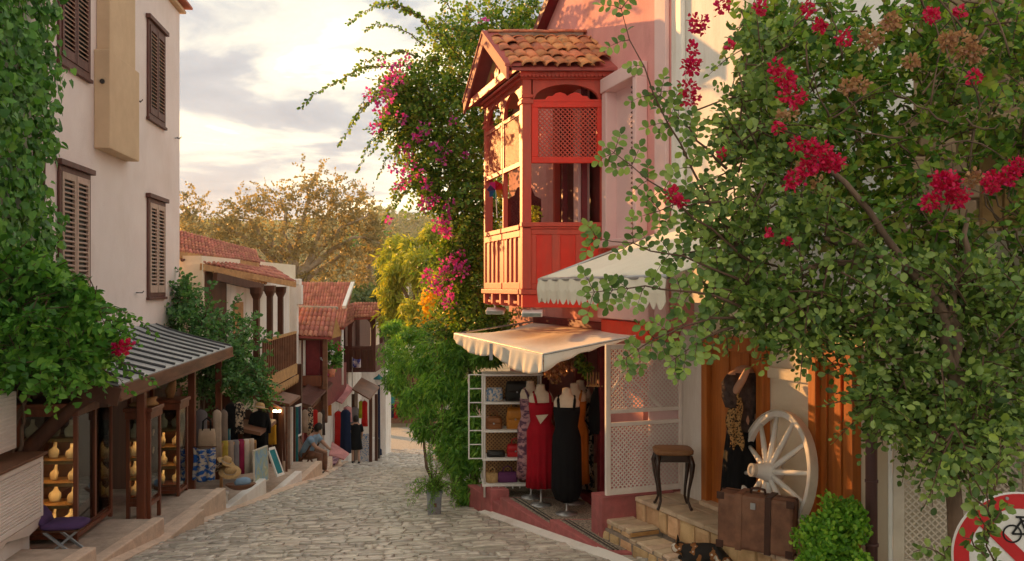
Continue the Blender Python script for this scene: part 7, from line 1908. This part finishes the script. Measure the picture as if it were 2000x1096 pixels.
# --- fern in a galvanised bucket
bk = thing('potted_fern', 'asparagus fern in a square galvanised bucket on the street', 'potted plant', (-1.01, 11.3, zr(-1.01, 11.3)))
b0 = Vector((-1.01, 11.3, zr(-1.01, 11.3) + .012)); M = rotz(b0, .1)
m = MB(M); m.loft([(0, 0, 0, .085, .085), (0, 0, .27, .10, .10), (0, 0, .275, .108, .108), (0, 0, .285, .108, .108)], n=28, p=8); m.build('bucket', 'galvanised', bk, bev=.004)
m = MB(M); m.box(-.008, .03, -.104, -.096, .10, .15); m.build('rust_spot', 'leather', bk)
pth = []
for k in range(46):
    a = R.uniform(0, 6.28); L_ = R.uniform(.18, .42); top = R.uniform(.05, .30)
    tip = b0 + Vector((math.cos(a) * L_, math.sin(a) * L_, .30 + top - R.uniform(.05, .40) * (L_ / .4)))
    pth.append(arc(b0 + Vector((0, 0, .27)), tip, .10, 6, .01))
for k in range(9):
    tip = b0 + Vector((R.uniform(-.12, .25), R.uniform(-.1, .1), .55 + R.uniform(.1, .38))); pth.append(arc(b0 + Vector((0, 0, .27)), tip, .0, 6, .015))
twigs('stem', pth, .004, 'twig', bk, n=4)
P, D, N = sprays(pth, .0065, .04, side=1.0, droop=.3); leaves(P, D, N, NR.uniform(.02, .05, len(P)), T_LONG, 'foliage', 'leaf_fern', bk)

# --- clipped bush by the pole
bx = thing('boxwood_bush', 'rounded bright green boxwood bush in front of the plum pole', 'bush', (2.42, 6.3, -2.12))
crown(bx, [(1625, 1040, 62, 70, 6.3, .26), (1600, 1060, 40, 50, 6.2, .2), (1655, 1010, 35, 45, 6.3, .2), (1640, 1090, 55, 50, 6.2, .25), (1590, 1100, 40, 50, 6.2, .2)], 'leaf_box', T_OVAL, (.026, .045), per=120, nsub=15, name='crown', droop=-.3, shell=.35)
twigs('trunk', [arc((2.42, 6.3, -2.12), (2.42, 6.3, -1.8), 0, 4, .01)], .03, 'bark', bx)

# --- carob tree in the right foreground
cb_ = thing('carob_tree', 'round leaved carob tree reaching over the steps from the right', 'tree', (2.75, 5.35, -2.2))
lst = [(1500, 260, 80, 90, 5.6), (1440, 330, 70, 90, 5.5), (1480, 420, 100, 80, 5.4), (1560, 470, 110, 80, 5.4), (1420, 470, 60, 70, 5.4), (1440, 210, 45, 80, 5.7), (1490, 110, 60, 80, 5.8), (1500, 570, 90, 55, 5.3), (1600, 580, 110, 60, 5.3), (1700, 540, 110, 70, 5.3), (1560, 640, 80, 35, 5.3), (1430, 580, 60, 50, 5.3),
       (1690, 640, 70, 60, 5.3), (1780, 640, 90, 80, 5.4), (1740, 740, 60, 60, 5.4), (1830, 740, 90, 80, 5.3), (1900, 820, 70, 60, 5.2), (1930, 640, 70, 90, 5.4), (1960, 760, 60, 90, 5.3), (1860, 880, 60, 40, 5.0), (1790, 820, 50, 40, 5.4), (1700, 780, 30, 40, 5.2), (1930, 560, 80, 60, 5.5), (1850, 560, 90, 60, 5.4), (2040, 600, 80, 90, 5.5), (2060, 760, 80, 100, 5.4), (2150, 680, 80, 110, 5.5)]
lst += [(q[0] + 25, q[1] + 15, q[2] * 1.1, q[3] * 1.1, q[4] + .35) for q in lst]
lst = [q for q in lst]
twig_crown(cb_, lst, 'leaf_carob', T_OVAL, (.034, .078), ntw=34, nleaf=11, ln=(.14, .30), stems=500, droop=.15)
m = MB()
for p, r in ((arc((2.78, 5.4, -2.3), W(1862, 850, 5.35), .0, 6, .02), (.055, .045)), (arc(W(1862, 850, 5.35), W(1870, 640, 5.4), 0, 6, .03), (.045, .035)), (arc(W(1868, 760, 5.38), W(1835, 600, 5.4), 0, 5, .03), (.038, .03)), (arc(W(1870, 640, 5.4), W(1600, 470, 5.4), .15, 8, .03), (.035, .015)), (arc(W(1840, 610, 5.4), W(1480, 560, 5.4), .2, 8, .03), (.03, .012)), (arc(W(1870, 640, 5.4), W(1520, 250, 5.6), .1, 8, .03), (.03, .012)), (arc(W(1860, 620, 5.4), W(1900, 430, 5.5), 0, 6, .03), (.03, .015))):
    m.tube(p, [r[0] + (r[1] - r[0]) * i / (len(p) - 1) for i in range(len(p))], 8)
m.build('trunk', 'bark', cb_, smooth=True)
# leafy sprays against the street, leaf by leaf
lm = bpy.data.meshes.new('leaf'); lm.from_pydata([tuple(v) for v in T_OVAL[0]], [], [tuple(int(i) for i in f_) for f_ in T_OVAL[1]])
lsm = leaf_mat('leaf_carob_single', [(0.06, 0.13, 0.03), (0.11, 0.20, 0.045), (0.17, 0.28, 0.06), (0.25, 0.36, 0.09), (0.28, 0.40, 0.07)], trans=0.35, rough=0.38)
nt = lsm.node_tree; oi = nt.nodes.new('ShaderNodeObjectInfo')
rampn = [x for x in nt.nodes if x.type == 'VALTORGB'][0]; nt.links.new(oi.outputs['Random'], rampn.inputs[0])
lm.materials.append(lsm)
main = [arc(W(1440, 480, 5.4), W(1210, 20, 5.3), -.10, 10, .015), arc(W(1480, 520, 5.35), W(1200, 300, 5.2), .0, 9, .015), arc(W(1470, 560, 5.3), W(1165, 470, 5.1), .05, 9, .015), arc(W(1450, 600, 5.2), W(1165, 570, 5.0), .06, 9, .015),
        arc(W(1420, 330, 5.5), W(1290, 190, 5.4), .0, 7, .015), arc(W(1440, 620, 5.2), W(1220, 700, 4.9), .06, 8, .01), arc(W(1430, 640, 5.2), W(1320, 700, 5.0), .03, 6, .01), arc(W(1470, 400, 5.4), W(1260, 420, 5.2), .05, 8, .015)]
tw = []
for p in main:
    for k in range(2, len(p)):
        for s_ in (-1, 1):
            if R.random() < .78:
                d = (p[k] - p[k - 1]).normalized(); sd_ = Vector((d.z, 0, -d.x)) * s_
                tw.append(arc(p[k], p[k] + d * R.uniform(.03, .08) + sd_ * R.uniform(.07, .15) + Vector((0, R.uniform(-.06, .06), -.01)), .01, 3, .004))
    tw.append([p[-2], p[-1], p[-1] + (p[-1] - p[-2]) * .5])
twigs('branch', main, .010, 'twig', cb_, n=6); twigs('twig', tw, .003, 'twig', cb_, n=4)
slots = []
for p in tw:
    a, b = p[0], p[-1]; d = (b - a); n = 3
    ax = d.cross(Vector((0, 1, 0)))
    if ax.length < 1e-6: continue
    ax.normalize(); d.normalize()
    for k in range(n):
        q = a.lerp(b, (k + .6) / n)
        for s_ in (-1, 1): slots.append((q, d * .45 + ax * s_ + Vector((0, R.uniform(-.35, .35), R.uniform(-.2, .15))), R.uniform(.04, .062)))
    slots.append((b, d, R.uniform(.04, .06)))
R.shuffle(slots)
def leaf_matrix(q, d, s):
    y = d.normalized(); nrm = Vector((R.gauss(0, .35), -1 + R.gauss(0, .3), R.gauss(.3, .4))); x = y.cross(nrm).normalized(); z = x.cross(y)
    return Matrix(((x.x * s, y.x * s, z.x * s, q.x), (x.y * s, y.y * s, z.y * s, q.y), (x.z * s, y.z * s, z.z * s, q.z), (0, 0, 0, 1)))
for (q, d, s) in slots[:300]:
    link('leaf', lm, cb_, leaf_matrix(q, d, s))
rest = slots[300:]
if rest:
    leaves([q for q, d, s in rest], [d for q, d, s in rest], NR.normal(size=(len(rest), 3)) * .4 + np.array([0, -1, .3]), [s for q, d, s in rest], T_OVAL, 'spray_leaves', 'leaf_carob', cb_, 'stuff')

# --- red bougainvillea filling the upper right
rbg = thing('bougainvillea', 'red bougainvillea with faded brown bracts filling the upper right corner', 'bougainvillea', (3.3, 6.0, -2.1))
lst = [(1560, 60, 90, 70, 6.2), (1660, 60, 90, 70, 6.2), (1760, 60, 90, 70, 6.1), (1860, 50, 90, 70, 6.0), (1960, 60, 80, 80, 6.0), (1600, 170, 100, 80, 6.0), (1700, 180, 90, 80, 6.0), (1800, 180, 100, 80, 5.9), (1920, 190, 100, 90, 5.8), (1560, 270, 90, 70, 6.0), (1660, 300, 100, 70, 5.9), (1760, 320, 90, 70, 5.8), (1640, 400, 90, 60, 5.8), (1750, 430, 100, 60, 5.7), (1850, 470, 80, 60, 5.7), (1990, 300, 60, 90, 5.9), (1500, 60, 60, 70, 6.3), (2060, 120, 90, 110, 5.9), (2070, 320, 90, 110, 5.9), (2180, 200, 90, 140, 5.9), (2170, 430, 90, 120, 5.9), (2060, 480, 80, 80, 5.8)]
lst += [(q[0] - 15, q[1] + 20, q[2] * 1.1, q[3] * 1.1, q[4] + .4) for q in lst]
twig_crown(rbg, lst, 'leaf_boug', T_HEART, (.034, .075), ntw=36, nleaf=10, ln=(.14, .30), stems=400, name='foliage', droop=.2)
pth = [arc(W(1530, 80, 6.0), W(1600, -20, 5.9), .0, 5, .02), arc(W(1990, 480, 6), W(1780, 120, 6.2), .1, 8, .05), arc(W(1980, 520, 6), W(1850, 300, 6.0), .15, 8, .05), arc(W(2000, 430, 5.9), W(1820, 380, 5.8), .1, 8, .04), arc(W(1990, 420, 5.9), W(1900, 160, 5.9), .1, 8, .05), arc(W(1960, 330, 5.9), W(1760, 290, 5.8), -.08, 8, .03), arc(W(2010, 540, 5.9), W(1880, 420, 5.7), .1, 7, .03)]
for k in range(46):
    a = (R.uniform(1540, 2000), R.uniform(0, 480)); ang = R.uniform(0, 6.28); ln = R.uniform(60, 190); Yk = R.uniform(5.35, 5.8)
    pth.append(arc(W(*a, Yk), W(a[0] + ln * math.cos(ang), a[1] + ln * math.sin(ang), Yk + R.uniform(-.2, .2)), R.uniform(-.08, .1), 6, .012))
twigs('stem', pth, .008, 'bark', rbg, n=5)
for (px, py, r, n) in ((1364, 45, .055, 60), (1350, 130, .05, 55), (1352, 95, .035, 26), (1345, 172, .045, 34), (1350, 195, .04, 30), (1530, 150, .055, 60), (1515, 130, .035, 30), (1550, 187, .065, 80), (1600, 308, .075, 110), (1625, 318, .06, 90), (1575, 330, .05, 60), (1550, 350, .05, 60), (1585, 285, .035, 40), (1850, 362, .075, 110), (1870, 385, .06, 80), (1818, 395, .05, 60), (1840, 352, .06, 60), (1940, 356, .055, 80), (1970, 342, .05, 70), (1992, 325, .04, 40),
                      (1820, 30, .04, 40), (1485, 14, .035, 30), (1410, 12, .04, 30), (1578, 18, .035, 30), (1600, 52, .035, 30), (1650, 75, .04, 30), (1878, 22, .03, 20), (1555, 280, .035, 28), (1312, 380, .04, 36), (1330, 395, .03, 20), (1500, 455, .02, 14), (1537, 472, .02, 12), (1520, 250, .03, 18), (1905, 150, .035, 24), (1410, 300, .02, 10), (1425, 90, .02, 12)):
    flower_cluster('flowers', 'bract_red', rbg, W(px, py, 5.05), (r, r * .8, r), int(n * 1.7), .026, T_OVAL)
for (px, py, r, n) in ((1880, 90, .08, 110), (1850, 80, .05, 60), (1905, 105, .05, 60), (1700, 75, .07, 90), (1740, 42, .05, 70), (1780, 120, .04, 40), (1680, 165, .05, 50), (1900, 350, .05, 50), (1600, 360, .04, 40), (1655, 170, .04, 40), (1540, 225, .05, 30), (1560, 330, .03, 24)):
    flower_cluster('faded_flowers', 'bract_dry', rbg, W(px, py, 5.3), (r, r * .8, r), int(n * 1.5), .028, T_OVAL)
# low plants round the sign
lw_ = thing('trailing_plant', 'thin leafy twigs in front of the round sign', 'plant', (2.3, 4.3, -2.0))
pth = [arc(W(1925, 1180, 3.85), W(1950, 850, 3.8), 0, 8, .02), arc(W(1870, 1120, 4.6), W(1790, 1075, 4.7), .05, 6, .02), arc(W(1935, 1010, 3.8), W(1850, 950, 3.8), .05, 6, .02), arc(W(1820, 1130, 4.8), W(1880, 1050, 4.7), .03, 6, .02), arc(W(1940, 960, 3.8), W(1975, 880, 3.8), .03, 6, .02), arc(W(1930, 1060, 3.8), W(1900, 985, 3.8), .02, 5, .01), arc(W(1930, 1040, 3.8), W(1965, 985, 3.8), .02, 5, .01), arc(W(1925, 1090, 3.8), W(1880, 1050, 3.8), .02, 5, .01)]
twigs('stem', pth, .006, 'twig', lw_)
P, D, N = sprays(pth, .011, .045, side=1.0); leaves(P, D, N, NR.uniform(.032, .055, len(P)), T_OVAL, 'foliage', 'leaf_carob', lw_)
# garland in the shop door
gl = thing('hanging_garland', 'dried brown and green garland hanging in the shop doorway', 'garland', tuple(W(1090, 715, 10.6)))
crown(gl, [(1080, 712, 30, 32, 10.7, .15), (1110, 700, 25, 30, 10.7, .15)], 'bract_dry', T_SMALL, (.03, .06), per=50, nsub=8, name='dried_leaves')
crown(gl, [(1135, 705, 14, 24, 10.5, .1), (1150, 725, 10, 18, 10.4, .08)], 'leaf_boug', T_SMALL, (.03, .06), per=30, nsub=6, name='green_leaves')

# ------------------------------------------------------------------ far hills
hl_ = MB()
def hz(x, y):
    r = 24 * math.exp(-((x + 40) / 70) ** 2) + 18 * math.exp(-((x + 130) / 60) ** 2) + 16 * math.exp(-((x - 60) / 60) ** 2)
    r += 1.6 * math.sin(x * .09) + 1.1 * math.sin(x * .23 + 1)
    t = min(1, max(0, (y - 190) / 170.0))
    return -9 + (r + 9) * (t * t * (3 - 2 * t))
hl_.grid(70, 16, lambda u, v: (-320 + 640 * u, 180 + 260 * v, hz(-320 + 640 * u, 180 + 260 * v)))
mat('hill_scrub', (0.10, 0.115, 0.05), (0.05, 0.065, 0.03), rough=.95, scale=.12, bump=.6, bscale=.6)
tag(hl_.build('hill', 'hill_scrub', smooth=True), 'wooded hill beyond the town', 'hill', kind='structure')
n = 5200
hx = NR.uniform(-170, 60, n); hy = NR.uniform(200, 400, n)
P = np.stack([hx, hy, [hz(a, b) for a, b in zip(hx, hy)]], 1)
L_ = [clump_pts(p + np.array([0, 0, 1.2]), (2.2, 2.2, 2.0), 9, shell=.7) for p in P[:1500]]
P, D, N = cat3(L_); o = leaves(P, D, N, NR.uniform(1.2, 2.4, len(P)), T_OVAL, 'hill_wood', 'leaf_wood', None, 'stuff'); tag(o, 'dark scrub wood covering the far hill', 'wood')
for i, (px, py, Y, w_, h) in enumerate(((745, 478, 210, 5, 3.5), (762, 466, 240, 4.5, 3.2), (785, 462, 235, 3.5, 3), (700, 497, 200, 6, 3.5), (728, 486, 215, 4, 3))):
    t = thing('far_house', ['white house low on the hillside left of the willow tree', 'white house highest on the hillside', 'small white house at the right of the hillside', 'long white house lowest on the hillside', 'white house between its neighbours on the hillside'][i], 'house', tuple(W(px, py, Y)), 'houses on the hillside')
    q = W(px, py, Y); q.z = hz(q.x, q.y)
    m = MB(rotz(q, .2)); m.box(-w_ / 2, w_ / 2, -2, 2, -1.5, h); m.build('wall', 'whitewash', t)
    m = MB(rotz(q, .2)); m.prism([(-w_ / 2 - .3, h), (w_ / 2 + .3, h), (0, h + 1.2)], -2.3, 2.3); m.build('roof', 'clay_roof', t)
    for k in range(3):
        m = MB(rotz(q, .2)); x = -w_ / 2 + w_ * (k + .5) / 3; m.box(x - .35, x + .35, -2.05, -2.003, h * .35, h * .75); m.build('window', 'black_paint', t)
# a palm in front of the hill
pm = thing('palm_tree', 'small blue green palm in front of the hillside', 'palm tree', tuple(W(720, 560, 80)))
q = W(722, 480, 80)
m = MB(); m.tube([W(718, 640, 80), W(720, 560, 80), q], [.35, .28, .22], 8); m.build('trunk', 'bark', pm, smooth=True)
fr_ = []
for k in range(16):
    a = k * .39 + R.uniform(-.1, .1); fr_.append(arc(q, q + Vector((math.cos(a) * 2.2, math.sin(a) * 2.2, R.uniform(-.9, .9))), .7, 6, .02))
P, D, N = sprays(fr_, .12, .5, side=1.0); leaves(P, D, N, NR.uniform(.5, .9, len(P)), T_LONG, 'fronds', 'leaf_dark', pm)
# ------------------------------------------------------------------ warm evening haze
hb_ = MB(); hb_.box(-330, 330, -12, 450, -11, 36)
hm = bpy.data.materials.new('haze'); hm.use_nodes = True; nt = hm.node_tree; nt.nodes.clear()
ho = nt.nodes.new('ShaderNodeOutputMaterial'); hv = nt.nodes.new('ShaderNodeVolumePrincipled')
hv.inputs['Color'].default_value = (.92, .92, .70, 1); hv.inputs['Density'].default_value = .0005; hv.inputs['Anisotropy'].default_value = .45
nt.links.new(hv.outputs[0], ho.inputs['Volume'])
MAT['haze'] = hm
tag(hb_.build('haze', 'haze'), 'thin warm haze in the evening air', 'haze', kind='stuff')
